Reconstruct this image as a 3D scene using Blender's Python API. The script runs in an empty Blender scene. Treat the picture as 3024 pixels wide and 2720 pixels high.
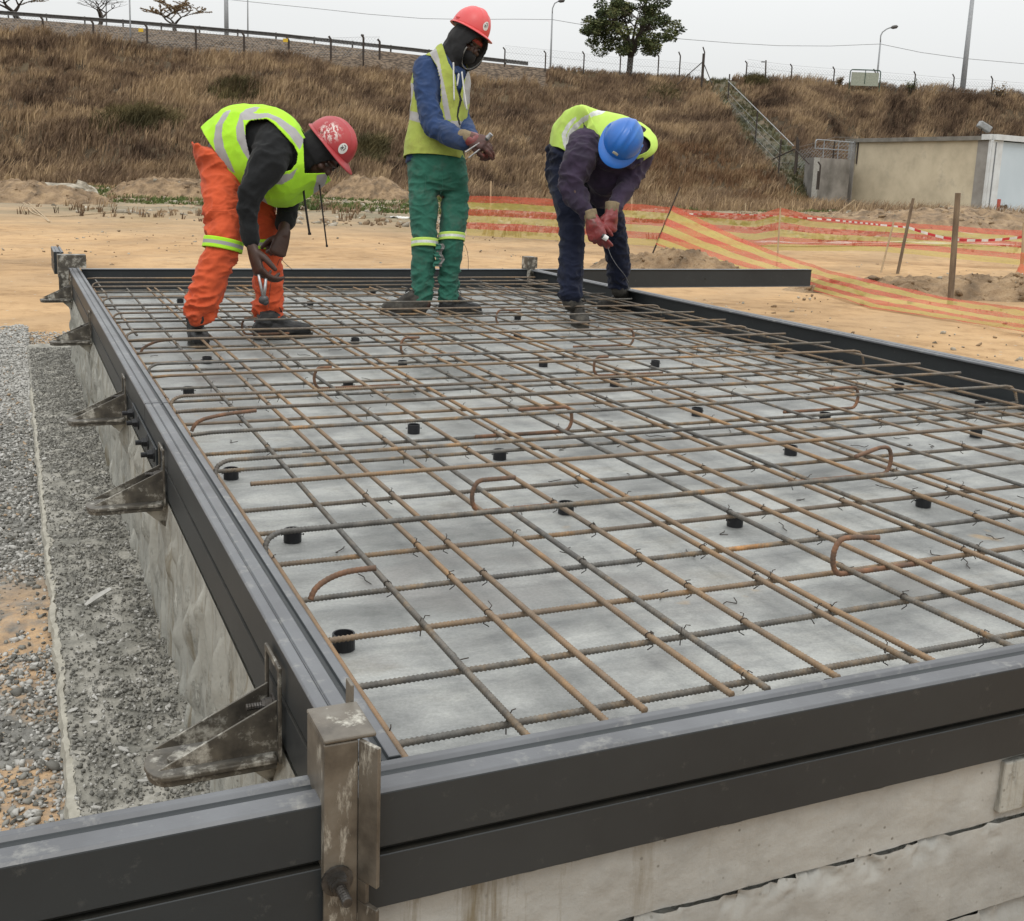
import bpy, bmesh, math, random
import numpy as np
from mathutils import Vector, Matrix, noise
random.seed(7); rng = np.random.default_rng(11)
S = bpy.context.scene
COL = S.collection
R_ = math.radians

# ---------------- camera ----------------
F0, PX0, PY0, CAMH = 3290.6, 1512.0, 1193.25, 0.80
PIT, ROL, YAW = 0.198714585, 0.0361058, 0.42287166
CP = Vector((0, 0, CAMH))
FW = Vector((math.sin(YAW)*math.cos(PIT), math.cos(YAW)*math.cos(PIT), -math.sin(PIT)))
_r0 = Vector((math.cos(YAW), -math.sin(YAW), 0)); _u0 = _r0.cross(FW)
RT = math.cos(ROL)*_r0 + math.sin(ROL)*_u0
UP = -math.sin(ROL)*_r0 + math.cos(ROL)*_u0
cam_d = bpy.data.cameras.new("camera"); cam = bpy.data.objects.new("camera", cam_d); COL.objects.link(cam)
cam.matrix_world = Matrix.Translation(CP) @ Matrix((RT, UP, -FW)).transposed().to_4x4()
cam_d.sensor_width = 36.0; cam_d.sensor_fit = 'HORIZONTAL'
cam_d.lens = F0/3024*36.0; cam_d.shift_y = -(1360-PY0)/3024.0
cam_d.clip_start = 0.02; cam_d.clip_end = 5000
S.camera = cam

# ---------------- sky, sun, exposure ----------------
W = bpy.data.worlds.new("World"); S.world = W; W.use_nodes = True
nt = W.node_tree; nt.nodes.clear()
wo = nt.nodes.new('ShaderNodeOutputWorld'); bg = nt.nodes.new('ShaderNodeBackground')
sky = nt.nodes.new('ShaderNodeTexSky'); sky.sky_type = 'NISHITA'; sky.sun_disc = False
sky.sun_elevation = R_(58); sky.sun_rotation = R_(200); sky.dust_density = 4; sky.air_density = 1.5
geo = nt.nodes.new('ShaderNodeTexCoord'); sep = nt.nodes.new('ShaderNodeSeparateXYZ')
nt.links.new(geo.outputs['Generated'], sep.inputs[0])
mr = nt.nodes.new('ShaderNodeMapRange'); mr.inputs[1].default_value = 0.0; mr.inputs[2].default_value = 1.0
mr.inputs[3].default_value = 7.25; mr.inputs[4].default_value = 22.0
nt.links.new(sep.outputs[2], mr.inputs[0])
nz = nt.nodes.new('ShaderNodeTexNoise'); nz.inputs['Scale'].default_value = 2.2; nz.inputs['Detail'].default_value = 4
nt.links.new(geo.outputs['Generated'], nz.inputs['Vector'])
nr = nt.nodes.new('ShaderNodeMapRange'); nr.inputs[3].default_value = .92; nr.inputs[4].default_value = 1.07
nt.links.new(nz.outputs[0], nr.inputs[0])
mm = nt.nodes.new('ShaderNodeMath'); mm.operation = 'MULTIPLY'
nt.links.new(mr.outputs[0], mm.inputs[0]); nt.links.new(nr.outputs[0], mm.inputs[1])
cl = nt.nodes.new('ShaderNodeVectorMath'); cl.operation = 'SCALE'; cl.inputs[0].default_value = (0.985, 1.0, 1.0)
nt.links.new(mm.outputs[0], cl.inputs['Scale'])
mx = nt.nodes.new('ShaderNodeMix'); mx.data_type = 'RGBA'; mx.inputs[0].default_value = 0.95   # a closed cloud layer over the clear sky
nt.links.new(sky.outputs[0], mx.inputs[6]); nt.links.new(cl.outputs[0], mx.inputs[7])
nt.links.new(mx.outputs[2], bg.inputs[0]); bg.inputs[1].default_value = 0.10
nt.links.new(bg.outputs[0], wo.inputs[0])
sd = bpy.data.lights.new("sun", 'SUN'); sun = bpy.data.objects.new("sun", sd); COL.objects.link(sun)
sd.energy = 0.9; sd.angle = R_(22); sd.color = (1.0, 0.97, 0.92)
# light comes from behind-right of the camera, high
_sa, _se = R_(200), R_(58)
sdir = Vector((math.sin(_sa)*math.cos(_se), math.cos(_sa)*math.cos(_se), math.sin(_se)))
sun.rotation_euler = sdir.to_track_quat('Z', 'Y').to_euler()
S.view_settings.view_transform = 'Standard'; S.view_settings.look = 'None'
S.view_settings.exposure = 0.0; S.view_settings.gamma = 1.0; S.view_settings.use_curve_mapping = False

# ---------------- helpers ----------------
def ray(x, y): return FW + RT*((x-PX0)/F0) - UP*((y-PY0)/F0)
def on_z(x, y, z): d = ray(x, y); return CP + d*((z-CAMH)/d.z)
def at_w(x, y, w): return CP + ray(x, y)*w
def at_Y(x, y, Y): d = ray(x, y); return CP + d*(Y/d.y)

def tag(o, label=None, cat=None, group=None, kind=None):
    if label: o['label'] = label
    if cat: o['category'] = cat
    if group: o['group'] = group
    if kind: o['kind'] = kind
    return o
def empty(name, loc=(0, 0, 0), rz=0):
    o = bpy.data.objects.new(name, None); COL.objects.link(o); o.location = loc; o.rotation_euler = (0, 0, rz)
    o.empty_display_size = .1
    return o
def link(name, me, parent=None, loc=None):
    o = bpy.data.objects.new(name, me); COL.objects.link(o)
    if parent: o.parent = parent
    if loc is not None: o.location = loc
    return o
def copy_tree(o, parent=None):
    c = o.copy(); COL.objects.link(c)
    if parent: c.parent = parent
    for ch in list(o.children): copy_tree(ch, c)
    return c
def mk(name, v, f, mats, parent=None, smooth=False, mi=None, loc=None, bevel=0, seg=2):
    me = bpy.data.meshes.new(name); me.from_pydata([tuple(p) for p in v], [], [tuple(q) for q in f])
    if not isinstance(mats, (list, tuple)): mats = [mats]
    for m in mats: me.materials.append(m)
    if mi is not None: me.polygons.foreach_set('material_index', np.array(mi, dtype=np.int32))
    if smooth: me.polygons.foreach_set('use_smooth', np.ones(len(me.polygons), dtype=bool))
    me.update(); o = link(name, me, parent, loc)
    if bevel:
        b = o.modifiers.new('bevel', 'BEVEL'); b.width = bevel; b.segments = seg; b.limit_method = 'ANGLE'; b.angle_limit = R_(35)
        b.harden_normals = False
    return o
def fast_mesh(name, V, Fq, mats, mi=None, smooth=False, attr=None, parent=None):
    """V (n,3), Fq (m,k) arrays of equal-sided faces"""
    me = bpy.data.meshes.new(name); n, m, k = len(V), len(Fq), Fq.shape[1]
    me.vertices.add(n); me.vertices.foreach_set('co', V.astype(np.float32).ravel())
    me.loops.add(m*k); me.loops.foreach_set('vertex_index', Fq.astype(np.int32).ravel())
    me.polygons.add(m); me.polygons.foreach_set('loop_start', np.arange(0, m*k, k, dtype=np.int32))
    me.polygons.foreach_set('loop_total', np.full(m, k, dtype=np.int32))
    if not isinstance(mats, (list, tuple)): mats = [mats]
    for q in mats: me.materials.append(q)
    if mi is not None: me.polygons.foreach_set('material_index', mi.astype(np.int32))
    if smooth: me.polygons.foreach_set('use_smooth', np.ones(m, dtype=bool))
    if attr is not None:
        a = me.attributes.new('tint', 'FLOAT', 'POINT'); a.data.foreach_set('value', attr.astype(np.float32))
    me.update(calc_edges=True); me.validate()
    return link(name, me, parent)

class MB:
    """collects shapes into one mesh"""
    def __init__(s): s.v = []; s.f = []; s.m = []
    def add(s, v, f, m=0):
        n = len(s.v); s.v += [tuple(p) for p in v]; s.f += [tuple(i+n for i in q) for q in f]; s.m += [m]*len(f); return s
    def box(s, a, b, m=0, M=None):
        x0, y0, z0 = a; x1, y1, z1 = b
        v = [Vector(p) for p in ((x0,y0,z0),(x1,y0,z0),(x1,y1,z0),(x0,y1,z0),(x0,y0,z1),(x1,y0,z1),(x1,y1,z1),(x0,y1,z1))]
        if M: v = [M @ p for p in v]
        return s.add(v, [(0,3,2,1),(4,5,6,7),(0,1,5,4),(1,2,6,5),(2,3,7,6),(3,0,4,7)], m)
    def prism(s, poly, ax, c0, c1, m=0, M=None):
        """poly in the plane perpendicular to axis ax"""
        n = len(poly); v = []
        for c in (c0, c1):
            for (a, b) in poly:
                p = {'x': (c, a, b), 'y': (a, c, b), 'z': (a, b, c)}[ax]; p = Vector(p)
                v.append(M @ p if M else p)
        f = [tuple(range(n))[::-1], tuple(range(n, 2*n))] + [(i, (i+1) % n, n+(i+1) % n, n+i) for i in range(n)]
        return s.add(v, f, m)
    def cyl(s, p0, p1, r0, r1=None, n=12, m=0, caps=True):
        r1 = r0 if r1 is None else r1
        p0 = Vector(p0); p1 = Vector(p1); d = (p1-p0).normalized()
        a = d.orthogonal().normalized(); b = d.cross(a)
        v = [p0+(a*math.cos(t)+b*math.sin(t))*r0 for t in [2*math.pi*i/n for i in range(n)]]
        v += [p1+(a*math.cos(t)+b*math.sin(t))*r1 for t in [2*math.pi*i/n for i in range(n)]]
        f = [(i, (i+1) % n, n+(i+1) % n, n+i) for i in range(n)]
        if caps: f += [tuple(range(n))[::-1], tuple(range(n, 2*n))]
        return s.add(v, f, m)
    def tube(s, pts, r, n=8, m=0, caps=True):
        v, f = tube(pts, r, n, caps); return s.add(v, f, m)
    def build(s, name, mats, parent=None, smooth=False, bevel=0, loc=None, seg=2):
        return mk(name, s.v, s.f, mats, parent, smooth, s.m, loc, bevel, seg)

def frames(pts):
    pts = [Vector(p) for p in pts]; n = len(pts); T = []
    for i in range(n):
        d = pts[min(i+1, n-1)] - pts[max(i-1, 0)]; T.append(d.normalized() if d.length > 1e-9 else Vector((0, 0, 1)))
    a = T[0].orthogonal().normalized(); out = []
    for t in T:
        a = (a - t*a.dot(t)); a = a.normalized() if a.length > 1e-6 else t.orthogonal().normalized()
        out.append((t, a, t.cross(a)))
    return pts, out
def tube(pts, r, n=8, caps=True):
    pts, fr = frames(pts); v = []; f = []
    for i, (p, (t, a, b)) in enumerate(zip(pts, fr)):
        ri = r[i] if isinstance(r, (list, tuple, np.ndarray)) else r
        for k in range(n):
            q = 2*math.pi*k/n; v.append(p + (a*math.cos(q)+b*math.sin(q))*ri)
    for i in range(len(pts)-1):
        for k in range(n):
            f.append((i*n+k, i*n+(k+1) % n, (i+1)*n+(k+1) % n, (i+1)*n+k))
    if caps: f += [tuple(range(n))[::-1], tuple(range((len(pts)-1)*n, len(pts)*n))]
    return v, f
def smooth_path(pts, step):
    """catmull-rom resample"""
    pts = [Vector(p) for p in pts]; out = []
    P = [pts[0]*2-pts[1]] + pts + [pts[-1]*2-pts[-2]]
    for i in range(1, len(P)-2):
        a, b, c, d = P[i-1:i+3]; n = max(1, int((c-b).length/step))
        for k in range(n):
            t = k/n; out.append(0.5*((2*b)+(c-a)*t+(2*a-5*b+4*c-d)*t*t+(3*b-a-3*c+d)*t**3))
    out.append(pts[-1]); return out

# ---------------- procedural materials ----------------
def ramp(nt, fac, stops):
    r = nt.nodes.new('ShaderNodeValToRGB'); e = r.color_ramp.elements
    while len(e) < len(stops): e.new(0.5)
    for i, (p, c) in enumerate(stops):
        e[i].position = p; e[i].color = (c[0], c[1], c[2], 1) if not isinstance(c, float) else (c, c, c, 1)
    nt.links.new(fac, r.inputs[0]); return r.outputs[0]
def noise_n(nt, vec, scale, detail=6, rough=.6, dist=0):
    n = nt.nodes.new('ShaderNodeTexNoise'); n.inputs['Scale'].default_value = scale; n.inputs['Detail'].default_value = detail
    n.inputs['Roughness'].default_value = rough; n.inputs['Distortion'].default_value = dist
    nt.links.new(vec, n.inputs['Vector']); return n.outputs[0]
def mixc(nt, fac, a, b, mode='MIX'):
    m = nt.nodes.new('ShaderNodeMix'); m.data_type = 'RGBA'; m.blend_type = mode
    for i, q in ((0, fac), (6, a), (7, b)):
        if isinstance(q, (int, float)): m.inputs[i].default_value = q
        elif isinstance(q, (tuple, list)): m.inputs[i].default_value = (q[0], q[1], q[2], 1)
        else: nt.links.new(q, m.inputs[i])
    return m.outputs[2]
def mapping(nt, vec, sc=(1, 1, 1), rot=(0, 0, 0)):
    m = nt.nodes.new('ShaderNodeMapping'); m.inputs['Scale'].default_value = sc; m.inputs['Rotation'].default_value = rot
    nt.links.new(vec, m.inputs[0]); return m.outputs[0]
def bump(nt, h, st, dist, base=None):
    b = nt.nodes.new('ShaderNodeBump'); b.inputs['Strength'].default_value = st; b.inputs['Distance'].default_value = dist
    nt.links.new(h, b.inputs['Height'])
    if base: nt.links.new(base, b.inputs['Normal'])
    return b.outputs[0]
def new_mat(name, rough=.8, spec=.3, metal=0):
    m = bpy.data.materials.new(name); m.use_nodes = True; nt = m.node_tree
    b = nt.nodes['Principled BSDF']; b.inputs['Roughness'].default_value = rough
    b.inputs['Specular IOR Level'].default_value = spec; b.inputs['Metallic'].default_value = metal
    tc = nt.nodes.new('ShaderNodeTexCoord'); return m, nt, b, tc.outputs['Object']
def mat(name, c1, c2=None, scale=8, rough=.8, spec=.3, metal=0, bmp=.2, bscale=60, bdist=.003, c3=None, lo=.35, hi=.65, detail=6, stretch=None, dirt=None, dscale=3, dlo=.52, dhi=.7):
    m, nt, b, vec = new_mat(name, rough, spec, metal)
    if stretch: vec = mapping(nt, vec, stretch)
    c2 = c2 or tuple(x*.75 for x in c1)
    st = [(lo, c2), (hi, c1)] if not c3 else [(lo, c2), ((lo+hi)/2, c1), (hi, c3)]
    col = ramp(nt, noise_n(nt, vec, scale, detail), st)
    if dirt:
        f = ramp(nt, noise_n(nt, vec, dscale, 8, .7), [(dlo, 0.0), (dhi, 1.0)])
        col = mixc(nt, f, col, dirt)
    nt.links.new(col, b.inputs['Base Color'])
    if bmp: nt.links.new(bump(nt, noise_n(nt, vec, bscale, 5), bmp, bdist), b.inputs['Normal'])
    return m

MAT = {}
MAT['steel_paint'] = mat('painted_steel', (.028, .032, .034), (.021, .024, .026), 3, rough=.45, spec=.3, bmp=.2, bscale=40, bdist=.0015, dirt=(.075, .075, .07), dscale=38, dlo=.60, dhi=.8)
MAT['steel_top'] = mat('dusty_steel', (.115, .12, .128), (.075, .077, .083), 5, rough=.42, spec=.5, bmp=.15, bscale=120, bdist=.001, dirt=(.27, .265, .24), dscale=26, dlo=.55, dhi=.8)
MAT['steel_raw'] = mat('cement_stained_steel', (.13, .115, .09), (.045, .04, .033), 22, rough=.5, spec=.5, metal=.25, bmp=.3, bscale=60, bdist=.002, dirt=(.50, .48, .42), dscale=19, dlo=.50, dhi=.64)
def clamp_mat():
    m, nt, b, vec = new_mat('weathered_clamp_steel', .42, .5, .2)
    c = ramp(nt, noise_n(nt, vec, 16, 6), [(.35, (.055, .046, .036)), (.55, (.125, .108, .085)), (.75, (.17, .155, .13))])
    f = ramp(nt, noise_n(nt, mapping(nt, vec, (1, 1, .32)), 30, 7, .7), [(.56, 0.0), (.66, .9)]); c = mixc(nt, f, c, (.46, .44, .38)); nt.links.new(c, b.inputs['Base Color'])
    nt.links.new(bump(nt, f, .4, .0015, bump(nt, noise_n(nt, vec, 60, 5), .25, .001)), b.inputs['Normal']); return m
MAT['clamp'] = clamp_mat()
MAT['dark_gap'] = mat('dark_gap_steel', (.02, .018, .014), (.01, .01, .008), 20, rough=.6)  # darker steel colour for the beam slots and the web hole disc
MAT['bolt'] = mat('bolt_steel', (.09, .085, .08), (.04, .035, .03), 60, rough=.45, metal=.6)
MAT['plastic'] = mat('black_plastic', (.012, .013, .015), (.02, .02, .022), 30, rough=.45)
def slab_mat():
    m, nt, b, vec = new_mat('slab_concrete', .62, .35)
    n1 = noise_n(nt, mapping(nt, vec, (1.0, 1.7, 1)), 2.0, 9, .66, .3)
    c = ramp(nt, n1, [(.34, (.165, .17, .163)), (.46, (.25, .255, .245)), (.56, (.345, .35, .332)), (.66, (.28, .273, .245))])
    n2 = ramp(nt, noise_n(nt, mapping(nt, vec, (1, 2.2, 1)), 7, 9, .75, .3), [(.40, (.66, .67, .69)), (.58, (1, 1, 1))])
    c = mixc(nt, .55, c, n2, 'MULTIPLY')
    n3 = ramp(nt, noise_n(nt, vec, 1.6, 7, .65, 1), [(.54, 0.0), (.66, 1.0)])
    c = mixc(nt, n3, c, mixc(nt, .7, c, (.22, .215, .205)))
    n4 = ramp(nt, noise_n(nt, vec, 5.5, 3, .5, .2), [(.70, 0.0), (.76, 1.0)])
    c = mixc(nt, n4, c, (.36, .27, .17))
    nt.links.new(c, b.inputs['Base Color'])
    rr = ramp(nt, n1, [(.4, .42), (.6, .72)]); nt.links.new(rr, b.inputs['Roughness'])
    n5 = ramp(nt, noise_n(nt, vec, 150, 4, .8), [(.38, (.80, .80, .80)), (.62, (1.08, 1.08, 1.08))]); c = mixc(nt, .7, c, n5, 'MULTIPLY'); nt.links.new(c, b.inputs['Base Color'])
    nt.links.new(bump(nt, noise_n(nt, vec, 70, 8, .75), .45, .003), b.inputs['Normal'])
    return m
MAT['slab'] = slab_mat()
def wall_mat(name, base, ribs=True):
    m, nt, b, vec = new_mat(name, .85, .25)
    n1 = noise_n(nt, vec, 6, 8, .7)
    c = ramp(nt, n1, [(.3, tuple(x*.78 for x in base)), (.55, base), (.75, tuple(min(1, x*1.15) for x in base))])
    # rusty water streaks running down the face
    st = ramp(nt, noise_n(nt, mapping(nt, vec, (26, 26, 1.6)), 1.0, 6, .7), [(.53, 0.0), (.66, .85)])
    if not ribs:   # on the front the drips run below the near end of the form only
        sx = nt.nodes.new('ShaderNodeSeparateXYZ'); nt.links.new(vec, sx.inputs[0]); mq = nt.nodes.new('ShaderNodeMapRange'); mq.inputs[1].default_value = .50; mq.inputs[2].default_value = .82; mq.inputs[3].default_value = 1.15; mq.inputs[4].default_value = .12; nt.links.new(sx.outputs[0], mq.inputs[0])
        mu = nt.nodes.new('ShaderNodeMath'); mu.operation = 'MULTIPLY'; mu.use_clamp = True; nt.links.new(st, mu.inputs[0]); nt.links.new(mq.outputs[0], mu.inputs[1]); st = mu.outputs[0]
    c = mixc(nt, st, c, (.17, .145, .10))
    vo = nt.nodes.new('ShaderNodeTexVoronoi'); vo.inputs['Scale'].default_value = 55; nt.links.new(vec, vo.inputs['Vector'])
    pit = ramp(nt, vo.outputs['Distance'], [(.08, 1.0), (.16, 0.0)])
    pm = ramp(nt, noise_n(nt, vec, 9, 3), [(.5, 0.0), (.6, 1.0)])
    pp = nt.nodes.new('ShaderNodeMath'); pp.operation = 'MULTIPLY'; nt.links.new(pit, pp.inputs[0]); nt.links.new(pm, pp.inputs[1])
    c = mixc(nt, pp.outputs[0], c, (.16, .15, .13))
    nt.links.new(c, b.inputs['Base Color'])
    if ribs:
        rib = ramp(nt, noise_n(nt, mapping(nt, vec, (30, 30, 9)), 1.0, 7, .8), [(.55, 0.0), (.64, 1.0)]); c = mixc(nt, rib, c, tuple(min(1, x*1.22) for x in base)); sh = ramp(nt, noise_n(nt, mapping(nt, vec, (44, 44, 12), (.2, 0, 0)), 1.0, 6, .8), [(.62, 0.0), (.68, .8)]); c = mixc(nt, sh, c, tuple(x*.45 for x in base)); nt.links.new(c, b.inputs['Base Color'])  # relief also painted in: ribs lighter, flecks darker, as if lit and shaded
        nb = bump(nt, rib, .6, .008, bump(nt, noise_n(nt, vec, 26, 8, .7), .6, .007))
    else: nb = bump(nt, noise_n(nt, vec, 26, 8, .7), .55, .006)
    nt.links.new(nb, b.inputs['Normal']); return m
MAT['wall'] = wall_mat('cast_concrete', (.33, .325, .29))
def ridge_mat():
    m = wall_mat('board_marked_concrete', (.325, .32, .295), False); nt = m.node_tree; b = nt.nodes['Principled BSDF']
    return m
MAT['wall2'] = ridge_mat()
def rebar_mat(name='rebar_steel', warm=0):
    m, nt, b, vec = new_mat(name, .62, .4, .15)
    oi = nt.nodes.new('ShaderNodeObjectInfo')
    ad = nt.nodes.new('ShaderNodeVectorMath'); ad.operation = 'ADD'
    sc = nt.nodes.new('ShaderNodeVectorMath'); sc.operation = 'SCALE'; sc.inputs[0].default_value = (7, 13, 5); nt.links.new(oi.outputs['Random'], sc.inputs['Scale'])
    nt.links.new(vec, ad.inputs[0]); nt.links.new(sc.outputs[0], ad.inputs[1]); v = ad.outputs[0]
    n1 = noise_n(nt, v, 3.2, 7, .75)
    c = ramp(nt, n1, [(.42, (.105, .102, .095)), (.53, (.135, .12, .100)), (.61, (.20, .145, .09)), (.69, (.38, .20, .08))])
    n2 = ramp(nt, noise_n(nt, v, 45, 4, .7), [(.40, (.62, .6, .58)), (.6, (1.1, 1.08, 1.05))])
    c = mixc(nt, .8, c, n2, 'MULTIPLY')
    # some bars carry more rust than others
    rf = ramp(nt, oi.outputs['Random'], [(.6, 0.0), (1.0, .5)])
    c = mixc(nt, rf, c, mixc(nt, n1, (.11, .085, .065), (.34, .20, .09)))
    if warm: c = mixc(nt, warm, c, mixc(nt, ramp(nt, noise_n(nt, v, 1.8, 7, .8), [(.35, 0.0), (.62, 1.0)]), (.14, .108, .076), (.36, .205, .088)))
    nt.links.new(c, b.inputs['Base Color'])
    nt.links.new(bump(nt, noise_n(nt, v, 220, 3), .4, .001), b.inputs['Normal']); return m
MAT['rebar'] = rebar_mat(); MAT['rebar_warm'] = rebar_mat('rusting_rebar_steel', .48)
MAT['rust'] = mat('rusty_bar', (.14, .080, .050), (.085, .062, .048), 25, rough=.75, c3=(.22, .11, .06))
MAT['wire'] = mat('black_tie_wire', (.03, .027, .024), (.05, .035, .025), 40, rough=.5, metal=.4)

# ================= the concrete base and its steel forms =================
X0, X1, Y0, Y1 = .318, 3.56, 1.072, 7.60      # pedestal
def slab_base():
    root = empty('cast_pedestal', (0, 0, 0))
    tag(root, 'raised cast concrete base with board-marked sides carrying the reinforcing mesh', 'pedestal')
    # top slab sheet (subdivided a little, with shallow unevenness)
    nx, ny = 60, 120; v = []; f = []
    for j in range(ny+1):
        for i in range(nx+1):
            x = X0+.004+(X1-X0-.008)*i/nx; y = Y0+.004+(Y1-Y0-.008)*j/ny
            v.append((x, y, .0015*noise.noise(Vector((x*2, y*2, 0)))-.001))
    for j in range(ny):
        for i in range(nx): a = j*(nx+1)+i; f.append((a, a+1, a+nx+2, a+nx+1))
    mk('top_surface', v, f, MAT['slab'], root, smooth=True)
    # core below
    MB().box((X0+.004, Y0+.004, -.62), (X1-.004, Y1-.004, -.006)).build('core', MAT['wall'], root)
    # front side: three courses of board marked concrete with chipped top edges
    def course(z0, z1, out, chip, axis, seed, amp=.003):
        n = 520 if axis == 'x' else 900; m = 40
        a0, a1 = (X0-.003, X1+.003) if axis == 'x' else (Y0-.003, Y1)
        v = []; f = []
        for j in range(m+1):
            t = j/m; z = z0+(z1-z0)*t
            for i in range(n+1):
                a = a0+(a1-a0)*i/n
                e = amp*noise.fractal(Vector((a*14, z*14, seed)), 1, 2, 4)
                if chip and t > .70:
                    k = noise.fractal(Vector((a*26, z*14, seed+5)), .7, 2, 5)
                    e -= chip*max(0, (t-.70)/.30)**1.3*(.15+1.3*max(0, k+.1))
                if axis == 'y':
                    # vertical ribs of leaked grout on the long side
                    k = noise.noise(Vector((a*9, z*1.6, seed))); k2 = noise.noise(Vector((a*23, z*3, seed+3)))
                    k3 = noise.noise(Vector((a*38, z*9, seed+7))); e += .007*max(0, k-.22)*3 + .020*max(0, k2-.28)*2+.020*max(0, k3-.24)*2-.016*max(0, -k3-.35)
                if axis == 'y': e *= min(1, max(0, (-.014-z)/.05))
                d = out+e
                v.append((a, Y0-d, z) if axis == 'x' else (X0-d, a, z))
        for j in range(m):
            for i in range(n):
                q = j*(n+1)+i; q4 = (q, q+1, q+n+2, q+n+1)
                f.append(q4 if axis == 'x' else q4[::-1])
        return v, f
    for k, (z0, z1, out, chip) in enumerate(((-.104, -.004, .006, 0), (-.243, -.1065, .013, .020), (-.62, -.2455, .019, .022))):
        v, f = course(z0, z1, out, chip, 'x', 3.1*k)
        mk('side_course', v, f, MAT['wall2'], root, smooth=True)
    v, f = course(-.47, -.004, .003, 0, 'y', 9.7, .003)
    mk('long_side', v, f, MAT['wall'], root, smooth=True)
    # dark steel edge plate let into the front wall at the right
    b = MB().box((1.283, Y0-.016, -.088), (1.40, Y0-.003, -.006)); b.build('edge_block', MAT['wall'], root, bevel=.003)
    return root
slab_base()

def form_profile(w, h, z0, narrow=True):
    """outline (across, z) of the form section, across 0 = outer face"""
    z1 = z0+h; g0, g1 = z0+.064, z0+.074
    if not narrow: return [(0, z0), (0, g0), (.004, g0+.001), (.012, g0+.001), (.012, g1-.001), (.004, g1-.001), (0, g1), (0, z1-.004), (.004, z1),
            (w*.20, z1-.0002), (w*.205, z1-.0003), (w*.40, z1-.0003), (w*.43, z1-.0004), (w*.46, z1-.0005), (w*.54, z1-.006), (w*.73, z1-.006), (w*.80, z1-.001),
            (w-.003, z1-.001), (w, z1-.004), (w, z1-.010), (w*.62, z1-.014), (w*.62, z0+.012), (w, z0+.008), (w, z0)]
    return [(0, z0), (0, g0), (.004, g0+.001), (.012, g0+.001), (.012, g1-.001), (.004, g1-.001), (0, g1), (0, z1-.003), (.003, z1),
            (w*.25, z1), (w*.265, z1-.003), (w*.30, z1-.003), (w*.315, z1), (w*.60, z1), (w*.64, z1-.006), (w*.73, z1-.006), (w*.77, z1-.001),
            (w-.003, z1-.001), (w, z1-.004), (w, z1-.010), (w*.62, z1-.014), (w*.62, z0+.012), (w, z0+.008), (w, z0)]
def form_beam(name, label, ax, a0, a1, outer, inner, zt=.15, group='steel form beams around the base', narrow=True):
    """outer/inner are coordinates of the outer and inner face across the beam"""
    w = abs(inner-outer); sg = 1 if inner > outer else -1
    pr = form_profile(w, .142, zt-.142, narrow)
    P = [(outer+sg*a, z) for a, z in pr]
    n = len(P); v = []; f = []; mi = []
    L = abs(a1-a0); ns = max(2, int(L/.25))
    for s in range(ns+1):
        c = a0+(a1-a0)*s/ns
        for (a, z) in P: v.append((c, a, z) if ax == 'x' else (a, c, z))
    for s in range(ns):
        for i in range(n):
            j = (i+1) % n; q = (s*n+i, s*n+j, (s+1)*n+j, (s+1)*n+i)
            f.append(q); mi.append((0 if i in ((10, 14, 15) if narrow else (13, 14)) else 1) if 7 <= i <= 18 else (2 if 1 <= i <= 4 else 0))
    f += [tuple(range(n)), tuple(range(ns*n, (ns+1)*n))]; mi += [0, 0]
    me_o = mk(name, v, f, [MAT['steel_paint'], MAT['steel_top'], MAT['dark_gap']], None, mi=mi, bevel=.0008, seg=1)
    bm = bmesh.new(); bm.from_mesh(me_o.data); bmesh.ops.recalc_face_normals(bm, faces=bm.faces); bm.to_mesh(me_o.data); bm.free()
    return tag(me_o, label, 'form beam', group)
form_beam('steel_form_beam', 'near grey steel form beam crossing the whole foreground with a dark slot', 'x', -2.2, 5.2, 1.049, 1.113, narrow=False)
form_beam('steel_form_beam', 'grey steel form beam on the left, near length up to the bolted joint', 'y', 1.116, 3.20, .314, .380)
form_beam('steel_form_beam', 'grey steel form beam on the left, far length beyond the bolted joint', 'y', 3.206, 8.02, .314, .380)
fb = form_beam('steel_form_beam', 'dark steel form beam along the right side of the mesh', 'y', 1.116, 7.532, 3.572, 3.505)
# far beam with its flanged free end sticking out to the right
def far_beam():
    P = [(7.612, .150), (7.612, .141), (7.562, .138), (7.562, .020), (7.612, .016), (7.612, .008), (7.540, .008), (7.540, .013), (7.546, .017), (7.546, .141), (7.540, .145), (7.540, .150)]
    m = MB()
    n = len(P); v = []; f = []; mi = []
    xs = [.386+(6.10-.386)*i/24 for i in range(25)]
    for x in xs:
        for a, z in P: v.append((x, a, z))
    for s in range(24):
        for i in range(n):
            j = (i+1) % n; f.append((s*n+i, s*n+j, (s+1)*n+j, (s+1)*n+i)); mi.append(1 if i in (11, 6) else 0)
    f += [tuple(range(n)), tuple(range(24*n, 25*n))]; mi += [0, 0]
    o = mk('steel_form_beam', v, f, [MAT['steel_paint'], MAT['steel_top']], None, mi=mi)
    bm = bmesh.new(); bm.from_mesh(o.data); bmesh.ops.recalc_face_normals(bm, faces=bm.faces); bm.to_mesh(o.data); bm.free()
    mk('web_hole', *(lambda q: (q.v, q.f))(MB().cyl((5.05, 7.5455, .075), (5.05, 7.5475, .075), .008)), MAT['dark_gap'], o)
    tag(o, 'far steel form beam behind the workers with its free end sticking out to the right', 'form beam', 'steel form beams around the base')
far_beam()

def nut_bolt(m, p, d, r=.011, L=.035, mi=0):
    p = Vector(p); d = Vector(d).normalized()
    m.cyl(p, p+d*.003, r*1.5, n=16, m=mi); m.cyl(p+d*.003, p+d*.012, r, n=6, m=mi); m.cyl(p+d*.012, p+d*.017, r*.85, n=6, m=mi)
    m.tube([p+d*(.012+L*t/14) for t in range(15)], [r*.52 if i % 2 else r*.46 for i in range(15)], 10, m=mi)

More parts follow.
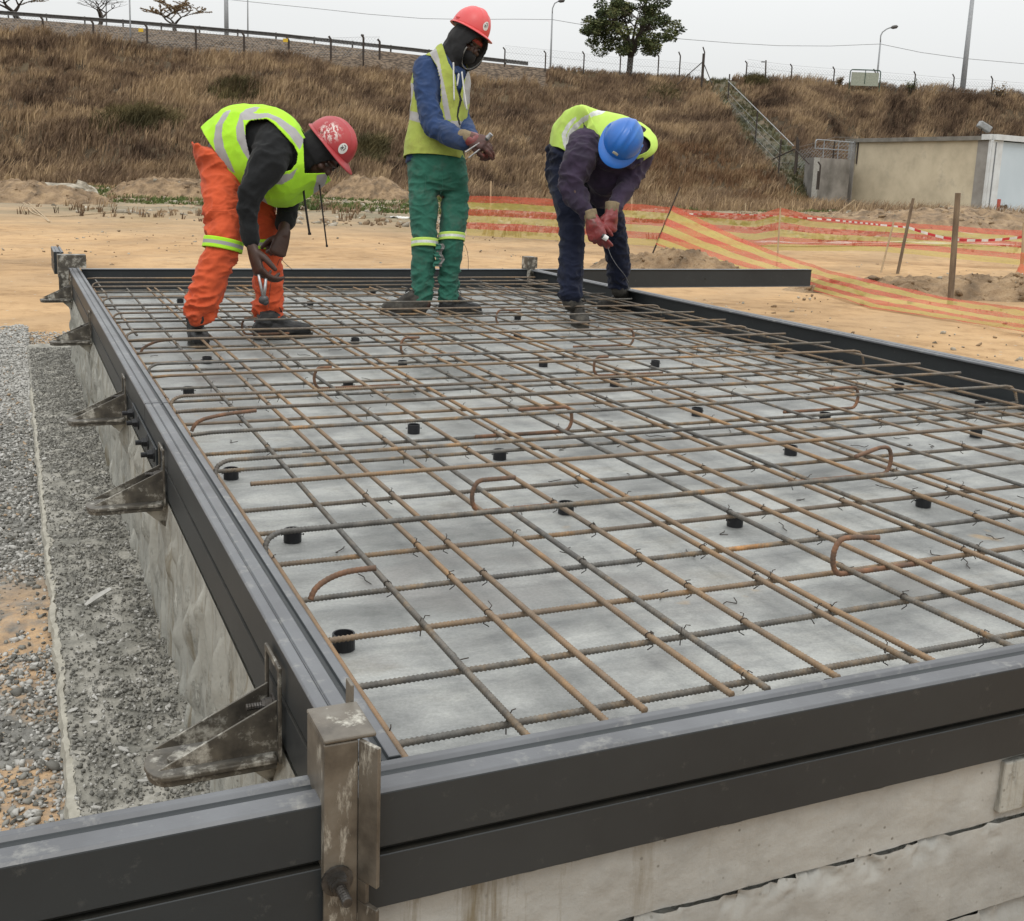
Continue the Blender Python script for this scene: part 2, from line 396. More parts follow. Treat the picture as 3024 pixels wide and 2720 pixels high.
# near corner clamp: folded plate over the corner, front leg with a turned flange, bolt through the slot
def corner_clamp():
    root = empty('corner_clamp', (.30, 1.04, .19))
    tag(root, 'cement-stained folded steel corner clamp bolted over the near left corner', 'clamp', 'corner clamps')
    T = Matrix.Translation(-Vector(root.location))
    def bx(m, a, b): m.box(a, b, M=T)
    m = MB(); bx(m, (.268, 1.036, .000), (.3049, 1.041, .221)); m.build('front_plate', MAT['clamp'], root, bevel=.0015)
    m = MB(); bx(m, (.268, 1.036, .2215), (.3245, 1.113, .2265)); m.build('top_plate', MAT['clamp'], root, bevel=.002)
    m = MB(); bx(m, (.2685, 1.0415, .060), (.2725, 1.112, .221)); m.build('side_plate', MAT['clamp'], root, bevel=.0015)
    m = MB(); bx(m, (.318, 1.114, .151), (.322, 1.135, .245)); m.build('back_lug', MAT['clamp'], root, bevel=.001)
    m = MB()
    # flange folded forwards and outwards along the free edge, notched near its foot
    for z0, z1, k in ((.060, .2210, 1.0), (.0345, .0595, .45), (-.020, .034, 1.0)):
        q = [(.3049, 1.0362), (.3049+.013*k, 1.0362-.026*k), (.3094+.013*k, 1.0392-.026*k), (.3085, 1.0410)]
        m.prism(q, 'z', z0, z1, M=T)
    m.build('turned_flange', MAT['clamp'], root, bevel=.0008)
    m = MB(); nut_bolt(m, Vector((.282, 1.0355, .064))-Vector(root.location), (0, -1, 0), .0115, .030); m.build('bolt', MAT['bolt'], root)
corner_clamp()
def far_clamp(x, y, lab, w, dx0):
    root = empty('corner_clamp', (x, y, .15)); tag(root, lab, 'clamp', 'corner clamps')
    m = MB(); m.box((dx0, -.004, .012), (dx0+w, .004, .092)); m.build('face_plate', MAT['steel_raw'], root, bevel=.001)
    m = MB(); m.box((dx0, -.004, -.13), (dx0+.06, .004, .0115)); m.box((dx0-.001, .0042, -.05), (dx0+.005, .11, .091)); m.build('side_leg', MAT['steel_raw'], root, bevel=.001)
    m = MB(); m.box((dx0+.002, .0045, .086), (dx0+w-.001, .10, .0915)); m.build('top_plate', MAT['steel_raw'], root, bevel=.001)
far_clamp(.318, 7.50, 'dirty steel clamp standing on the far left corner', .165, -.070)
far_clamp(3.50, 7.535, 'small steel clamp on the far right corner behind the blue-helmeted man', .075, -.02)
# stub of another form beyond the far left corner
o = form_beam('steel_form_stub', 'short piece of steel form leaning beyond the far left corner', 'y', 7.72, 8.25, .232, .292, zt=.245, group=None)
o['category'] = 'form stub'

# stay brackets on the left form
def bracket(x, y, w, lab, sc=1.0):
    root = empty('stay_bracket', (x, y, 0)); tag(root, lab, 'bracket', 'stay brackets along the left form')
    h = w/2
    m = MB()
    for s in (-1, 1): m.box((-.005, s*h-.004, -.012), (0, s*h+.004, .132))
    m.box((-.0048, -h, .123), (-.0002, h, .132)); m.box((-.005, -h, -.012), (-.0002, h, .020))
    m.build('upright_frame', MAT['steel_raw'], root, bevel=.0012)
    for s in (-1, 1):
        m = MB(); m.prism([(-.004, .002), (-.165, .002), (-.004, .078)], 'y', s*h*.72-.002, s*h*.72+.002)
        m.build('gusset', MAT['steel_raw'], root, bevel=.0008)
    pl = []
    for k in range(9):
        a = math.pi/2+math.pi*k/8; pl.append((-.150+.030*math.cos(a), h*math.sin(a)))
    m = MB(); m.prism(pl+[(-.0055, -h), (-.0055, h)], 'z', -.012, -.004); m.build('foot_plate', MAT['steel_raw'], root, bevel=.002)
    m = MB(); m.prism([(p[0]*.985, p[1]*.9) for p in pl]+[(-.0055, -h*.9), (-.0055, h*.9)], 'z', -.022, -.0125); m.build('under_plate', MAT['steel_raw'], root, bevel=.002)
    m = MB(); m.prism([(-.055, -.0225), (.012, -.0225), (.012, -.085)], 'y', h*.2, h*.2+.004); m.build('lower_gusset', MAT['steel_raw'], root)
    m = MB(); m.cyl((-.140, 0, -.0035), (-.140, 0, .001), .009, n=14); m.build('foot_stud', MAT['steel_raw'], root)
    m = MB(); nut_bolt(m, (-.0055, -h*.35, .066), (-1, 0, 0), .010, .026); m.build('bolt', MAT['bolt'], root)
for (y, w, lab) in ((1.47, .085, 'dirty steel stay bracket nearest the camera on the left form'),
                    (2.76, .080, 'steel stay bracket second from the camera on the left form'),
                    (3.76, .085, 'steel stay bracket beside the black bolts, third from the camera'),
                    (5.50, .085, 'steel stay bracket fourth from the camera on the left form'),
                    (7.25, .095, 'farthest steel stay bracket under the left corner clamp')):
    bracket(.309, y, w, lab)
# bolted joint between the two left lengths
jr = empty('joint_plate', (.313, 3.2, .07)); tag(jr, 'black bolt group holding the joint plate on the left form', 'joint plate')
MB().box((-.006, -.31, -.022), (-.0005, .31, .022)).build('splice_plate', MAT['steel_paint'], jr, bevel=.001)
for yy in (-.27, -.13, .12, .26):
    m = MB(); nut_bolt(m, (-.0065, yy, 0), (-1, 0, 0), .014, .02); m.build('bolt', MAT['plastic'], jr)

# ---------------- reinforcement ----------------
ORD = 'first second third fourth fifth sixth seventh eighth ninth tenth eleventh twelfth thirteenth fourteenth fifteenth sixteenth seventeenth eighteenth nineteenth twentieth twenty-first twenty-second twenty-third twenty-fourth twenty-fifth twenty-sixth twenty-seventh twenty-eighth twenty-ninth thirtieth'.split()
RB = .0052
def rebar(path, ribbed, label, group, name='rebar', mt=None, r=RB):
    """path: list of Vectors; ribs as real rings where the bar is near"""
    step = .0025 if ribbed else .05
    pts = []
    P = [Vector(p) for p in path]
    for i in range(len(P)-1):
        n = max(1, int(round((P[i+1]-P[i]).length/step)))
        pts += [P[i].lerp(P[i+1], k/n) for k in range(n)]
    pts.append(P[-1])
    ra_ = 1.20 if name == 'rebar' else 1.09
    rr = [r*((ra_ if i % 3 == 1 else .95) if ribbed else 1.0) for i in range(len(pts))]
    v, f = tube(pts, rr, 8)
    o = mk(name, v, f, mt or MAT['rebar'], None, smooth=True)
    return tag(o, label, 'rebar', group)
def wob(a, seed, amp=.004): return amp*noise.noise(Vector((a*.7, seed*3.7, seed)))
ZL, ZM, ZU = .034, .0455, .112
low_Y = [1.340, 1.530, 1.712, 1.902, 2.105, 2.302, 2.485, 2.850, 3.035, 3.417, 3.61, 3.773, 4.005, 4.38, 4.565, 4.965, 5.18, 5.57, 5.97, 6.37, 6.58, 6.99, 7.35]
def cross_path(y, z, xa, xb, seed, skew=0, n=14):
    return [Vector((xa+(xb-xa)*k/n, y+skew*(k/n)+wob(xa+(xb-xa)*k/n, seed), z+wob(k/n*5, seed+40, .002))) for k in range(n+1)]
for i, y in enumerate(low_Y):
    r_ = random.Random(i)
    rebar(cross_path(y, ZL, .432+r_.uniform(-.015, .02), 3.46+r_.uniform(-.03, .02), i, r_.uniform(-.012, .012)), y < 3.3,
          f'{ORD[i]} crosswise bar of the bottom layer counting from the near form', 'crosswise bars of the bottom layer')
lon_X = [(.438, .004), (.616, .02), (.738, .025), (.808, .0), (.962, -.01), (1.025, .0), (1.153, .0), (1.314, .0), (1.347, .02), (1.527, 0),
         (1.623, 0), (1.702, 0), (1.862, 0), (1.901, .02), (2.092, 0), (2.211, 0), (2.261, .015), (2.441, 0), (2.649, 0), (2.815, 0), (2.92, 0), (3.034, 0), (3.080, .01), (3.211, 0), (3.377, 0)]
for i, (x, dx) in enumerate(lon_X):
    r_ = random.Random(100+i); ya, yb = 1.275+r_.uniform(-.02, .01), 7.42+r_.uniform(-.10, .04); n = 24
    p = [Vector((x+dx*k/n+wob(ya+(yb-ya)*k/n, i+60, .006), ya+(yb-ya)*k/n, ZM+(.004 if k == 0 else 0)+wob(k/n*6, i+90, .0015))) for k in range(n+1)]
    # nearer third carries modelled ribs
    rebar(p, True if x < 2.4 else False, f'{ORD[i]} lengthwise bar counting from the left form', 'lengthwise bars of the mesh', mt=MAT['rebar_warm'] if i % 4 != 1 else None)
up_Y = [2.075, 2.432, 2.655, 2.958, 3.258, 3.476, 3.838, 4.085, 4.355, 4.685, 4.923, 5.252, 5.574, 5.885, 6.223, 6.515, 6.822, 7.07, 7.34]
for i, y in enumerate(up_Y):
    r_ = random.Random(300+i); xa, xb = .425, 3.43+r_.uniform(-.03, .03)
    path = cross_path(y, ZU, xa+.035, xb, i+20, r_.uniform(-.02, .02))
    if i != 1 and i not in (0, 2, 5, 7, 10, 12, 14, 17): path = [Vector((xa-.02, y-.002, ZU-.003))]+path
    if i in (0, 2, 5, 7, 10, 12, 14, 17):   # hooked down at the left form
        path = [Vector((xa-.010, y-.026, ZU-.034)), Vector((xa-.009, y-.018, ZU-.020)), Vector((xa-.002, y-.009, ZU-.010)), Vector((xa+.010, y-.005, ZU-.004)), Vector((xa+.022, y-.001, ZU-.001))]+path
    if i in (3, 6, 9, 12):
        e = path[-1]; path = path[:-1]+[e+Vector((-.05, 0, 0)), e+Vector((-.02, 0, -.006)), e+Vector((.0, 0, -.025)), e+Vector((.004, -.01, -.06))]
    rebar(path, y < 3.6, f'{ORD[i]} crosswise bar of the raised top layer counting from the near side', 'crosswise bars of the top layer')
for i, (x, ya, yb, lab) in enumerate(((3.38, 2.3, 7.3, 'raised lengthwise bar running beside the right form'), (3.30, 4.2, 7.35, 'raised lengthwise bar second from the right form'),
                                      (2.93, 4.6, 7.3, 'raised lengthwise bar behind the blue-helmeted man, third from the right form'), (.455, 4.9, 7.36, 'raised lengthwise bar at the far end beside the left form'))):
    n = 16; rebar([Vector((x+wob(k, i+5, .01), ya+(yb-ya)*k/n, ZU-.0118)) for k in range(n+1)], False, lab, 'raised lengthwise bars')
# bent spacer bars holding the two layers apart
def spacer(x, y, side, lab, top=.10, bot=.34, tilt=0):
    R = (ZU-ZL-.002)/2; p = []
    if bot < .15:      # a bar end that only curls up over the form side
        v = [Vector((x, y-.012, ZL+.004))+q for q in (Vector((top, tilt*top, .068)), Vector((top*.5, tilt*top*.4, .062)), Vector((.016, -.002, .050)), Vector((-.008, -.006, .036)), Vector((-.018, -.010, .018)))]
        rebar(smooth_path(v, .01), y < 3.4, lab, 'bent spacer bars between the layers', 'spacer_bar', MAT['rust'], r=.0056); return
    p.append(Vector((side*top, tilt*side*top, 2*R+.004*0))); p.append(Vector((side*.02, 0, 2*R)))
    for k in range(9):
        a = math.pi/2+math.pi*k/8; p.append(Vector((side*R*.62*math.cos(a), 0, R+R*math.sin(a))))
    p.append(Vector((side*bot, 0, 0)))
    v = [Vector((x, y-.012, ZL+.004))+q for q in p]
    rebar(smooth_path(v, .01), y < 3.4, lab, 'bent spacer bars between the layers', 'spacer_bar', MAT['rust'], r=.0056)
for a in ((.968, 2.318, 1, 'C-shaped rusty spacer bar in the near middle of the mesh, open to the right', .085, .20),
          (1.505, 1.700, 1, 'largest C-shaped rusty spacer bar near the right foreground', .075, .24, -.25),
          (.988, 3.893, 1, 'rusty hook-shaped spacer left of centre, in front of the orange-trousered man', .04, .3),
          (2.132, 3.91, 1, 'rusty hook-shaped spacer in the middle in front of the blue-helmeted man', .04, .3),
          (.47, 1.868, 1, 'rusty bar end bent up against the left form near the corner clamp', .10, .12, -.2),
          (.462, 3.25, 1, 'bent bar end lying at the left form beside the third bracket', .17, .12),
          (.992, 5.30, 1, 'rusty spacer hook between the boots of the orange-trousered man', .05, .2),
          (2.36, 5.45, 1, 'spacer hook lying in front of the green-trousered man', .12, .2),
          (1.532, 4.555, 1, 'spacer hook beside the black collar, left of the green-trousered man', .06, .25),
          (.47, 4.72, 1, 'bent bar end at the left form near the boots of the orange-trousered man', .10, .12),
          (1.543, 3.035, -1, 'spacer bar open to the left in the centre of the mesh', .16, .30),
          (2.73, 3.10, -1, 'spacer bar open to the left, right of centre', .15, .30),
          (2.171, 2.318, -1, 'dark spacer bar open to the left in the right foreground', .16, .32, .4),
          (2.692, 4.646, -1, 'small spacer bar open to the left below the blue-helmeted man', .12, .3)):
    spacer(*a)
# black pipe collars carrying the bars
def collar():
    root = empty('pipe_collar', (0, 0, 0)); m = MB(); n = 24; ro, ri, h = .0195, .0165, .0285
    v = []; f = []
    for z, r in ((0, ro), (h, ro), (h, ri), (.002, ri)):
        for k in range(n): v.append((r*math.cos(2*math.pi*k/n), r*math.sin(2*math.pi*k/n), z))
    for a in range(4):
        for k in range(n): f.append((a*n+k, a*n+(k+1) % n, ((a+1) % 4)*n+(k+1) % n, ((a+1) % 4)*n+k))
    mk('ring', v, f, MAT['plastic'], root, smooth=False)
    for s in (-1, 1):
        m = MB(); m.cyl((s*ro*.9, 0, .016), (s*(ro+.0045), 0, .016), .0011, n=8); m.cyl((s*(ro+.0035), 0, .016), (s*(ro+.0055), 0, .016), .0023, n=8)
        m.build('screw', MAT['plastic'], root)
    return root
ch = [(.485, 1.745), (.532, 2.335), (.496, 2.89), (.551, 4.06), (1.132, 4.03), (1.49, 4.46), (1.133, 3.27), (1.265, 2.885), (1.211, 2.345), (1.559, 2.13), (2.143, 2.12),
      (2.156, 2.69), (2.194, 3.27), (2.181, 3.85), (2.101, 4.35), (2.605, 4.24), (3.333, 3.50), (3.365, 3.10), (2.95, 2.72), (2.606, 3.08), (3.36, 4.34), (.718, 4.72),
      (1.48, 5.15), (2.226, 7.32), (2.671, 5.90), (2.334, 5.15), (1.64, 6.70), (.9, 6.9)]
chl = ['at the left form beside the near corner clamp', 'at the left form, second from the near corner', 'at the left form beside the second bracket', 'at the left form beside the third bracket',
       'left of centre near the hooked spacer', 'in front of the green-trousered man', 'left of centre below a top-layer bar', 'in the middle left of the C-shaped spacer', 'under the C-shaped spacer in the near middle', 'in the near middle of the mesh right of the C-shaped spacer',
       'in the right foreground above the bent spacer', 'right of centre in the foreground', 'right of centre beside the left-opening spacer', 'in the middle under the hooked spacer', 'in the middle below the blue-helmeted man', 'right below the blue-helmeted man',
       'beside the right form, third from the frame edge', 'near the right frame edge close to the form', 'near the right frame edge, lower one', 'right of centre near the left-opening spacer', 'beside the right form below its middle', 'left of the orange-trousered man in front of his boot',
       'between the orange-trousered and green-trousered men', 'at the far form behind the green-trousered man', 'between the green-trousered and blue-helmeted men', 'below and between the two men on the right', 'behind the orange-trousered man', 'far left behind the orange trousers']
c0 = collar()
for i, (x, y) in enumerate(ch):
    o = c0 if i == 0 else copy_tree(c0)
    o.location = (x, y, .0005); o.rotation_euler.z = random.uniform(-.3, .3)
    tag(o, 'black plastic pipe collar '+chl[i], 'pipe collar', 'black pipe collars under the bars')
# wire ties at the crossings
def tie_mesh(seed):
    r_ = random.Random(seed); R = RB*1.35; p = []
    for k in range(11):
        a = -2.4+4.8*k/10; p.append(Vector((R*math.sin(a)*.9, R*math.sin(a)*.9*.6, .010+R*math.cos(a)*.9-.004)))
    q = [p[-1], Vector((r_.uniform(-.004, .004), -.006, .018)), Vector((r_.uniform(-.012, .012), -.010, r_.uniform(.016, .025)))]
    m = MB(); m.tube(p, .0009, 5); m.tube(q, .0009, 5)
    m.tube([Vector((.004, .004, .0)), Vector((.006, .006, -.014)), Vector((-.002, 0, -.020))], .0011, 5)
    return m
ties = [tie_mesh(s) for s in range(4)]; t_me = []
for t in ties:
    o = t.build('wire_tie', MAT['wire'], None); t_me.append(o.data); bpy.data.objects.remove(o)
tr = random.Random(4); nt_ = 0
for j, y in enumerate(low_Y):
    for i, (x, dx) in enumerate(lon_X):
        if tr.random() < .48 and nt_ < 275 and not (y < 1.6 and x > 1.7):
            xx = x+dx*(y-1.275)/6.15+wob(y, i+60, .006)
            o = link('wire_tie', tr.choice(t_me), None, (xx, y+wob(xx, j), ZM-.006)); o.rotation_euler.z = tr.choice((.6, -.8, 2.2))+tr.uniform(-.3, .3)
            tag(o, 'small twisted black wire tie on a crossing of the lower bars', 'wire tie', 'wire ties on the crossings'); nt_ += 1
# cut wire ends lying on the slab
off_me = []
for s in range(6):
    r_ = random.Random(50+s); L = r_.uniform(.035, .065)
    p = [Vector((-L/2, 0, .0015)), Vector((-L*.1, r_.uniform(-.006, .006), .003)), Vector((L*.3, r_.uniform(-.01, .01), .0015)), Vector((L*.5, r_.uniform(-.02, .02), .006))]
    m = MB(); m.tube(smooth_path(p, .006), .0011, 5); o = m.build('wire_offcut', MAT['wire'], None); off_me.append(o.data); bpy.data.objects.remove(o)
for i in range(95):
    y = 1.22+ (tr.random()**1.3)*4.3; x = tr.uniform(.46, 3.4)
    o = link('wire_offcut', tr.choice(off_me), None, (x, y, .0008)); o.rotation_euler.z = tr.uniform(0, 6.28)
    tag(o, 'short bent offcut of black tie wire lying on the concrete', 'wire offcut', 'wire offcuts scattered on the slab')
# dead leaves near the front form
for (x, y, rz, lab) in ((.60, 1.185, .3, 'dry brown leaf left of the other on the slab by the near form'), (.665, 1.18, 1.2, 'small orange-brown leaf by the near form'), (1.10, 1.18, .2, 'long curled brown leaf fragment on the edge of the near form')):
    v = []; f = []; n = 10
    for k in range(n+1):
        t = k/n; w = .009*math.sin(math.pi*t)**.7+.0005
        for s in (-1, 0, 1): v.append((-.022+.044*t, s*w, .002+.003*abs(s)+.002*math.sin(t*5)))
    for k in range(n):
        for s in (0, 1): f.append((k*3+s, k*3+s+1, k*3+s+4, k*3+s+3))
    o = mk('dead_leaf', v, f, MAT['rust'], None, smooth=True, loc=(x, y, .001)); o.rotation_euler.z = rz
    tag(o, lab, 'leaf', 'dead leaves on the slab')

# ================= ground, embankment, background =================
GZ = -.50
_at_w = at_w
def at_w(x, y, h): d = ray(x, y); return CP + d*(h/d.dot(Vector((math.sin(YAW), math.cos(YAW), 0))))   # h: distance along the ground straight ahead
AF = Vector((math.sin(YAW), math.cos(YAW), 0)); AR = Vector((math.cos(YAW), -math.sin(YAW), 0))
def interp(x, pts):
    xs = [p[0] for p in pts]; ys = [p[1] for p in pts]; return float(np.interp(x, xs, ys))
# noise on arrays: sum of random plane waves and value noise grid
def vnoise(x, y, seed=0):
    r = np.random.default_rng(seed); G = r.random((256, 256))
    xi = np.floor(x).astype(int); yi = np.floor(y).astype(int); fx = x-xi; fy = y-yi
    fx = fx*fx*(3-2*fx); fy = fy*fy*(3-2*fy)
    g = lambda a, b: G[a & 255, b & 255]
    return (g(xi, yi)*(1-fx)+g(xi+1, yi)*fx)*(1-fy)+(g(xi, yi+1)*(1-fx)+g(xi+1, yi+1)*fx)*fy
def fnoise(x, y, seed=0, o=4):
    t = 0; a = .5
    for k in range(o): t = t+a*vnoise(x*2**k+17*k, y*2**k+5*k, seed+k); a *= .5
    return t*2/(2-2*.5**o)  # about 0..1
RIDGE = [(-2600, -52), (-600, 6), (0, 51), (400, 82), (800, 114), (1240, 163), (1495, 190), (1749, 216), (2093, 238), (2212, 234), (2541, 254), (2840, 276), (3020, 284), (3600, 300), (6000, 320)]
_ru = []; _rz = []; WR = 128.0
for x, y in RIDGE:
    p = at_w(x, y, WR); s = p.dot(AR); w = (p-CP).dot(AF); _ru.append(s/w); _rz.append(p.z)
WR = 128.0
def foot_w(u): return np.interp(u, [-1, -.45, -.1, .1, .24, .30, .6, 1.2], [72, 74, 78, 84, 90, 109, 113, 113])
def hill_z(s, w):
    u = s/w; zr = np.interp(u, _ru, _rz)*1.0; wf = foot_w(u)
    t = np.clip((w-wf)/(WR-wf), 0, 1.0)
    prof = .10*t+.9*(t**1.15)
    prof = np.where(t < .12, prof*(t/.12)**.4, prof)
    z = GZ+(zr-GZ)*prof
    b = (fnoise(s*.16+50, w*.16, 3)-.5)*1.5*np.minimum(1, np.minimum(t*6, (1-t)*8))
    b2 = (fnoise(s*.06+9, w*.10, 8, 3)-.5)*2.0*np.minimum(1, np.minimum(t*5, (1-t)*5))
    return z+b+b2
def to_px(P):
    d = P-np.array(CP)[None]; w = d@np.array(FW); return PX0+F0*(d@np.array(RT))/w, PY0-F0*(d@np.array(UP))/w, w
def sw_xyz(s, w, z): return s[..., None]*np.array(AR)+w[..., None]*np.array(AF)+np.stack([0*z, 0*z, z], -1)

# -- flat site ground: one sheet to the horizon --
def build_ground():
    nr, na = 240, 540
    r = .4*(2600/.4)**(np.arange(nr)/(nr-1)); a = np.arange(na)*2*np.pi/na
    RR, AA = np.meshgrid(r, a, indexing='ij'); X = RR*np.sin(AA); Y = RR*np.cos(AA)
    amp = np.clip(RR/40, .0, 1)
    Z = GZ+(fnoise(X*1.3+40, Y*1.3, 21)-.5)*.035+(fnoise(X*.22+9, Y*.22, 25)-.5)*.16*amp+(fnoise(X*6+3, Y*6, 31)-.5)*.012
    inb = (X > .3) & (X < 3.6) & (Y > 1) & (Y < 7.7); Z = np.where(inb, GZ-.06, Z)
    Z = np.where((X < .40) & (Y < 9) & (RR < 10), Z-.02, Z)
    Z = np.where(RR > 66, Z-np.minimum(.3, (RR-66)*.02), Z)
    V = np.stack([X, Y, Z], -1).reshape(-1, 3); V = np.vstack([V, [[0, 0, GZ]]])
    i, j = np.meshgrid(np.arange(nr-1), np.arange(na), indexing='ij'); j2 = (j+1) % na
    Fq = np.stack([i*na+j, (i+1)*na+j, (i+1)*na+j2, i*na+j2], -1).reshape(-1, 4)[:, ::-1]
    c = len(V)-1
    Fc = np.stack([np.full(na, c), np.arange(na), (np.arange(na)+1) % na, np.full(na, c)], -1)
    o = fast_mesh('ground', V, Fq, MATG, smooth=True)
    tag(o, kind='structure'); return o
def ground_mat():
    m, nt, b, vec = new_mat('sandy_ground', .95, .15)
    n1 = noise_n(nt, mapping(nt, vec, (1, 1, 1)), .35, 8, .65, .5)
    c = ramp(nt, n1, [(.30, (.25, .163, .088)), (.46, (.39, .253, .132)), (.60, (.455, .302, .162)), (.75, (.36, .262, .16))])
    n2 = ramp(nt, noise_n(nt, vec, 3.5, 8, .75), [(.34, (.56, .52, .48)), (.50, (.98, .97, .96)), (.66, (1.1, 1.1, 1.1))])
    c = mixc(nt, .75, c, n2, 'MULTIPLY')
    # wheel tracks running across the site
    wv = nt.nodes.new('ShaderNodeTexWave'); wv.inputs['Scale'].default_value = .28; wv.inputs['Distortion'].default_value = 5; wv.inputs['Detail'].default_value = 4
    nt.links.new(mapping(nt, vec, (.25, 1, 1), (0, 0, .35)), wv.inputs['Vector'])
    c = mixc(nt, ramp(nt, wv.outputs[0], [(.0, .35), (.35, .0)]), c, (.30, .21, .125))
    vo = nt.nodes.new('ShaderNodeTexVoronoi'); vo.inputs['Scale'].default_value = 6; nt.links.new(vec, vo.inputs['Vector'])
    sp = ramp(nt, vo.outputs['Distance'], [(.06, 1.0), (.10, 0.0)]); c = mixc(nt, sp, c, (.40, .36, .30))
    # dull olive and grey soil towards the bank
    sepn = nt.nodes.new('ShaderNodeVectorMath'); sepn.operation = 'DOT_PRODUCT'; sepn.inputs[1].default_value = tuple(AF); nt.links.new(vec, sepn.inputs[0])
    far = nt.nodes.new('ShaderNodeMath'); far.operation = 'ADD'; nt.links.new(sepn.outputs['Value'], far.inputs[0])
    n3 = nt.nodes.new('ShaderNodeMath'); n3.operation = 'MULTIPLY'; n3.inputs[1].default_value = 16; nt.links.new(noise_n(nt, vec, .12, 6, .7), n3.inputs[0]); nt.links.new(n3.outputs[0], far.inputs[1])
    mrr = nt.nodes.new('ShaderNodeMapRange'); mrr.inputs[1].default_value = 29; mrr.inputs[2].default_value = 42; nt.links.new(far.outputs[0], mrr.inputs[0])
    c2 = ramp(nt, noise_n(nt, vec, .5, 8, .75), [(.36, (.13, .12, .07)), (.47, (.21, .175, .12)), (.56, (.28, .215, .14)), (.66, (.36, .26, .16))])
    c = mixc(nt, mrr.outputs[0], c, c2)
    nt.links.new(c, b.inputs['Base Color'])
    nb = bump(nt, noise_n(nt, vec, 18, 8, .75), .6, .02); nt.links.new(nb, b.inputs['Normal']); return m
MATG = ground_mat()
build_ground()

def hill_mat():
    m, nt, b, vec = new_mat('bank_soil', .95, .1)
    n1 = noise_n(nt, vec, .22, 8, .7)
    c = ramp(nt, n1, [(.3, (.045, .034, .022)), (.5, (.085, .063, .040)), (.7, (.13, .10, .06))])
    nt.links.new(c, b.inputs['Base Color'])
    nt.links.new(bump(nt, noise_n(nt, vec, 3, 8, .75), .8, .2), b.inputs['Normal']); return m
def rock_mat():
    m, nt, b, vec = new_mat('stone_pitching', .9, .15)
    vo = nt.nodes.new('ShaderNodeTexVoronoi'); vo.inputs['Scale'].default_value = 2.3; nt.links.new(vec, vo.inputs['Vector'])
    c = ramp(nt, vo.outputs['Distance'], [(.10, (.165, .128, .095)), (.45, (.125, .096, .072)), (.66, (.060, .046, .035))])
    rc = mixc(nt, .25, c, ramp(nt, vo.outputs['Color'], [(.2, (.5, .5, .5)), (.8, (1.1, 1.05, 1))]), 'MULTIPLY')
    n = ramp(nt, noise_n(nt, vec, .5, 6, .7), [(.35, (.7, .66, .6)), (.65, (1.25, 1.2, 1.1))]); c = mixc(nt, .8, rc, n, 'MULTIPLY')
    nt.links.new(c, b.inputs['Base Color'])
    nt.links.new(bump(nt, vo.outputs['Distance'], 1.0, .15), b.inputs['Normal']); return m
MAT['rockface'] = rock_mat()
def rock_zone(u, t): return (u < .02) & (t > .86)
def path_zone(P):
    x, y, w = to_px(P.reshape(-1, 3)); xl = np.interp(y, [225, 233, 400, 483, 560], [2062, 2070, 2185, 2268, 2330]); xr = np.interp(y, [225, 233, 333, 422, 489, 560], [2145, 2150, 2238, 2316, 2380, 2440])
    return ((x > xl) & (x < xr) & (y > 222) & (y < 600)).reshape(P.shape[:-1])
nu, nw = 420, 150
U_, T_ = np.meshgrid(np.linspace(-1.3, 1.3, nu), np.linspace(-.04, 1.0, nw), indexing='ij')
WF = foot_w(U_); Wd = WF+(WR-WF)*T_; Sd = U_*Wd; Zd = np.where(T_ <= 0, GZ-.4, hill_z(Sd, Wd))
Vh = sw_xyz(Sd, Wd, Zd)
back = []
for k, (dw, dz) in enumerate(((5, .0), (10, -.2), (30, -1.5), (120, -5))):
    w2 = np.full(nu, WR+dw); s2 = U_[:, -1]*w2; back.append(sw_xyz(s2, w2, Zd[:, -1]+dz))
Vh = np.concatenate([Vh, np.stack(back, 1)], 1); nw2 = nw+4
ii, jj = np.meshgrid(np.arange(nu-1), np.arange(nw2-1), indexing='ij')
Fh = np.stack([ii*nw2+jj, (ii+1)*nw2+jj, (ii+1)*nw2+jj+1, ii*nw2+jj+1], -1).reshape(-1, 4)
um = U_[:-1, 0][:, None]+0*jj; tm = np.concatenate([T_[0, :-1], np.ones(4)])[None, :]+0*ii
pz = path_zone(Vh[:-1, :-1])
mi = np.where(rock_zone(um, tm), 1, 0); mi = np.where(pz, 2, mi)
MAT['pathsoil'] = mat('path_soil', (.085, .078, .048), (.045, .055, .028), .55, bmp=.9, bscale=3, bdist=.2, c3=(.15, .11, .07))
tag(fast_mesh('hill', Vh.reshape(-1, 3), Fh, [hill_mat(), MAT['rockface'], MAT['pathsoil']], mi=mi.reshape(-1), smooth=True), kind='structure')

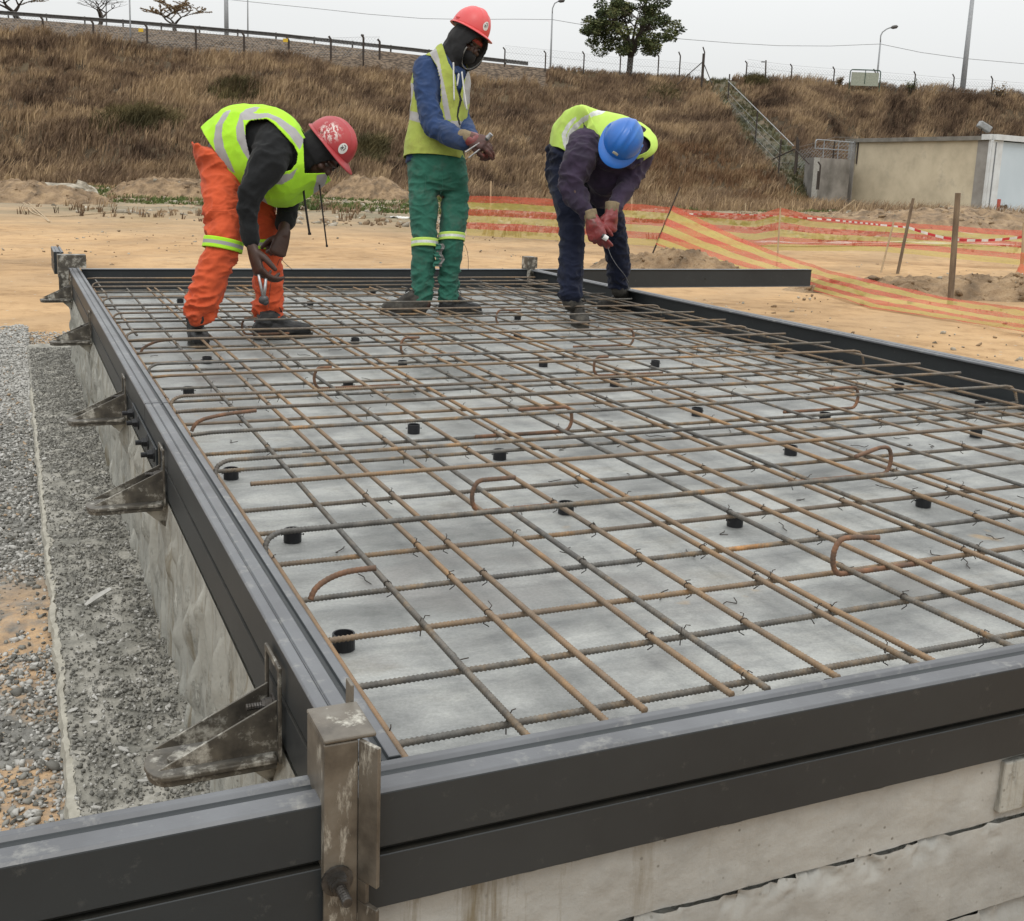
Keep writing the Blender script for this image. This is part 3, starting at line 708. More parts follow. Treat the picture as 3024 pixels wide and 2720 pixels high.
def grass_mat(name, stops):
    m, nt, b, vec = new_mat(name, .9, .1)
    at = nt.nodes.new('ShaderNodeAttribute'); at.attribute_name = 'tint'
    n = noise_n(nt, vec, .17, 8, .72, .8)
    ad = nt.nodes.new('ShaderNodeMath'); ad.operation = 'MULTIPLY_ADD'; ad.inputs[1].default_value = .45; nt.links.new(at.outputs['Fac'], ad.inputs[0])
    sb = nt.nodes.new('ShaderNodeMath'); sb.operation = 'MULTIPLY_ADD'; sb.inputs[1].default_value = 2.6; sb.inputs[2].default_value = -1.02; nt.links.new(n, sb.inputs[0]); nt.links.new(sb.outputs[0], ad.inputs[2])
    c = ramp(nt, ad.outputs[0], stops); nt.links.new(c, b.inputs['Base Color'])
    b.inputs['Transmission Weight'].default_value = 0
    return m
def blades(name, P, hgt, wid, nb, lean, material, seed, tintv, label, cat):
    """P (n,3) tuft roots -> curved tapering blades, nb per tuft"""
    r = np.random.default_rng(seed); n = len(P); N = n*nb
    root = np.repeat(P, nb, 0)+np.concatenate([(r.random((N, 2))-.5)*np.repeat(hgt, nb)[:, None]*.55, np.zeros((N, 1))], 1)
    h = np.repeat(hgt, nb)*(.55+.6*r.random(N)); w = np.repeat(wid, nb)*(.6+.8*r.random(N))
    az = r.random(N)*2*np.pi; ln = lean*(.3+r.random(N))
    # common wind direction to the right of the view
    dx = np.cos(az)*ln+AR.x*.25; dy = np.sin(az)*ln+AR.y*.25
    f = r.random(N)*2*np.pi; sx = np.cos(f)*w/2; sy = np.sin(f)*w/2
    a = root+np.stack([-sx, -sy, -.05+0*h], -1); b = root+np.stack([sx, sy, -.05+0*h], -1)
    mid = root+np.stack([dx*h*.35, dy*h*.35, h*.6], -1); c = mid+np.stack([sx*.7, sy*.7, 0*h], -1); d = mid-np.stack([sx*.7, sy*.7, 0*h], -1)
    e = root+np.stack([dx*h*.95, dy*h*.95, h*(1-.25*ln)], -1)
    V = np.stack([a, b, c, d, e], 1).reshape(-1, 3); q = np.arange(N)*5
    Ft = np.concatenate([np.stack([q, q+1, q+2], -1), np.stack([q, q+2, q+3], -1), np.stack([q+3, q+2, q+4], -1)])
    t = np.repeat(np.repeat(tintv, nb)*.6+.4*r.random(N), 5)
    return tag(fast_mesh(name, V, Ft, material, attr=t), label, cat, None, 'stuff')
MAT['grass'] = grass_mat('dry_grass', [(.08, (.045, .030, .021)), (.30, (.128, .085, .056)), (.52, (.215, .147, .092)), (.80, (.37, .265, .155))])
MAT['grass_red'] = grass_mat('russet_grass', [(.1, (.065, .036, .023)), (.4, (.15, .086, .048)), (.65, (.22, .14, .078)), (.9, (.34, .25, .14))])
n = 46000
u = rng.uniform(-.62, .62, n); t = rng.random(n)**.85; wf = foot_w(u); w = wf-2.5+(WR+1.0-wf+2.5)*t; s = u*w
zz = np.where(w < foot_w(u), GZ, hill_z(s, np.minimum(w, WR))); P = sw_xyz(s, w, zz-.08)
tt = np.clip((w-wf)/(WR-wf), 0, 1)
clump = fnoise(s*.28, w*.28, 77); keep = (~rock_zone(u, tt+.02)) & (~path_zone(P)) & (clump+rng.random(n)*.5 > .42)
thin = rng.random(n) < .35+.9*fnoise(s*.12+4, w*.2, 41); keep &= thin
P = P[keep]; ck = clump[keep]; uu = u[keep]; tk = tt[keep]
hg = (.45+1.45*ck**1.3)*(.75+.5*rng.random(len(P)))*np.where(tk > .93, .7, 1)*np.where((uu > .27) & (tk < .12), .6, 1)
red = (uu > .02) & (tk < .42) & (fnoise(uu*30, tk*8, 5)+rng.random(len(P))*.2 > .5)
blades('dry_grass', P[~red], hg[~red], .06+.035*ck[~red], 10, .34, MAT['grass'], 1, np.clip(ck[~red]+.15*rng.standard_normal((~red).sum()), 0, 1), 'tall dry brown grass covering the embankment', 'grass')
blades('russet_grass', P[red], hg[red]*.8, .05+.03*ck[red], 9, .4, MAT['grass_red'], 2, ck[red], 'reddish brown grass on the lower bank to the right', 'grass')
pk = (~rock_zone(u, tt)) & path_zone(sw_xyz(s, w, zz)) & (rng.random(n) < .75)
MAT['pathgrass'] = grass_mat('path_grass', [(.1, (.05, .055, .028)), (.5, (.10, .095, .05)), (.9, (.20, .15, .09))])
Pp = sw_xyz(s, w, zz-.05)[pk]; blades('path_grass', Pp, .25+.35*rng.random(len(Pp)), np.full(len(Pp), .07), 9, .7, MAT['pathgrass'], 33, rng.random(len(Pp)), 'short dull green grass on the worn strip down the bank', 'grass')
# pale weeds at the foot and short green grass in front of them
n = 9000; u = rng.uniform(-.55, .55, n); w = foot_w(u)-rng.random(n)*np.where(u > .0, 24, 8)-1; w = np.where((u > .285) & (w > 84), 50+30*rng.random(n), w); P = sw_xyz(u*w, w, np.full(n, GZ-.05))
blades('weeds', P, .35+.75*rng.random(n)*(fnoise(u*60, w*.2, 9) > .45), np.full(n, .04), 7, .5, MAT['grass'], 3, .55+.45*rng.random(n), 'pale dry weeds fringing the foot of the bank', 'weeds')
MAT['green'] = grass_mat('green_grass', [(.1, (.05, .07, .025)), (.5, (.085, .12, .035)), (.9, (.17, .17, .075))])
n = 22000; u = rng.uniform(-.55, .55, n); w = rng.uniform(38, 84, n); w = np.where(u > .2, w+rng.random(n)*12, w); q = fnoise(u*26, w*.25, 14); k = (q > .50); P = sw_xyz((u*w)[k], w[k], np.full(k.sum(), GZ-.03))
blades('green_grass', P, .10+.16*rng.random(k.sum()), np.full(k.sum(), .05), 6, .6, MAT['green'], 4, rng.random(k.sum()), 'short green grass in patches before the bank', 'grass')
# one dense dark shrub-like tussock on the left of the bank
def tussock(x, y, wd, wid, hh, seed, lab, name='grass_tussock', mt='tuss'):
    p = at_w(x, y, wd); s = p.dot(AR); w = p.dot(AF); r = np.random.default_rng(seed); n = 420
    ds = r.standard_normal(n)*wid*.30; dw = r.standard_normal(n)*1.2; ss = s+ds; ww = w+dw
    z = np.array(hill_z(ss, ww))-.1; PP = sw_xyz(ss, ww, z); h = hh*np.sqrt(np.clip(1-(ds/(wid*.62))**2, .15, 1))
    o = blades(name, PP, h*(.8+.3*r.random(n)), np.full(n, .06), 9, .8, MAT[mt], seed, r.random(n)*.9, lab, 'tussock')
    del o['kind']; return o
MAT['tuss'] = grass_mat('dark_grass', [(.1, (.045, .042, .022)), (.5, (.10, .085, .042)), (.9, (.19, .15, .07))])
tussock(405, 415, 90, 6.5, 2.0, 60, 'wide dark olive tussock on the left part of the bank')
tussock(1085, 425, 88, 3.0, 1.6, 61, 'dark tussock on the bank between the red-helmeted men')
tussock(1950, 250, 122, 4.0, 1.2, 63, 'dark low tussock high on the bank below the big tree')
tussock(700, 330, 104, 5.0, 1.5, 64, 'dark tussock high on the bank above the bent orange-trousered man')
tussock(2235, 255, 126, 2.5, 1.2, 62, 'pale tussock at the top of the bank beside the path')

# ---------------- guard rail, security fence, posts ----------------
MAT['galv'] = mat('galvanised_steel', (.30, .31, .31), (.22, .225, .225), 6, rough=.5, metal=.3)
MAT['darkrail'] = mat('weathered_rail', (.12, .115, .11), (.07, .065, .06), 4, rough=.6, metal=.2)
MAT['post'] = mat('dark_fence_post', (.035, .03, .027), (.055, .04, .03), 12, rough=.7)
MAT['wood'] = mat('weathered_wood', (.20, .15, .10), (.10, .072, .05), 14, stretch=(1, 1, .2), bmp=.4)
MAT['wood_pale'] = mat('pale_wood', (.48, .37, .24), (.32, .24, .15), 14, stretch=(1, 1, .2), bmp=.3)
MAT['yellow'] = mat('yellow_sign_paint', (.62, .42, .04), (.55, .36, .04), 5)
MAT['lampgrey'] = mat('grey_pole_paint', (.30, .31, .32), (.24, .25, .26), 4, rough=.5)
def rail():
    root = empty('guard_rail', at_w(600, 90, 131)); tag(root, 'long roadside guard rail along the top of the bank on the left', 'guard rail')
    T = -Vector(root.location)
    top = [(-900, -44), (0, 33), (395, 62), (799, 97), (1240, 145), (1420, 168), (1560, 184)]
    xs = np.linspace(-900, 1560, 60); pts = [at_w(x, interp(x, top), 131) for x in xs]
    m = MB(); v = []; f = []
    prof = [(0, .04), (.06, 0), (.02, -.06), (.0, -.12), (.04, -.16), (.0, -.21), (.05, -.29), (.0, -.33)]
    for p in pts:
        for a, z in prof: v.append(p-AF*a*1.4+Vector((0, 0, z))+T)
    k = len(prof)
    for i in range(len(pts)-1):
        for j in range(k-1): f.append((i*k+j, (i+1)*k+j, (i+1)*k+j+1, i*k+j+1))
    o = mk('rail_beam', v, f, MAT['darkrail'], root); so = o.modifiers.new('s', 'SOLIDIFY'); so.thickness = .03
    x = -880
    while x < 1560:
        p = at_w(x, interp(x, top), 131.15)+T; MB().box((p.x-.08, p.y-.08, p.z-1.0), (p.x+.08, p.y+.08, p.z+.10)).build('rail_post', MAT['darkrail'], root); x += 113
rail()
def fence_post(m, b, h, r=.05, crank=True, side=-1):
    b = Vector(b); pts = [b-Vector((0, 0, .4)), b+Vector((0, 0, h*.82))]
    if crank: pts += [b+Vector((0, 0, h*.85)), b+Vector((0, 0, h))+AR*(side*.22)]
    else: pts.append(b+Vector((0, 0, h)))
    m.tube(pts, r, 6)
def chain(m, a, b, h, pitch=.35, r=.010):
    a = Vector(a); b = Vector(b); L = (b-a).length; n = max(1, int(L/pitch))
    up = Vector((0, 0, h)); k = int(h/pitch)
    for i in range(-k, n+1):
        for s in (1, -1):
            i0, i1 = i, i+k
            lo, hi = max(0, i0), min(n, i1)
            if hi <= lo: continue
            t0 = (lo-i0)/k; t1 = (hi-i0)/k
            if s < 0: t0, t1 = 1-t0, 1-t1
            m.tube([a.lerp(b, lo/n)+up*t0, a.lerp(b, hi/n)+up*t1], r, 3, caps=False)
def fence(name, lab, posts, hs, mesh_h=0, wires=(.5, 1.2, 1.9), wd=124, crank=True, mr=.008, wr=.012, side=-1, pr=.075):
    root = empty(name, posts[0]); tag(root, lab, 'fence'); T = Vector(root.location)
    for p, h in zip(posts, hs):
        m = MB(); fence_post(m, p-T, h, pr, crank, side); m.build('fence_post', MAT['post'], root)
    m = MB()
    for p, q in zip(posts[:-1], posts[1:]):
        for z in wires: m.tube([p-T+Vector((0, 0, z)), (p+q)/2-T+Vector((0, 0, z-.02)), q-T+Vector((0, 0, z))], wr, 4, caps=False)
        if mesh_h: chain(m, p-T, q-T, mesh_h, .32, mr)
    m.build('wire_mesh', MAT['galv'], root); return root
def post_at(x, yt, yb, wd): b = at_w(x, yb, wd); t = at_w(x, yt, wd); return b, (t-b).length
FD = 121
PL = [(-300, 20, 80), (-160, 32, 92), (-20, 42, 98), (128, 49, 107), (277, 59, 128), (435, 71, 134), (579, 79, 142), (721, 95, 160), (853, 110, 174), (977, 107, 168), (1073, 102, 165), (1121, 116, 165)]
pp = [post_at(x, a, b, FD) for x, a, b in PL]
fence('security_fence', 'dark-posted wire fence in front of the stone-faced strip on the left bank', [p for p, h in pp], [h for p, h in pp], mesh_h=1.9, crank=True, pr=.11)
PR = [(1490, 140, 188), (1610, 150, 200), (1723, 152, 212), (1830, 158, 224), (1942, 158, 232), (2005, 153, 236), (2075, 139, 243)]
pp = [post_at(x, a, b, 127) for x, a, b in PR]
fence('security_fence', 'wire fence with cranked post tops on the ridge around the big tree', [p for p, h in pp], [h for p, h in pp], mesh_h=1.8)
PR = [(2203, 180, 228), (2335, 189, 246), (2460, 197, 256), (2580, 204, 264), (2698, 211, 274), (2812, 219, 284), (2925, 225, 290), (3040, 232, 300), (3160, 240, 308)]
pp = [post_at(x, a, b, 127.5) for x, a, b in PR]
fence('security_fence', 'wire fence with cranked post tops on the ridge at the right', [p for p, h in pp], [h for p, h in pp], mesh_h=1.7)
for (x, y, lab) in ((416, 89, 'small yellow warning sign on the left fence, first from the edge'), (843, 119, 'small yellow warning sign on the fence farther right')):
    p = at_w(x, y, FD-.3); o = MB().box((-.25, -.02, -.18), (.25, .02, .18)).build('warning_sign', MAT['yellow'], None, loc=p); o.rotation_euler.z = -YAW; tag(o, lab, 'sign', 'yellow fence signs')
# strained corner post with stays at the head of the path
def strainer():
    b, h = post_at(2072, 158, 243, 124); root = empty('strainer_post', b); tag(root, 'thick strainer post with two slanting stays at the head of the path', 'post')
    m = MB(); m.tube([(0, 0, -.5), (0, 0, h)], .11, 8); m.build('upright', MAT['post'], root)
    for sx, L in ((-1, 2.6), (1, 1.2)):
        m = MB(); m.tube([Vector((0, 0, h*.72)), AR*(sx*L)+Vector((0, 0, -.3))], .05, 6); m.build('stay', MAT['post'], root)
strainer()
# fence running down beside the path, with a pale handrail pipe on top
def path_fence():
    Q = [(2147, 219, 330), (2230, 322, 425), (2300, 412, 498), (2347, 405, 500)]
    ws = [120, 106, 96, 92]
    pp = [post_at(x, a, b, w) for (x, a, b), w in zip(Q, ws)]
    r = fence('path_fence', 'fence stepping down the bank beside the worn path with a pale top pipe', [p for p, h in pp], [h for p, h in pp], mesh_h=1.5, crank=False, mr=.004)
    m = MB(); T = Vector(r.location); m.tube([at_w(2150, 239, 120)-T, at_w(2344, 431, 92)-T], .04, 6); m.build('top_pipe', MAT['galv'], r)
    m = MB(); m.tube([at_w(2347, 440, 92)-T, at_w(2282, 470, 94)-T], .05, 6); m.tube([at_w(2347, 440, 92)-T, at_w(2390, 485, 91)-T], .05, 6); m.build('stay', MAT['post'], r)
path_fence()
def lamp(name, lab, base, top, wd, r0, r1, arm=None, head=None, mt='lampgrey'):
    b = at_w(*base, wd); t = at_w(*top, wd); root = empty(name, b); tag(root, lab, 'pole' if not arm else 'street lamp'); T = b
    t0 = Vector((b.x, b.y, t.z)) if not arm else t
    pts = [Vector((0, 0, -1.5)), t-T]
    m = MB(); m.tube(pts, [r0, r1], 10); m.build('pole', MAT[mt], root, smooth=True)
    if arm:
        q = [t-T]+[at_w(*p, wd)-T for p in arm]; m = MB(); m.tube(smooth_path(q, .3), r1*.8, 8); m.build('arm', MAT[mt], root, smooth=True)
    if head:
        h0 = at_w(*head[0], wd)-T; h1 = at_w(*head[1], wd)-T
        m = MB(); m.tube([h0, h0.lerp(h1, .3), h0.lerp(h1, .8), h1], [.07, .2, .2, .06], 8); m.build('lantern', MAT['darkrail'], root, smooth=True)
lamp('street_lamp', 'street lamp with curved arm behind the ridge, right of the blue-helmeted man', (2589, 240), (2600, 124), 134, .12, .09, [(2601, 105), (2606, 95), (2618, 86), (2634, 80)], ((2630, 82), (2652, 78)))
lamp('street_lamp', 'street lamp with curved arm just left of the big tree', (1625, 215), (1631, 40), 136, .12, .09, [(1632, 24), (1638, 10), (1650, 3)], ((1648, 4), (1668, 1)))
lamp('tall_pole', 'tall thick grey mast rising out of frame at the far right', (2842, 268), (2874, -25), 129, .34, .22)
lamp('tall_pole', 'thick grey utility pole behind the guard rail', (669, 100), (667, -60), 133, .27, .24)
lamp('tall_pole', 'thin pale pole right of the thick utility pole', (732, 100), (731, -60), 140, .09, .07)
lamp('tall_pole', 'thin pale pole standing in front of the left fence', (386, 132), (381, -60), 121, .09, .08)
lamp('tall_pole', 'short thin pole behind the guard rail beside a bare tree', (314, 70), (312, -60), 150, .09, .08)
lamp('camera_post', 'short dark post carrying a small camera on the right ridge', (2262, 236), (2262, 178), 126, .09, .08, mt='post')
m = MB(); m.box((-.35, -.1, -.06), (.1, .1, .08)); o = m.build('security_camera', MAT['lampgrey'], None, loc=at_w(2258, 183, 125.7)); o.rotation_euler.z = -YAW; tag(o, 'small grey camera on the short dark ridge post', 'camera')
lamp('camera_post', 'short dark post with a small camera on the left fence line', (1073, 165), (1073, 102), 122, .07, .07, mt='post')
def wire_line(lab, pts, wd, r=.035):
    q = smooth_path([at_w(x, y, wd) for x, y in pts], 4); m = MB(); T = q[0]; m.tube([p-T for p in q], r, 4); o = m.build('overhead_wire', MAT['lampgrey'], None, loc=T); tag(o, lab, 'wire')
wire_line('thin overhead wire from the utility pole towards the big tree', [(668, -2), (940, 26), (1250, 55), (1632, 58), (1750, 78)], 133)
wire_line('thin overhead wire between the big tree and the right street lamp', [(1750, 78), (2010, 115), (2300, 135), (2450, 136), (2600, 130)], 133)
wire_line('thin overhead wire running right from the street lamp behind the mast', [(2600, 130), (2720, 155), (2850, 173), (3020, 188), (3200, 200)], 133)
# green framed board on the ridge
def board():
    a = at_w(2508, 252, 126); root = empty('framed_board', a); tag(root, 'pale board in a green pipe frame on the right ridge', 'board'); Wd = (at_w(2597, 252, 126)-a).length; H = 1.75
    def P(x, z): return AR*x+Vector((0, 0, z-.1))
    m = MB(); m.tube(smooth_path([P(0, -.5), P(0, H-.15), P(.15, H), P(Wd-.15, H), P(Wd, H-.15), P(Wd, -.5)], .2), .06, 6); m.tube([P(Wd/2, H), P(Wd/2, .3)], .04, 6); m.build('frame', mat('green_paint', (.035, .07, .05)), root)
    m = MB(); v = [P(.15, .1), P(Wd-.15, .1), P(Wd-.15, H-.25), P(.15, H-.25)]; m.add(v+[p+AF*.05 for p in v], [(0, 1, 2, 3), (7, 6, 5, 4), (0, 4, 5, 1), (1, 5, 6, 2), (2, 6, 7, 3), (3, 7, 4, 0)]); m.build('panel', mat('pale_board', (.33, .35, .28)), root)
board()

# ---------------- trees ----------------
MAT['bark'] = mat('tree_bark', (.07, .055, .042), (.035, .028, .022), 6, bmp=.4)
def leaf_mat(name, a, b_, c):
    m, nt, b, vec = new_mat(name, .75, .2); at = nt.nodes.new('ShaderNodeAttribute'); at.attribute_name = 'tint'
    nt.links.new(ramp(nt, at.outputs['Fac'], [(.1, a), (.5, b_), (.95, c)]), b.inputs['Base Color']); return m
MAT['leaf'] = leaf_mat('evergreen_leaves', (.028, .040, .016), (.06, .078, .028), (.17, .17, .07))
MAT['leaf_dry'] = leaf_mat('dry_leaves', (.12, .075, .04), (.22, .15, .08), (.30, .22, .12))
def tree(name, lab, base, height, spread, wd, leaf, nleaf, lsize, seed, flat=.35, trunk=.2, depth=5, first=.3, grp=None, clumps=None):
    r_ = random.Random(seed); b = at_w(*base, wd); root = empty(name, b); tag(root, lab, 'tree', grp)
    m = MB(); tips = []
    def grow(p, d, L, r, lv):
        q = p; pts = [p]; n = 4
        for k in range(n):
            d = (d+Vector((r_.uniform(-.22, .22), r_.uniform(-.22, .22), r_.uniform(-.05, .10)))).normalized(); q = q+d*L/n; pts.append(q)
        m.tube(pts, [r*(1-.4*k/n) for k in range(n+1)], 6 if lv < 2 else 4, caps=False)
        if lv >= 2: tips.extend(pts[1:])
        if lv >= depth: return
        for k in range(3 if lv < 3 else 2):
            a = r_.uniform(0, 6.28); sp = r_.uniform(.45, .95) if lv else r_.uniform(.45, .75)
            nd = (d+Vector((math.cos(a)*sp*1.2, math.sin(a)*sp*1.2, -flat*.25+.1))).normalized()
            if nd.z < -.05: nd.z = abs(nd.z)*.3; nd.normalize()
            grow(q, nd, L*r_.uniform(.66, .86), r*.58, lv+1)
    grow(Vector((0, 0, -.5)), Vector((r_.uniform(-.05, .05), 0, 1)), height*first, trunk, 0)
    # fit the skeleton into the wanted height and spread
    zs = max(t.z for t in tips); xs = sorted(abs(t.dot(AR)) for t in tips)[int(len(tips)*.95)]
    fx = spread/2/xs; fz = height/zs
    def fit(p): return Vector((p[0]*fx, p[1]*fx, p[2]*fz if p[2] > 0 else p[2]))
    m.v = [tuple(fit(p)) for p in m.v]; tips2 = [fit(t) for t in tips]
    m.build('trunk', MAT['bark'], root)
    if leaf:
        rr = np.random.default_rng(seed); A = np.array(tips2); A = A[A[:, 2] > height*.30]
        ci = rr.integers(0, len(A), nleaf); C = A[ci]+rr.standard_normal((nleaf, 3))*np.array([.16, .16, .10])*lsize*4
        f1 = rr.standard_normal((nleaf, 3)); f1 /= np.linalg.norm(f1, axis=1)[:, None]; f2 = rr.standard_normal((nleaf, 3)); f2 -= f1*(f1*f2).sum(1)[:, None]; f2 /= np.linalg.norm(f2, axis=1)[:, None]
        sz = lsize*(.4+.6*rr.random(nleaf))[:, None]
        V = np.stack([C-f1*sz-f2*sz*.5, C+f1*sz-f2*sz*.5, C+f1*sz+f2*sz*.5, C-f1*sz+f2*sz*.5], 1).reshape(-1, 3)
        tn = np.clip(.25+.45*(C[:, 2]/height)**2+.25*rr.standard_normal(nleaf)*.6, 0, 1)*0+np.repeat(rr.random(len(A)), 1)[ci]*.55+.45*rr.random(nleaf)
        fast_mesh('crown', V, np.arange(nleaf*4).reshape(-1, 4), MAT[leaf], attr=np.repeat(tn, 4), parent=root)
    return root
def evergreen():
    wd = 131; b = at_w(1858, 214, wd); root = empty('evergreen_tree', b); tag(root, 'large dark green tree standing alone on the ridge', 'tree'); r = np.random.default_rng(5); q = random.Random(5)
    H, Wd = 9.3, 12.8; cz = 4.75; clumps = []
    while len(clumps) < 118:
        p = r.uniform(-1, 1, 3); n = np.linalg.norm(p)
        if n > 1 or n < .5: continue
        if p[2] < -.72: continue
        c = np.array([p[0]*Wd*.43, p[1]*Wd*.40, cz+p[2]*4.0*(1-.12*abs(p[0]))+.7*p[0]*.3]); clumps.append((c, .45+.55*r.random()))
    m = MB(); fork = Vector((.1, 0, 2.0)); m.tube(smooth_path([Vector((0, 0, -.6)), Vector((.05, 0, .9)), fork], .3), [.42]+[.34]*20 if False else .34, 9)
    for k in range(9):
        a = k*.7+q.uniform(-.2, .2); e = Vector((math.cos(a)*q.uniform(1.6, 3.4), math.sin(a)*q.uniform(1.6, 3), q.uniform(4.4, 6.8))); mid = fork.lerp(e, .5)+Vector((0, 0, .5)); pts = smooth_path([fork-Vector((0, 0, .5)), fork.lerp(e, .25)+Vector((0, 0, .2)), mid, e], .3); nn = len(pts); m.tube(pts, [.20*(1-i/nn)+.05 for i in range(nn)], 6)
        for c, s in clumps:
            cv = Vector(c)
            if (cv-e).length < 2.6: m.tube(smooth_path([e if q.random() < .5 else mid, (e+cv)/2-Vector((0, 0, .2)), cv], .4), .045, 4)
    m.build('trunk', MAT['bark'], root); V = []; T = []
    for c, s in clumps:
        n = int(260*s*s); d = r.standard_normal((n, 3)); d /= np.linalg.norm(d, axis=1)[:, None]; d[:, 2] *= .62; C = c+d*s*(.45+.6*r.random((n, 1))**.6)*1.05
        f1 = r.standard_normal((n, 3)); f1[:, 2] *= .5; f1 /= np.linalg.norm(f1, axis=1)[:, None]; f2 = r.standard_normal((n, 3)); f2 -= f1*(f1*f2).sum(1)[:, None]; f2 /= np.linalg.norm(f2, axis=1)[:, None]; sz = (.10+.10*r.random(n))[:, None]
        V.append(np.stack([C-f1*sz, C-f2*sz*.5, C+f1*sz, C+f2*sz*.5], 1)); T.append(np.clip(r.random()*.5+.5*r.random(n), 0, 1))
    V = np.concatenate(V); T = np.concatenate(T); fast_mesh('crown', V.reshape(-1, 3), np.arange(len(V)*4).reshape(-1, 4), MAT['leaf'], attr=np.repeat(T, 4), parent=root)
evergreen()
tree('bare_tree', 'sparse flat-topped tree with a few brown leaves right of the bare one', (517, 88), 3.35, 6.6, 135, 'leaf_dry', 9500, .07, 12, trunk=.12, depth=5, first=.30, grp='savannah trees behind the guard rail')
tree('bare_tree', 'leafless tree behind the guard rail between its two leafier neighbours', (289, 68), 3.4, 5.2, 135, None, 0, .1, 23, trunk=.13, depth=5, first=.30, grp='savannah trees behind the guard rail')
tree('bare_tree', 'thin-crowned tree at the top left corner of the picture', (58, 50), 3.1, 8.2, 135, 'leaf_dry', 5000, .08, 31, trunk=.15, depth=5, first=.28, grp='savannah trees behind the guard rail')
def bush(lab, base, wd, size, seed, mt='leaf_dry', nl=500):
    b = at_w(*base, wd); r = np.random.default_rng(seed); root = empty('bush', b); tag(root, lab, 'bush'); m = MB()
    tips = []
    for k in range(16):
        a = r.random()*6.28; l = size*(.5+.6*r.random()); d = Vector((math.cos(a)*.6, math.sin(a)*.6, 1)).normalized(); e = d*l; tips.append(e); m.tube([Vector((0, 0, -.4)), e*.5+Vector((0, 0, .05)), e], [.03, .02, .01], 4)
    m.build('stems', MAT['bark'], root)
    C = np.array([tuple(tips[i]*f) for i, f in zip(r.integers(0, 16, nl), .35+.7*r.random(nl))])+r.standard_normal((nl, 3))*.12*size
    V = (C[:, None, :]+r.standard_normal((nl, 4, 3))*.05*size); fast_mesh('foliage', V.reshape(-1, 3), np.arange(nl*4).reshape(-1, 4), MAT[mt], attr=np.repeat(r.random(nl), 4), parent=root)
bush('grey-green bush beside the post on the right ridge', (2690, 268), 127, 1.1, 3, 'leaf', 220)
bush('thin dark shrub standing by itself near the right end of the ridge', (2948, 290), 127, 1.7, 4, 'leaf_dry', 110)
bush('small twiggy bush right of the strainer post', (2477, 250), 127, .9, 6)

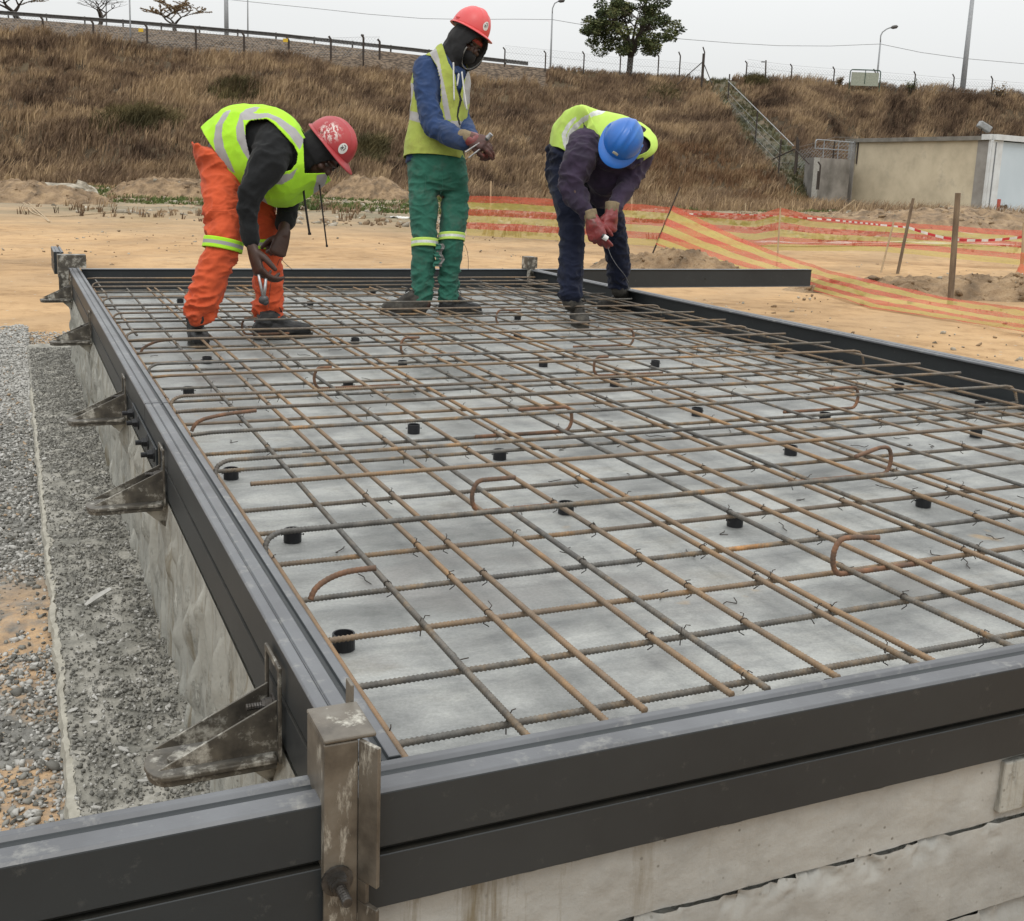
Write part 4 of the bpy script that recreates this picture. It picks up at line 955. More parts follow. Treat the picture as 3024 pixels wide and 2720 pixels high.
# ---------------- pump-house like building at the right ----------------
def building():
    WB = 88.5; zt = at_w(2926, 396, WB).z
    c = at_w(2921, 500, WB); c.z = GZ; l = at_w(2502, 500, 102); l.z = GZ
    rgt = at_w(3420, 500, 104); rgt.z = GZ
    root = empty('pump_house', c); tag(root, 'flat-roofed cream plastered building with pale blue side at the right edge', 'building')
    H = zt-GZ; T = c; L = l-c; Rr = rgt-c; bk = L+Rr; nL = Vector((0, 0, 1)).cross(L).normalized(); 
    if nL.dot(Rr) > 0: nL = -nL          # outward normal of the cream side
    nR = Vector((0, 0, 1)).cross(Rr).normalized()
    if nR.dot(L) > 0: nR = -nR
    plaster = mat('cream_plaster', (.50, .43, .31), (.42, .36, .26), .5, c3=(.55, .475, .345), bmp=.3, bscale=3, bdist=.02, dirt=(.33, .29, .23), dscale=.35, dlo=.60, dhi=.75)
    grey = mat('bare_plaster', (.30, .285, .26), (.22, .20, .18), .8, bmp=.3, bscale=4, bdist=.02)
    blue = mat('pale_blue_paint', (.50, .56, .60), (.46, .52, .56), .3)
    white = mat('white_trim', (.62, .64, .64), (.5, .5, .49), .8)
    def quadbox(a, b, n, z0, z1, th, m, name):
        v = [a+Vector((0, 0, z0)), b+Vector((0, 0, z0)), b+Vector((0, 0, z1)), a+Vector((0, 0, z1))]; v += [p+n*th for p in v]
        o = mk(name, v, [(0, 1, 2, 3), (7, 6, 5, 4), (0, 4, 5, 1), (1, 5, 6, 2), (2, 6, 7, 3), (3, 7, 4, 0)], m, root)
        bm = bmesh.new(); bm.from_mesh(o.data); bmesh.ops.recalc_face_normals(bm, faces=bm.faces); bm.to_mesh(o.data); bm.free(); return o
    Z = Vector((0, 0, 0))
    quadbox(Z-nL*.3, L-nL*.3, nL, -1, H-.45, .3, plaster, 'plastered_wall')
    quadbox(Z-nR*.3, Rr-nR*.3, nR, -1, H-.5, .3, blue, 'side_wall')
    quadbox(L*.945, L, nL, -1, H-.45, .10, grey, 'end_pilaster')
    quadbox(L*.015, L*.085, nL, -1, H-.45, .05, grey, 'corner_strip')
    quadbox(Z, L*.013, nL, -1, H-.35, .14, white, 'corner_pilaster')
    quadbox(Z-nR*.02, Rr*.05, nR, -1, H-.35, .12, white, 'corner_pilaster')
    quadbox(Rr*.012, Rr*.016, nR, -1, H-.6, .15, mat('downpipe', (.2, .21, .22)), 'downpipe')
    quadbox(L*.055, L*1.02, nL, H-.45, H-.12, .28, mat('roof_edge', (.22, .205, .18), (.14, .13, .11), 1.2), 'roof_edge')
    quadbox(Z, L*.053, nL, H-.42, H, .30, white, 'roof_edge')
    quadbox(Z+nR*.01, Rr, nR, H-.42, H, .30, white, 'roof_edge')
    v = [Z-nL*.28-nR*.28, L-nL*.0, L+Rr, Rr]; v = [p+Vector((0, 0, H-.16)) for p in v]; mk('roof', v, [(0, 1, 2, 3)], grey, root)
    v = [L, L+Rr]; quadbox(L-(Rr.normalized())*0, L+Rr, L.normalized(), -1, H-.46, .05, grey, 'end_wall')
    # red hydrant valve at the foot, floodlight on the roof
    p = at_w(2948, 612, 84); p.z = GZ; h = empty('hydrant', p); tag(h, 'small red standpipe valve at the foot of the pale blue wall', 'hydrant')
    red = mat('red_paint', (.33, .06, .04)); m = MB(); m.tube([(0, 0, 0), (0, 0, 1.15)], .13, 10); m.build('standpipe', red, h, smooth=True)
    m = MB(); m.tube([(0, 0, .62), tuple(AR*.55+Vector((0, 0, .62)))], .09, 8); m.tube([tuple(AR*.5+Vector((0, 0, .62))), tuple(AR*.62+Vector((0, 0, .62)))], .16, 8); m.build('outlet', MAT['post'], h)
    p = at_w(2897, 392, 89.5); g = empty('floodlight', p); tag(g, 'grey floodlight on the roof corner of the cream building', 'floodlight')
    m = MB(); m.tube([(0, 0, -.2), (0, 0, .35)], .05, 6); m.box((-.25, -.2, -.2), (.25, .2, -.14)); m.build('bracket', MAT['post'], g)
    M = Matrix.Rotation(-YAW, 4, 'Z') @ Matrix.Rotation(R_(28), 4, 'Y'); m = MB(); m.box((-.55, -.3, .25), (.5, .3, .75), M=M); m.build('housing', MAT['galv'], g, bevel=.08)
building()
# low concrete wall with pipe railing left of the building
def blockwall():
    a = at_w(2393, 600, 96); b = at_w(2500, 600, 99); a.z = b.z = GZ; zt = at_w(2393, 464, 96).z
    root = empty('retaining_wall', a); tag(root, 'low grey concrete wall between the path fence and the cream building', 'wall'); T = a
    g = mat('grey_concrete', (.20, .185, .165), (.13, .12, .105), .6, c3=(.27, .25, .225)); n = -AF
    d = (b-a); v = [Vector((0, 0, -1)), d+Vector((0, 0, -1)), d+Vector((0, 0, zt-GZ)), Vector((0, 0, zt-GZ))]; v += [p+AF*3 for p in v]
    mk('wall_face', v, [(0, 1, 2, 3), (7, 6, 5, 4), (0, 4, 5, 1), (1, 5, 6, 2), (2, 6, 7, 3), (3, 7, 4, 0)], g, root)
    e = d.normalized()*.75; v = [Vector((0, 0, -1))-AF*.06, e+Vector((0, 0, -1))-AF*.06, e+Vector((0, 0, zt-GZ-.02))-AF*.06, Vector((0, 0, zt-GZ-.02))-AF*.06]; v += [p+AF*.05 for p in v]
    mk('pale_end', v, [(0, 1, 2, 3), (7, 6, 5, 4), (0, 4, 5, 1), (1, 5, 6, 2), (2, 6, 7, 3), (3, 7, 4, 0)], mat('pale_concrete', (.36, .35, .32)), root)
    h = empty('pipe_railing', a+Vector((0, 0, zt-GZ))); tag(h, 'galvanised pipe railing on the low concrete wall', 'railing')
    H = 1.45; m = MB(); D = d*1.05
    m.tube(smooth_path([Vector((0, 0, .7)), Vector((0, 0, H-.15)), D.normalized()*.15+Vector((0, 0, H)), D+Vector((0, 0, H))], .2), .05, 6); m.tube([Vector((0, 0, .75)), D+Vector((0, 0, .75))], .04, 6); m.build('rails', MAT['galv'], h)
    for f in (.22, .6, .95): MB().tube([D*f, D*f+Vector((0, 0, H))], .045, 6).build('upright', MAT['galv'], h)
    pp = [post_at(x, yt, yb, 101) for x, yt, yb in ((2352, 412, 500), (2460, 415, 470), (2530, 418, 470))]
    fence('mesh_fence', 'chain-link fence behind the pipe railing', [p for p, q in pp], [q for p, q in pp], mesh_h=1.6, crank=False, mr=.014)
    for (x, yt, yb, lab) in ((2418, 478, 545, 'cranked dark post in front of the low concrete wall'), (2413, 505, 545, 'short dark stub post in front of the low concrete wall')):
        p, q = post_at(x, yt, yb, 92); m = MB(); fence_post(m, Vector((0, 0, 0)), q, .07, 'cranked' in lab, -1); o = m.build('stub_post', MAT['post'], None, loc=p); tag(o, lab, 'post')
blockwall()

# ---------------- mounds, rocks, rope, litter ----------------
MAT['dirt'] = mat('dug_soil', (.22, .15, .088), (.12, .083, .05), 2.5, c3=(.31, .215, .125), bmp=.9, bscale=9, bdist=.08)
MAT['stone'] = mat('grey_stone', (.27, .235, .18), (.15, .13, .10), 3, c3=(.42, .38, .31), bmp=.5, bscale=12, bdist=.03)
ICO = None
def ico():
    global ICO
    if ICO is None:
        bm = bmesh.new(); bmesh.ops.create_icosphere(bm, subdivisions=1, radius=1); bm.verts.ensure_lookup_table()
        ICO = (np.array([v.co[:] for v in bm.verts]), np.array([[l.index for l in f.verts] for f in bm.faces])); bm.free()
    return ICO
def rock_cloud(name, P, sz, flat, mats, mi_p, seed, lab, cat):
    v, f = ico(); r = np.random.default_rng(seed); n = len(P)
    def q(): 
        a = r.standard_normal((n, 4)); a /= np.linalg.norm(a, axis=1)[:, None]; w, x, y, z = a.T
        return np.stack([np.stack([1-2*(y*y+z*z), 2*(x*y-z*w), 2*(x*z+y*w)], -1), np.stack([2*(x*y+z*w), 1-2*(x*x+z*z), 2*(y*z-x*w)], -1), np.stack([2*(x*z-y*w), 2*(y*z+x*w), 1-2*(x*x+y*y)], -1)], 1)
    V = v[None]*(.50+.85*r.random((n, len(v), 1)))*np.stack([np.ones(n), .6+.4*r.random(n), .35+.4*r.random(n)], -1)[:, None]
    V = np.einsum('nij,nkj->nki', q(), V)*sz[:, None, None]; V[..., 2] *= flat; V += P[:, None]
    Fq = (np.arange(n)[:, None, None]*len(v)+f[None]).reshape(-1, 3)
    if name is None: return V.reshape(-1, 3), Fq
    return tag(fast_mesh(name, V.reshape(-1, 3), Fq, mats, mi=np.repeat(mi_p, len(f))), lab, cat, None, 'stuff')
def mound(lab, cx, cy, wid, dep, hh, seed, rocky=.5, mt='dirt', name='dirt_mound', rot=0):
    """cx, cy = a foot point seen in the picture, on the ground plane"""
    p = on_z(cx, cy, GZ); n = 70; r = np.random.default_rng(seed)
    gx, gy = np.meshgrid(np.linspace(-1, 1, n), np.linspace(-1, 1, n), indexing='ij')
    d = np.clip(1-np.sqrt(gx**2+gy**2), 0, 1); q = fnoise(gx*3+seed, gy*3*dep/wid+seed, seed)
    z = hh*np.clip(d*1.7, 0, 1)**.8*(.35+1.1*q)+(fnoise(gx*14+2, gy*14, seed+3, 3)-.5)*hh*rocky*np.clip(d*5, 0, 1)-.06*(1-np.clip(d*4, 0, 1))
    V = gx[..., None]*np.array(AR)*wid/2+(gy+1)[..., None]*np.array(AF)*dep/2+np.stack([0*z, 0*z, z], -1)
    ii, jj = np.meshgrid(np.arange(n-1), np.arange(n-1), indexing='ij')
    Fq = np.stack([ii*n+jj, (ii+1)*n+jj, (ii+1)*n+jj+1, ii*n+jj+1], -1).reshape(-1, 4)
    k = int(300*max(1, wid/4)*rocky); ri = r.integers(4, n-4, k); rj = r.integers(4, n-4, k); ok = d[ri, rj] > .08; Pc = V[ri, rj][ok]
    cv, cf = rock_cloud(None, Pc, (.015+.085*r.random(len(Pc))**3)*min(1.6, max(.5, wid/5)), .8, None, None, seed+5, None, None)
    Ft = np.concatenate([Fq[:, :3], Fq[:, [0, 2, 3]], cf+n*n]); mi_ = np.concatenate([np.zeros(2*len(Fq), int), np.repeat((r.random(len(Pc)) < .12).astype(int), len(cf)//len(Pc))])
    o = fast_mesh(name, np.concatenate([V.reshape(-1, 3), cv]), Ft, [MAT[mt], MAT['stone']], mi=mi_, smooth=False); o.location = p
    tag(o, lab, 'mound', 'mounds of dug soil'); return o
mound('brown heap of dug soil between the two red-helmeted men', 1085, 592, 5.2, 3.5, 1.05, 3, .35)
mound('low stony bank of soil left of the orange-trousered man', 520, 588, 7.5, 3.0, .75, 4, .5)
mound('low greyish heap at the far left edge', 60, 600, 5.2, 3.2, .55, 6, .5)
mound('small heap of soil and clods beside the free end of the far beam', 1985, 800, 2.6, 1.0, .24, 9, .8)
mound('long stony heap behind the slumped netting at the right', 2850, 884, 4.6, 1.2, .23, 12, .8)
mound('brown spoil bank in front of the cream building', 2990, 700, 13, 9, .75, 14, .6)
mound('low spoil bank behind the netting posts', 2560, 655, 13, 5, .30, 17, .6)
def boulder(lab, x, y, sx, sy, sz, seed, mt='stone', wd=None):
    p = on_z(x, y, GZ); bm = bmesh.new(); bmesh.ops.create_icosphere(bm, subdivisions=3, radius=1)
    for v in bm.verts:
        k = 1+.45*noise.noise(v.co*1.3+Vector((seed, 0, 0)))+.18*noise.noise(v.co*4+Vector((seed, 3, 0))); v.co = Vector((v.co.x*sx, v.co.y*sy, v.co.z*sz))*k
    me = bpy.data.meshes.new('boulder'); bm.to_mesh(me); bm.free(); me.materials.append(MAT[mt]); o = link('boulder', me, None, p+Vector((0, 0, sz*.45))); o.rotation_euler.z = -YAW+seed
    tag(o, lab, 'rock', 'rocks lying on the site')
boulder('big flat grey-brown rock slab at the left edge', 170, 592, 1.5, .8, .42, .3)
boulder('upright grey rock right of the big rock slab at the left', 245, 585, .55, .5, .42, 1.3)
boulder('dark rock lying in front of the big rock slab', 140, 598, .6, .4, .25, 2.1, 'dirt')
boulder('small rock among the clods of the heap by the far beam', 2005, 782, .12, .1, .09, 3.2, 'dirt')
boulder('brown stone in the middle of the long stony heap', 2800, 862, .22, .18, .15, 4.2, 'dirt')
boulder('brown stone at the left end of the long stony heap', 2650, 850, .16, .14, .11, 5.2, 'dirt')
boulder('brown stone at the right end of the long stony heap', 2905, 858, .18, .15, .12, 6.2, 'dirt')
# clods and pebbles over the sand
n = 2600; u = rng.uniform(-.5, .55, n); w = 8+34*rng.random(n)**1.4; s = u*w; P = sw_xyz(s, w, np.full(n, GZ)); 
q = fnoise(s*.5, w*.5, 71); k = (q > .5) & ~((P[:, 0] > .2) & (P[:, 0] < 3.8) & (P[:, 1] < 7.8)); P = P[k]; nn = len(P)
P[:, 2] = GZ+(fnoise(P[:, 0]*1.3+40, P[:, 1]*1.3, 21)-.5)*.035
rock_cloud('pebbles', P, .012+.035*rng.random(nn)**3, .8, [MAT['dirt'], MAT['stone']], rng.integers(0, 2, nn), 6, 'scattered pebbles and clods on the sandy ground', 'pebbles')
n = 9000; u = rng.uniform(-.52, .55, n); w = 28+46*rng.random(n); s = u*w; q = fnoise(s*.22+7, w*.22, 171); k = q+rng.random(n)*.2 > .62; P = sw_xyz(s[k], w[k], np.full(k.sum(), GZ+.02)); nn = len(P)
rock_cloud('rubble', P, .035+.16*rng.random(nn)**3, .7, [MAT['dirt'], MAT['stone']], rng.integers(0, 2, nn), 16, 'rubble and clods scattered along the foot of the bank', 'rubble')
n = 2600; u = rng.uniform(-.52, .5, n); w = 26+44*rng.random(n); k = fnoise(u*30+2, w*.3, 175) > .55; P = sw_xyz((u*w)[k], w[k], np.full(k.sum(), GZ)); blades('dry_tufts', P, .12+.25*rng.random(len(P)), np.full(len(P), .03), 7, .7, MAT['grass'], 44, .4+.6*rng.random(len(P)), 'low dry tufts on the rough ground before the bank', 'weeds')
q = smooth_path([on_z(x, y, GZ+.02) for x, y in ((-60, 480), (0, 528), (60, 590), (118, 636), (250, 633), (430, 620), (620, 626), (850, 624), (1090, 618))], .5)
m = MB(); m.tube([p-q[4] for p in q], .014, 5); o = m.build('rope', MAT['wood_pale'], None, loc=q[4]); tag(o, 'long pale rope lying across the sand behind the orange-trousered man', 'rope')
def scrap(lab, x, y, sx, sy, seed, mt):
    p = on_z(x, y, GZ+.03); r = random.Random(seed); v = []; f = []; n = 6
    for i in range(n+1):
        for j in range(n+1): v.append(((i/n-.5)*sx*(1+.1*r.random()), (j/n-.5)*sy, .03*r.random()+.05*math.sin(i*1.1+j)))
    for i in range(n):
        for j in range(n): a = i*(n+1)+j; f.append((a, a+n+1, a+n+2, a+1))
    o = mk('plastic_scrap', v, f, mt, None, smooth=True, loc=p); o.rotation_euler.z = -YAW; so = o.modifiers.new('s', 'SOLIDIFY'); so.thickness = .01; tag(o, lab, 'litter', 'white litter on the ground')
wp = mat('white_litter', (.6, .6, .56)); 
scrap('white sheet scrap on the ground left of the green-trousered man', 1182, 645, .55, .3, 1, wp); scrap('white scrap beside the big rock slab', 228, 566, .8, .4, 2, wp)

# ---------------- netting, tape and stakes ----------------
def stake(lab, x0, y0, x1, y1, r, mt, lift=0, name='wooden_stake', cat='stake', grp='stakes holding the netting'):
    b = on_z(x0, y0, GZ+lift); w = (b-CP).dot(AF); t = at_w(x1, y1, w); m = MB(); d = t-b
    m.tube([Vector((0, 0, 0))-d.normalized()*.15, d*.3, d*.7, d], [r, r*1.02, r*.97, r*.9], 8); o = m.build(name, MAT[mt], None, loc=b, smooth=False); tag(o, lab, cat, grp); return b, t
stake('dark iron bar leaning right beside the blue-helmeted man, bottom end bare', 1926, 752, 2008, 552, .016, 'post', name='iron_stake')
stake('dark leaning wooden stake with tape tied on, left of the thickest post', 2651, 806, 2697, 586, .026, 'wood')
stake('thickest upright grey wooden post at the right', 2806, 895, 2829, 570, .036, 'wood')
stake('thin pale stake with knotted tape left of the dark leaning stake', 2602, 803, 2641, 648, .016, 'wood_pale')
stake('thin pale lath at the peak of the far netting', 2294, 790, 2305, 610, .014, 'wood_pale')
stake('short pale peg top behind the netting near the path foot', 2201, 640, 2202, 600, .03, 'wood_pale')
stake('pale wooden peg holding the netting beside the green-trousered man', 1446, 696, 1450, 535, .018, 'wood_pale')
stake('thin pale peg in the netting right of the blue-helmeted man', 1862, 690, 1867, 572, .02, 'wood_pale')
stake('long thin pale rod slanting up to the right above the far netting', 2385, 692, 2525, 590, .012, 'wood_pale', name='thin_rod')
stake('thin pale peg behind the middle of the far netting', 2524, 655, 2526, 600, .02, 'wood_pale')
def net_mat(name):
    m = bpy.data.materials.new(name); m.use_nodes = True; nt = m.node_tree; b = nt.nodes['Principled BSDF']; out = nt.nodes['Material Output']
    at = nt.nodes.new('ShaderNodeAttribute'); at.attribute_name = 'tint'
    c = ramp(nt, at.outputs['Fac'], [(0.0, (.58, .12, .075)), (.499, (.58, .12, .075)), (.501, (.55, .45, .14)), (1, (.55, .45, .14))]); c_ = nt.nodes[-1]
    nt.links.new(c, b.inputs['Base Color']); b.inputs['Roughness'].default_value = .7; b.inputs['Specular IOR Level'].default_value = .2
    # open weave: fine mesh of holes, laid out along the netting itself
    uv = nt.nodes.new('ShaderNodeAttribute'); uv.attribute_name = 'weave'
    n = noise_n(nt, uv.outputs['Vector'], 3, 3); al = ramp(nt, n, [(.3, .46), (.7, .70)])
    tr_ = nt.nodes.new('ShaderNodeBsdfTransparent'); tl = nt.nodes.new('ShaderNodeBsdfTranslucent'); nt.links.new(c, tl.inputs[0])
    m1 = nt.nodes.new('ShaderNodeMixShader'); m1.inputs[0].default_value = .4; nt.links.new(b.outputs[0], m1.inputs[1]); nt.links.new(tl.outputs[0], m1.inputs[2])
    m2 = nt.nodes.new('ShaderNodeMixShader'); nt.links.new(al, m2.inputs[0]); nt.links.new(tr_.outputs[0], m2.inputs[1]); nt.links.new(m1.outputs[0], m2.inputs[2]); nt.links.new(m2.outputs[0], out.inputs[0])
    return m
MAT['net'] = net_mat('barrier_netting')
def netting(lab, top, bot, wtop, wbot, bands, seed, nx=90):
    """top/bot: picture polylines; wtop/wbot: distances along them; bands: list of (fraction, colour 0 red / 1 yellow)"""
    xs0, xs1 = top[0][0], top[-1][0]; V = []; tint = []; f = []; wv = []
    rows = [0]
    for fr, c in bands: rows.append(fr)
    R = []
    for k in range(len(bands)):
        a, b_ = rows[k], rows[k+1]
        for t in (0, .5, 1): R.append((a+(b_-a)*t, bands[k][1]))
    nr = len(R); r_ = random.Random(seed)
    for i in range(nx+1):
        x = xs0+(xs1-xs0)*i/nx; xb = bot[0][0]+(bot[-1][0]-bot[0][0])*i/nx
        pt = at_w(x, interp(x, top), interp(x, wtop)); pb = at_w(xb, interp(xb, bot), interp(xb, wbot))
        pb.z = max(pb.z, GZ+.01)
        nrm = AF
        for (fr, c) in R:
            p = pt.lerp(pb, fr); k = noise.noise(Vector((i*.09+seed, fr*2, 0)))*.16*math.sin(fr*math.pi)+noise.noise(Vector((i*.4, fr*4+seed, 3)))*.06*math.sin(fr*math.pi)
            V.append(p+nrm*k+Vector((0, 0, .012*noise.noise(Vector((i*.3, fr*9, seed)))))); tint.append(c); wv.append((i*.3, fr*6, 0))
    for i in range(nx):
        for k in range(nr-1):
            if (k % 3) == 2: continue
            a = i*nr+k; f.append((a, a+nr, a+nr+1, a+1))
    V0 = V[0].copy(); o = mk('barrier_netting', [p-V0 for p in V], f, MAT['net'], None, smooth=True, loc=V0)
    at = o.data.attributes.new('tint', 'FLOAT', 'POINT'); at.data.foreach_set('value', np.array(tint, dtype=np.float32))
    at = o.data.attributes.new('weave', 'FLOAT_VECTOR', 'POINT'); at.data.foreach_set('vector', np.array(wv, dtype=np.float32).ravel())
    tag(o, lab, 'netting', 'orange and yellow barrier netting'); return o
B6 = [(1/6, 0), (2/6, 1), (3/6, 0), (4/6, 1), (5/6, 0), (1, 1)]
def w_ground(x, y): return (on_z(x, y, GZ)-CP).dot(AF)
wa, wb, wc, wd_ = w_ground(1383, 696), w_ground(1960, 720), w_ground(2300, 762), w_ground(3020, 770)
netting('far run of red and yellow striped netting behind the two men on the right', [(1378, 578), (1500, 580), (1640, 588), (1870, 602), (1985, 612), (2060, 622), (2230, 635), (2305, 613), (2400, 637), (2540, 650), (2730, 662), (3060, 684), (3420, 700)],
        [(1378, 696), (1640, 712), (1870, 726), (2000, 735), (2240, 745), (2300, 740), (2600, 742), (3060, 788), (3420, 812)],
        [(1378, wa), (1960, wa*.93), (2305, wa*.82), (3060, wa*.82)], [(1378, wa), (1960, wa*.93), (2305, wa*.82), (3060, wa*.80)], B6, 2, 110)
w1, w2, w3 = w_ground(1926, 752), w_ground(2320, 842), w_ground(3020, 992)
netting('near run of netting sagging from the leaning iron bar down to the right', [(1988, 606), (2070, 648), (2180, 700), (2290, 745), (2455, 800), (2620, 838), (2790, 878), (3080, 918), (3420, 958)],
        [(1936, 722), (2060, 768), (2200, 808), (2330, 848), (2455, 884), (2570, 912), (2740, 945), (3080, 1000), (3420, 1052)],
        [(1988, w1), (2180, w1*.93), (2455, w2*.93), (3080, w3*.97)], [(1936, w1*.99), (2330, w2), (2570, w_ground(2570, 912)), (3080, w3)], [(.13, 0), (.33, 1), (.50, 0), (.67, 1), (.82, 0), (.96, 1), (1, 0)], 7, 110)
def tape(lab, pts, wd, hw=.02):
    q = smooth_path([at_w(x, y, w_) for (x, y), w_ in zip(pts, wd)], .10); v = []; f = []; mi = []; L = 0
    for i, p in enumerate(q):
        tw = .2*math.sin(i*.11); v += [p+Vector((0, 0, hw)), p-Vector((0, 0, hw))+AF*tw*.04]
        if i: f.append((2*i-2, 2*i-1, 2*i+1, 2*i)); mi.append(i % 2)
    T = q[0]; o = mk('warning_tape', [p-T for p in v], f, [MATR, MATW], None, mi=mi, loc=T); so = o.modifiers.new('s', 'SOLIDIFY'); so.thickness = .002; tag(o, lab, 'tape', 'red and white warning tape')
MATR = mat('tape_red', (.55, .05, .06)); MATW = mat('tape_white', (.72, .70, .68))
wt = w_ground(2651, 806)
tape('red and white tape slung from the far netting to the dark leaning stake', [(2035, 632), (2200, 634), (2330, 640), (2480, 652), (2600, 664), (2682, 672)], [wt*1.25, wt*1.2, wt*1.15, wt*1.1, wt*1.02, wt], .013)
tape('red and white tape sagging from the dark leaning stake to the right edge', [(2682, 672), (2740, 690), (2810, 706), (2880, 710), (2960, 707), (3050, 696)], [wt, wt*.99, wt*.98, wt*.97, wt*.96, wt*.95])
def strip(lab, pts, wdt, col, seed):
    q = smooth_path([on_z(x, y, GZ+.04) for x, y in pts], .3); v = []; f = []
    for i, p in enumerate(q):
        a = wdt*(.7+.5*noise.noise(Vector((i*.2, seed, 0))))
        for k in range(4): v.append(p+AF*(a*(k/3-.5))+Vector((0, 0, .05+.05*noise.noise(Vector((i*.3, k, seed))))))
        if i:
            for k in range(3): b = (i-1)*4+k; f.append((b, b+1, b+5, b+4))
    o = mk('plastic_sheet', [p-q[0] for p in v], f, col, None, smooth=True, loc=q[0]); so = o.modifiers.new('s', 'SOLIDIFY'); so.thickness = .006; tag(o, lab, 'plastic sheet', 'plastic sheets behind the netting')
lil = mat('lilac_plastic', (.47, .40, .48), (.42, .34, .42), 2, rough=.4); mint = mat('mint_plastic', (.47, .52, .42), (.45, .42, .36), 1.2, rough=.4, c3=(.5, .38, .38))
strip('pale lilac plastic strip lying behind the far netting, upper one', [(2535, 658), (2640, 668), (2760, 682), (2880, 696)], 1.5, lil, 2)
strip('long pale pink and mint plastic strip on the sand behind the netting', [(2230, 722), (2400, 724), (2600, 722), (2800, 724), (3040, 730)], .55, mint, 5)
# orange knotted end of the netting at the right frame edge
b, t = stake('pale peg wrapped in orange netting at the right frame edge', 3022, 842, 3030, 655, .05, 'wood_pale')
MAT['onet'] = mat('orange_bundle', (.52, .12, .07), (.45, .25, .12), 20)
m = MB(); m.tube([Vector((0, 0, z)) for z in (-.55, -.40, -.25, -.1, 0)], [.05, .09, .04, .05, .02], 8); o = m.build('net_bundle', MAT['onet'], None, loc=b.lerp(t, .6)); tag(o, 'knotted bundle of orange netting at the right frame edge', 'netting bundle')

# ---------------- left side: footing strip, gravel ----------------
def footing():
    nx, ny = 30, 420; xa, xb = .052, X0+.01; v = []; f = []
    for j in range(ny+1):
        y = -1.5+ (8.1+1.5)*j/ny
        for i in range(nx+1):
            e = .010*noise.fractal(Vector((y*5, 0, 7)), 1, 2, 4) if i == 0 else 0
            x = xa+(xb-xa)*i/nx+e; v.append((x, y, -.402+.008*noise.fractal(Vector((x*12, y*12, 1)), 1, 2, 4)-(.01 if i == 0 else 0)))
        v.append((xa+e if False else xa-.004, y, -.53))
    k = nx+2
    for j in range(ny):
        for i in range(nx): a = j*k+i; f.append((a, a+1, a+k+1, a+k))
        a = j*k; f.append((a+nx+1, a, a+k, a+k+nx+1))
    o = mk('concrete_footing', v, f, mat('dusty_footing', (.22, .21, .18), (.145, .14, .12), 12, c3=(.33, .315, .275), bmp=.6, bscale=70, bdist=.004), None, smooth=False)
    tag(o, 'narrow concrete footing strip covered in crumbs below the left form', 'footing')
    # pale cement line along its edge
    v = []; f = []
    for j in range(ny+1):
        y = -1.5+8.0*j/ny; w = .003+.016*max(0, .3+1.2*noise.fractal(Vector((y*6, 3, 0)), 1, 2, 4)); e = .010*noise.fractal(Vector((y*5, 0, 7)), 1, 2, 4)
        for k, (dx, dz) in enumerate(((-.008-.2*w, -.028), (-.003-.2*w, -.002), (w, .0015), (w+.004, -.010))): v.append((xa+e+dx+.006*noise.noise(Vector((y*45, k, 0))), y, -.400+dz+.005*noise.noise(Vector((y*50, k, 4)))))
    for j in range(ny):
        for k in range(3): a = j*4+k; f.append((a, a+1, a+5, a+4))
    o = mk('cement_edge', v, f, mat('pale_cement', (.36, .34, .285), (.24, .225, .185), 22, bmp=.6, bscale=120, bdist=.003), o)
footing()
# gravel bed sheet
def gravel_mat():
    m, nt, b, vec = new_mat('gravel_soil', .95, .1); c = ramp(nt, noise_n(nt, vec, 14, 8, .75), [(.35, (.09, .088, .08)), (.5, (.17, .165, .15)), (.65, (.26, .25, .23))])
    n = ramp(nt, noise_n(nt, vec, 2.2, 7, .7), [(.43, 0.0), (.52, 1.0)]); 
    sx = nt.nodes.new('ShaderNodeSeparateXYZ'); nt.links.new(vec, sx.inputs[0]); mr_ = nt.nodes.new('ShaderNodeMapRange'); mr_.inputs[1].default_value = 3.7; mr_.inputs[2].default_value = 3.2; nt.links.new(sx.outputs[1], mr_.inputs[0])
    mu = nt.nodes.new('ShaderNodeMath'); mu.operation = 'MULTIPLY'; nt.links.new(n, mu.inputs[0]); nt.links.new(mr_.outputs[0], mu.inputs[1])
    c = mixc(nt, mu.outputs[0], c, mixc(nt, ramp(nt, noise_n(nt, vec, 30, 6, .7), [(.35, 0.0), (.6, 1.0)]), (.27, .19, .125), (.44, .30, .175))); nt.links.new(c, b.inputs['Base Color']); nt.links.new(bump(nt, noise_n(nt, vec, 60, 6, .7), .7, .006), b.inputs['Normal']); return m
xs = np.linspace(-4, .07, 120); ys = np.linspace(-2, 9.6, 340); GX, GY = np.meshgrid(xs, ys, indexing='ij')
edge = np.clip(np.minimum((9.4+.5*(fnoise(GX*2, GY*0, 5)-.5)-GY)*3, (GX+3.9)*3), 0, 1)
def gz(x, y): return GZ+.055+(fnoise(x*4+30, y*4, 91)-.5)*.05+(fnoise(x*20+3, y*20, 93, 3)-.5)*.014
GZZ = GZ-.05+(gz(GX, GY)-GZ+.05)*edge; V = np.stack([GX, GY, GZZ], -1); a, b = len(xs), len(ys)
ii, jj = np.meshgrid(np.arange(a-1), np.arange(b-1), indexing='ij'); Fq = np.stack([ii*b+jj, (ii+1)*b+jj, (ii+1)*b+jj+1, ii*b+jj+1], -1).reshape(-1, 4)
tag(fast_mesh('gravel_bed', V.reshape(-1, 3), Fq, gravel_mat(), smooth=True), kind='structure')
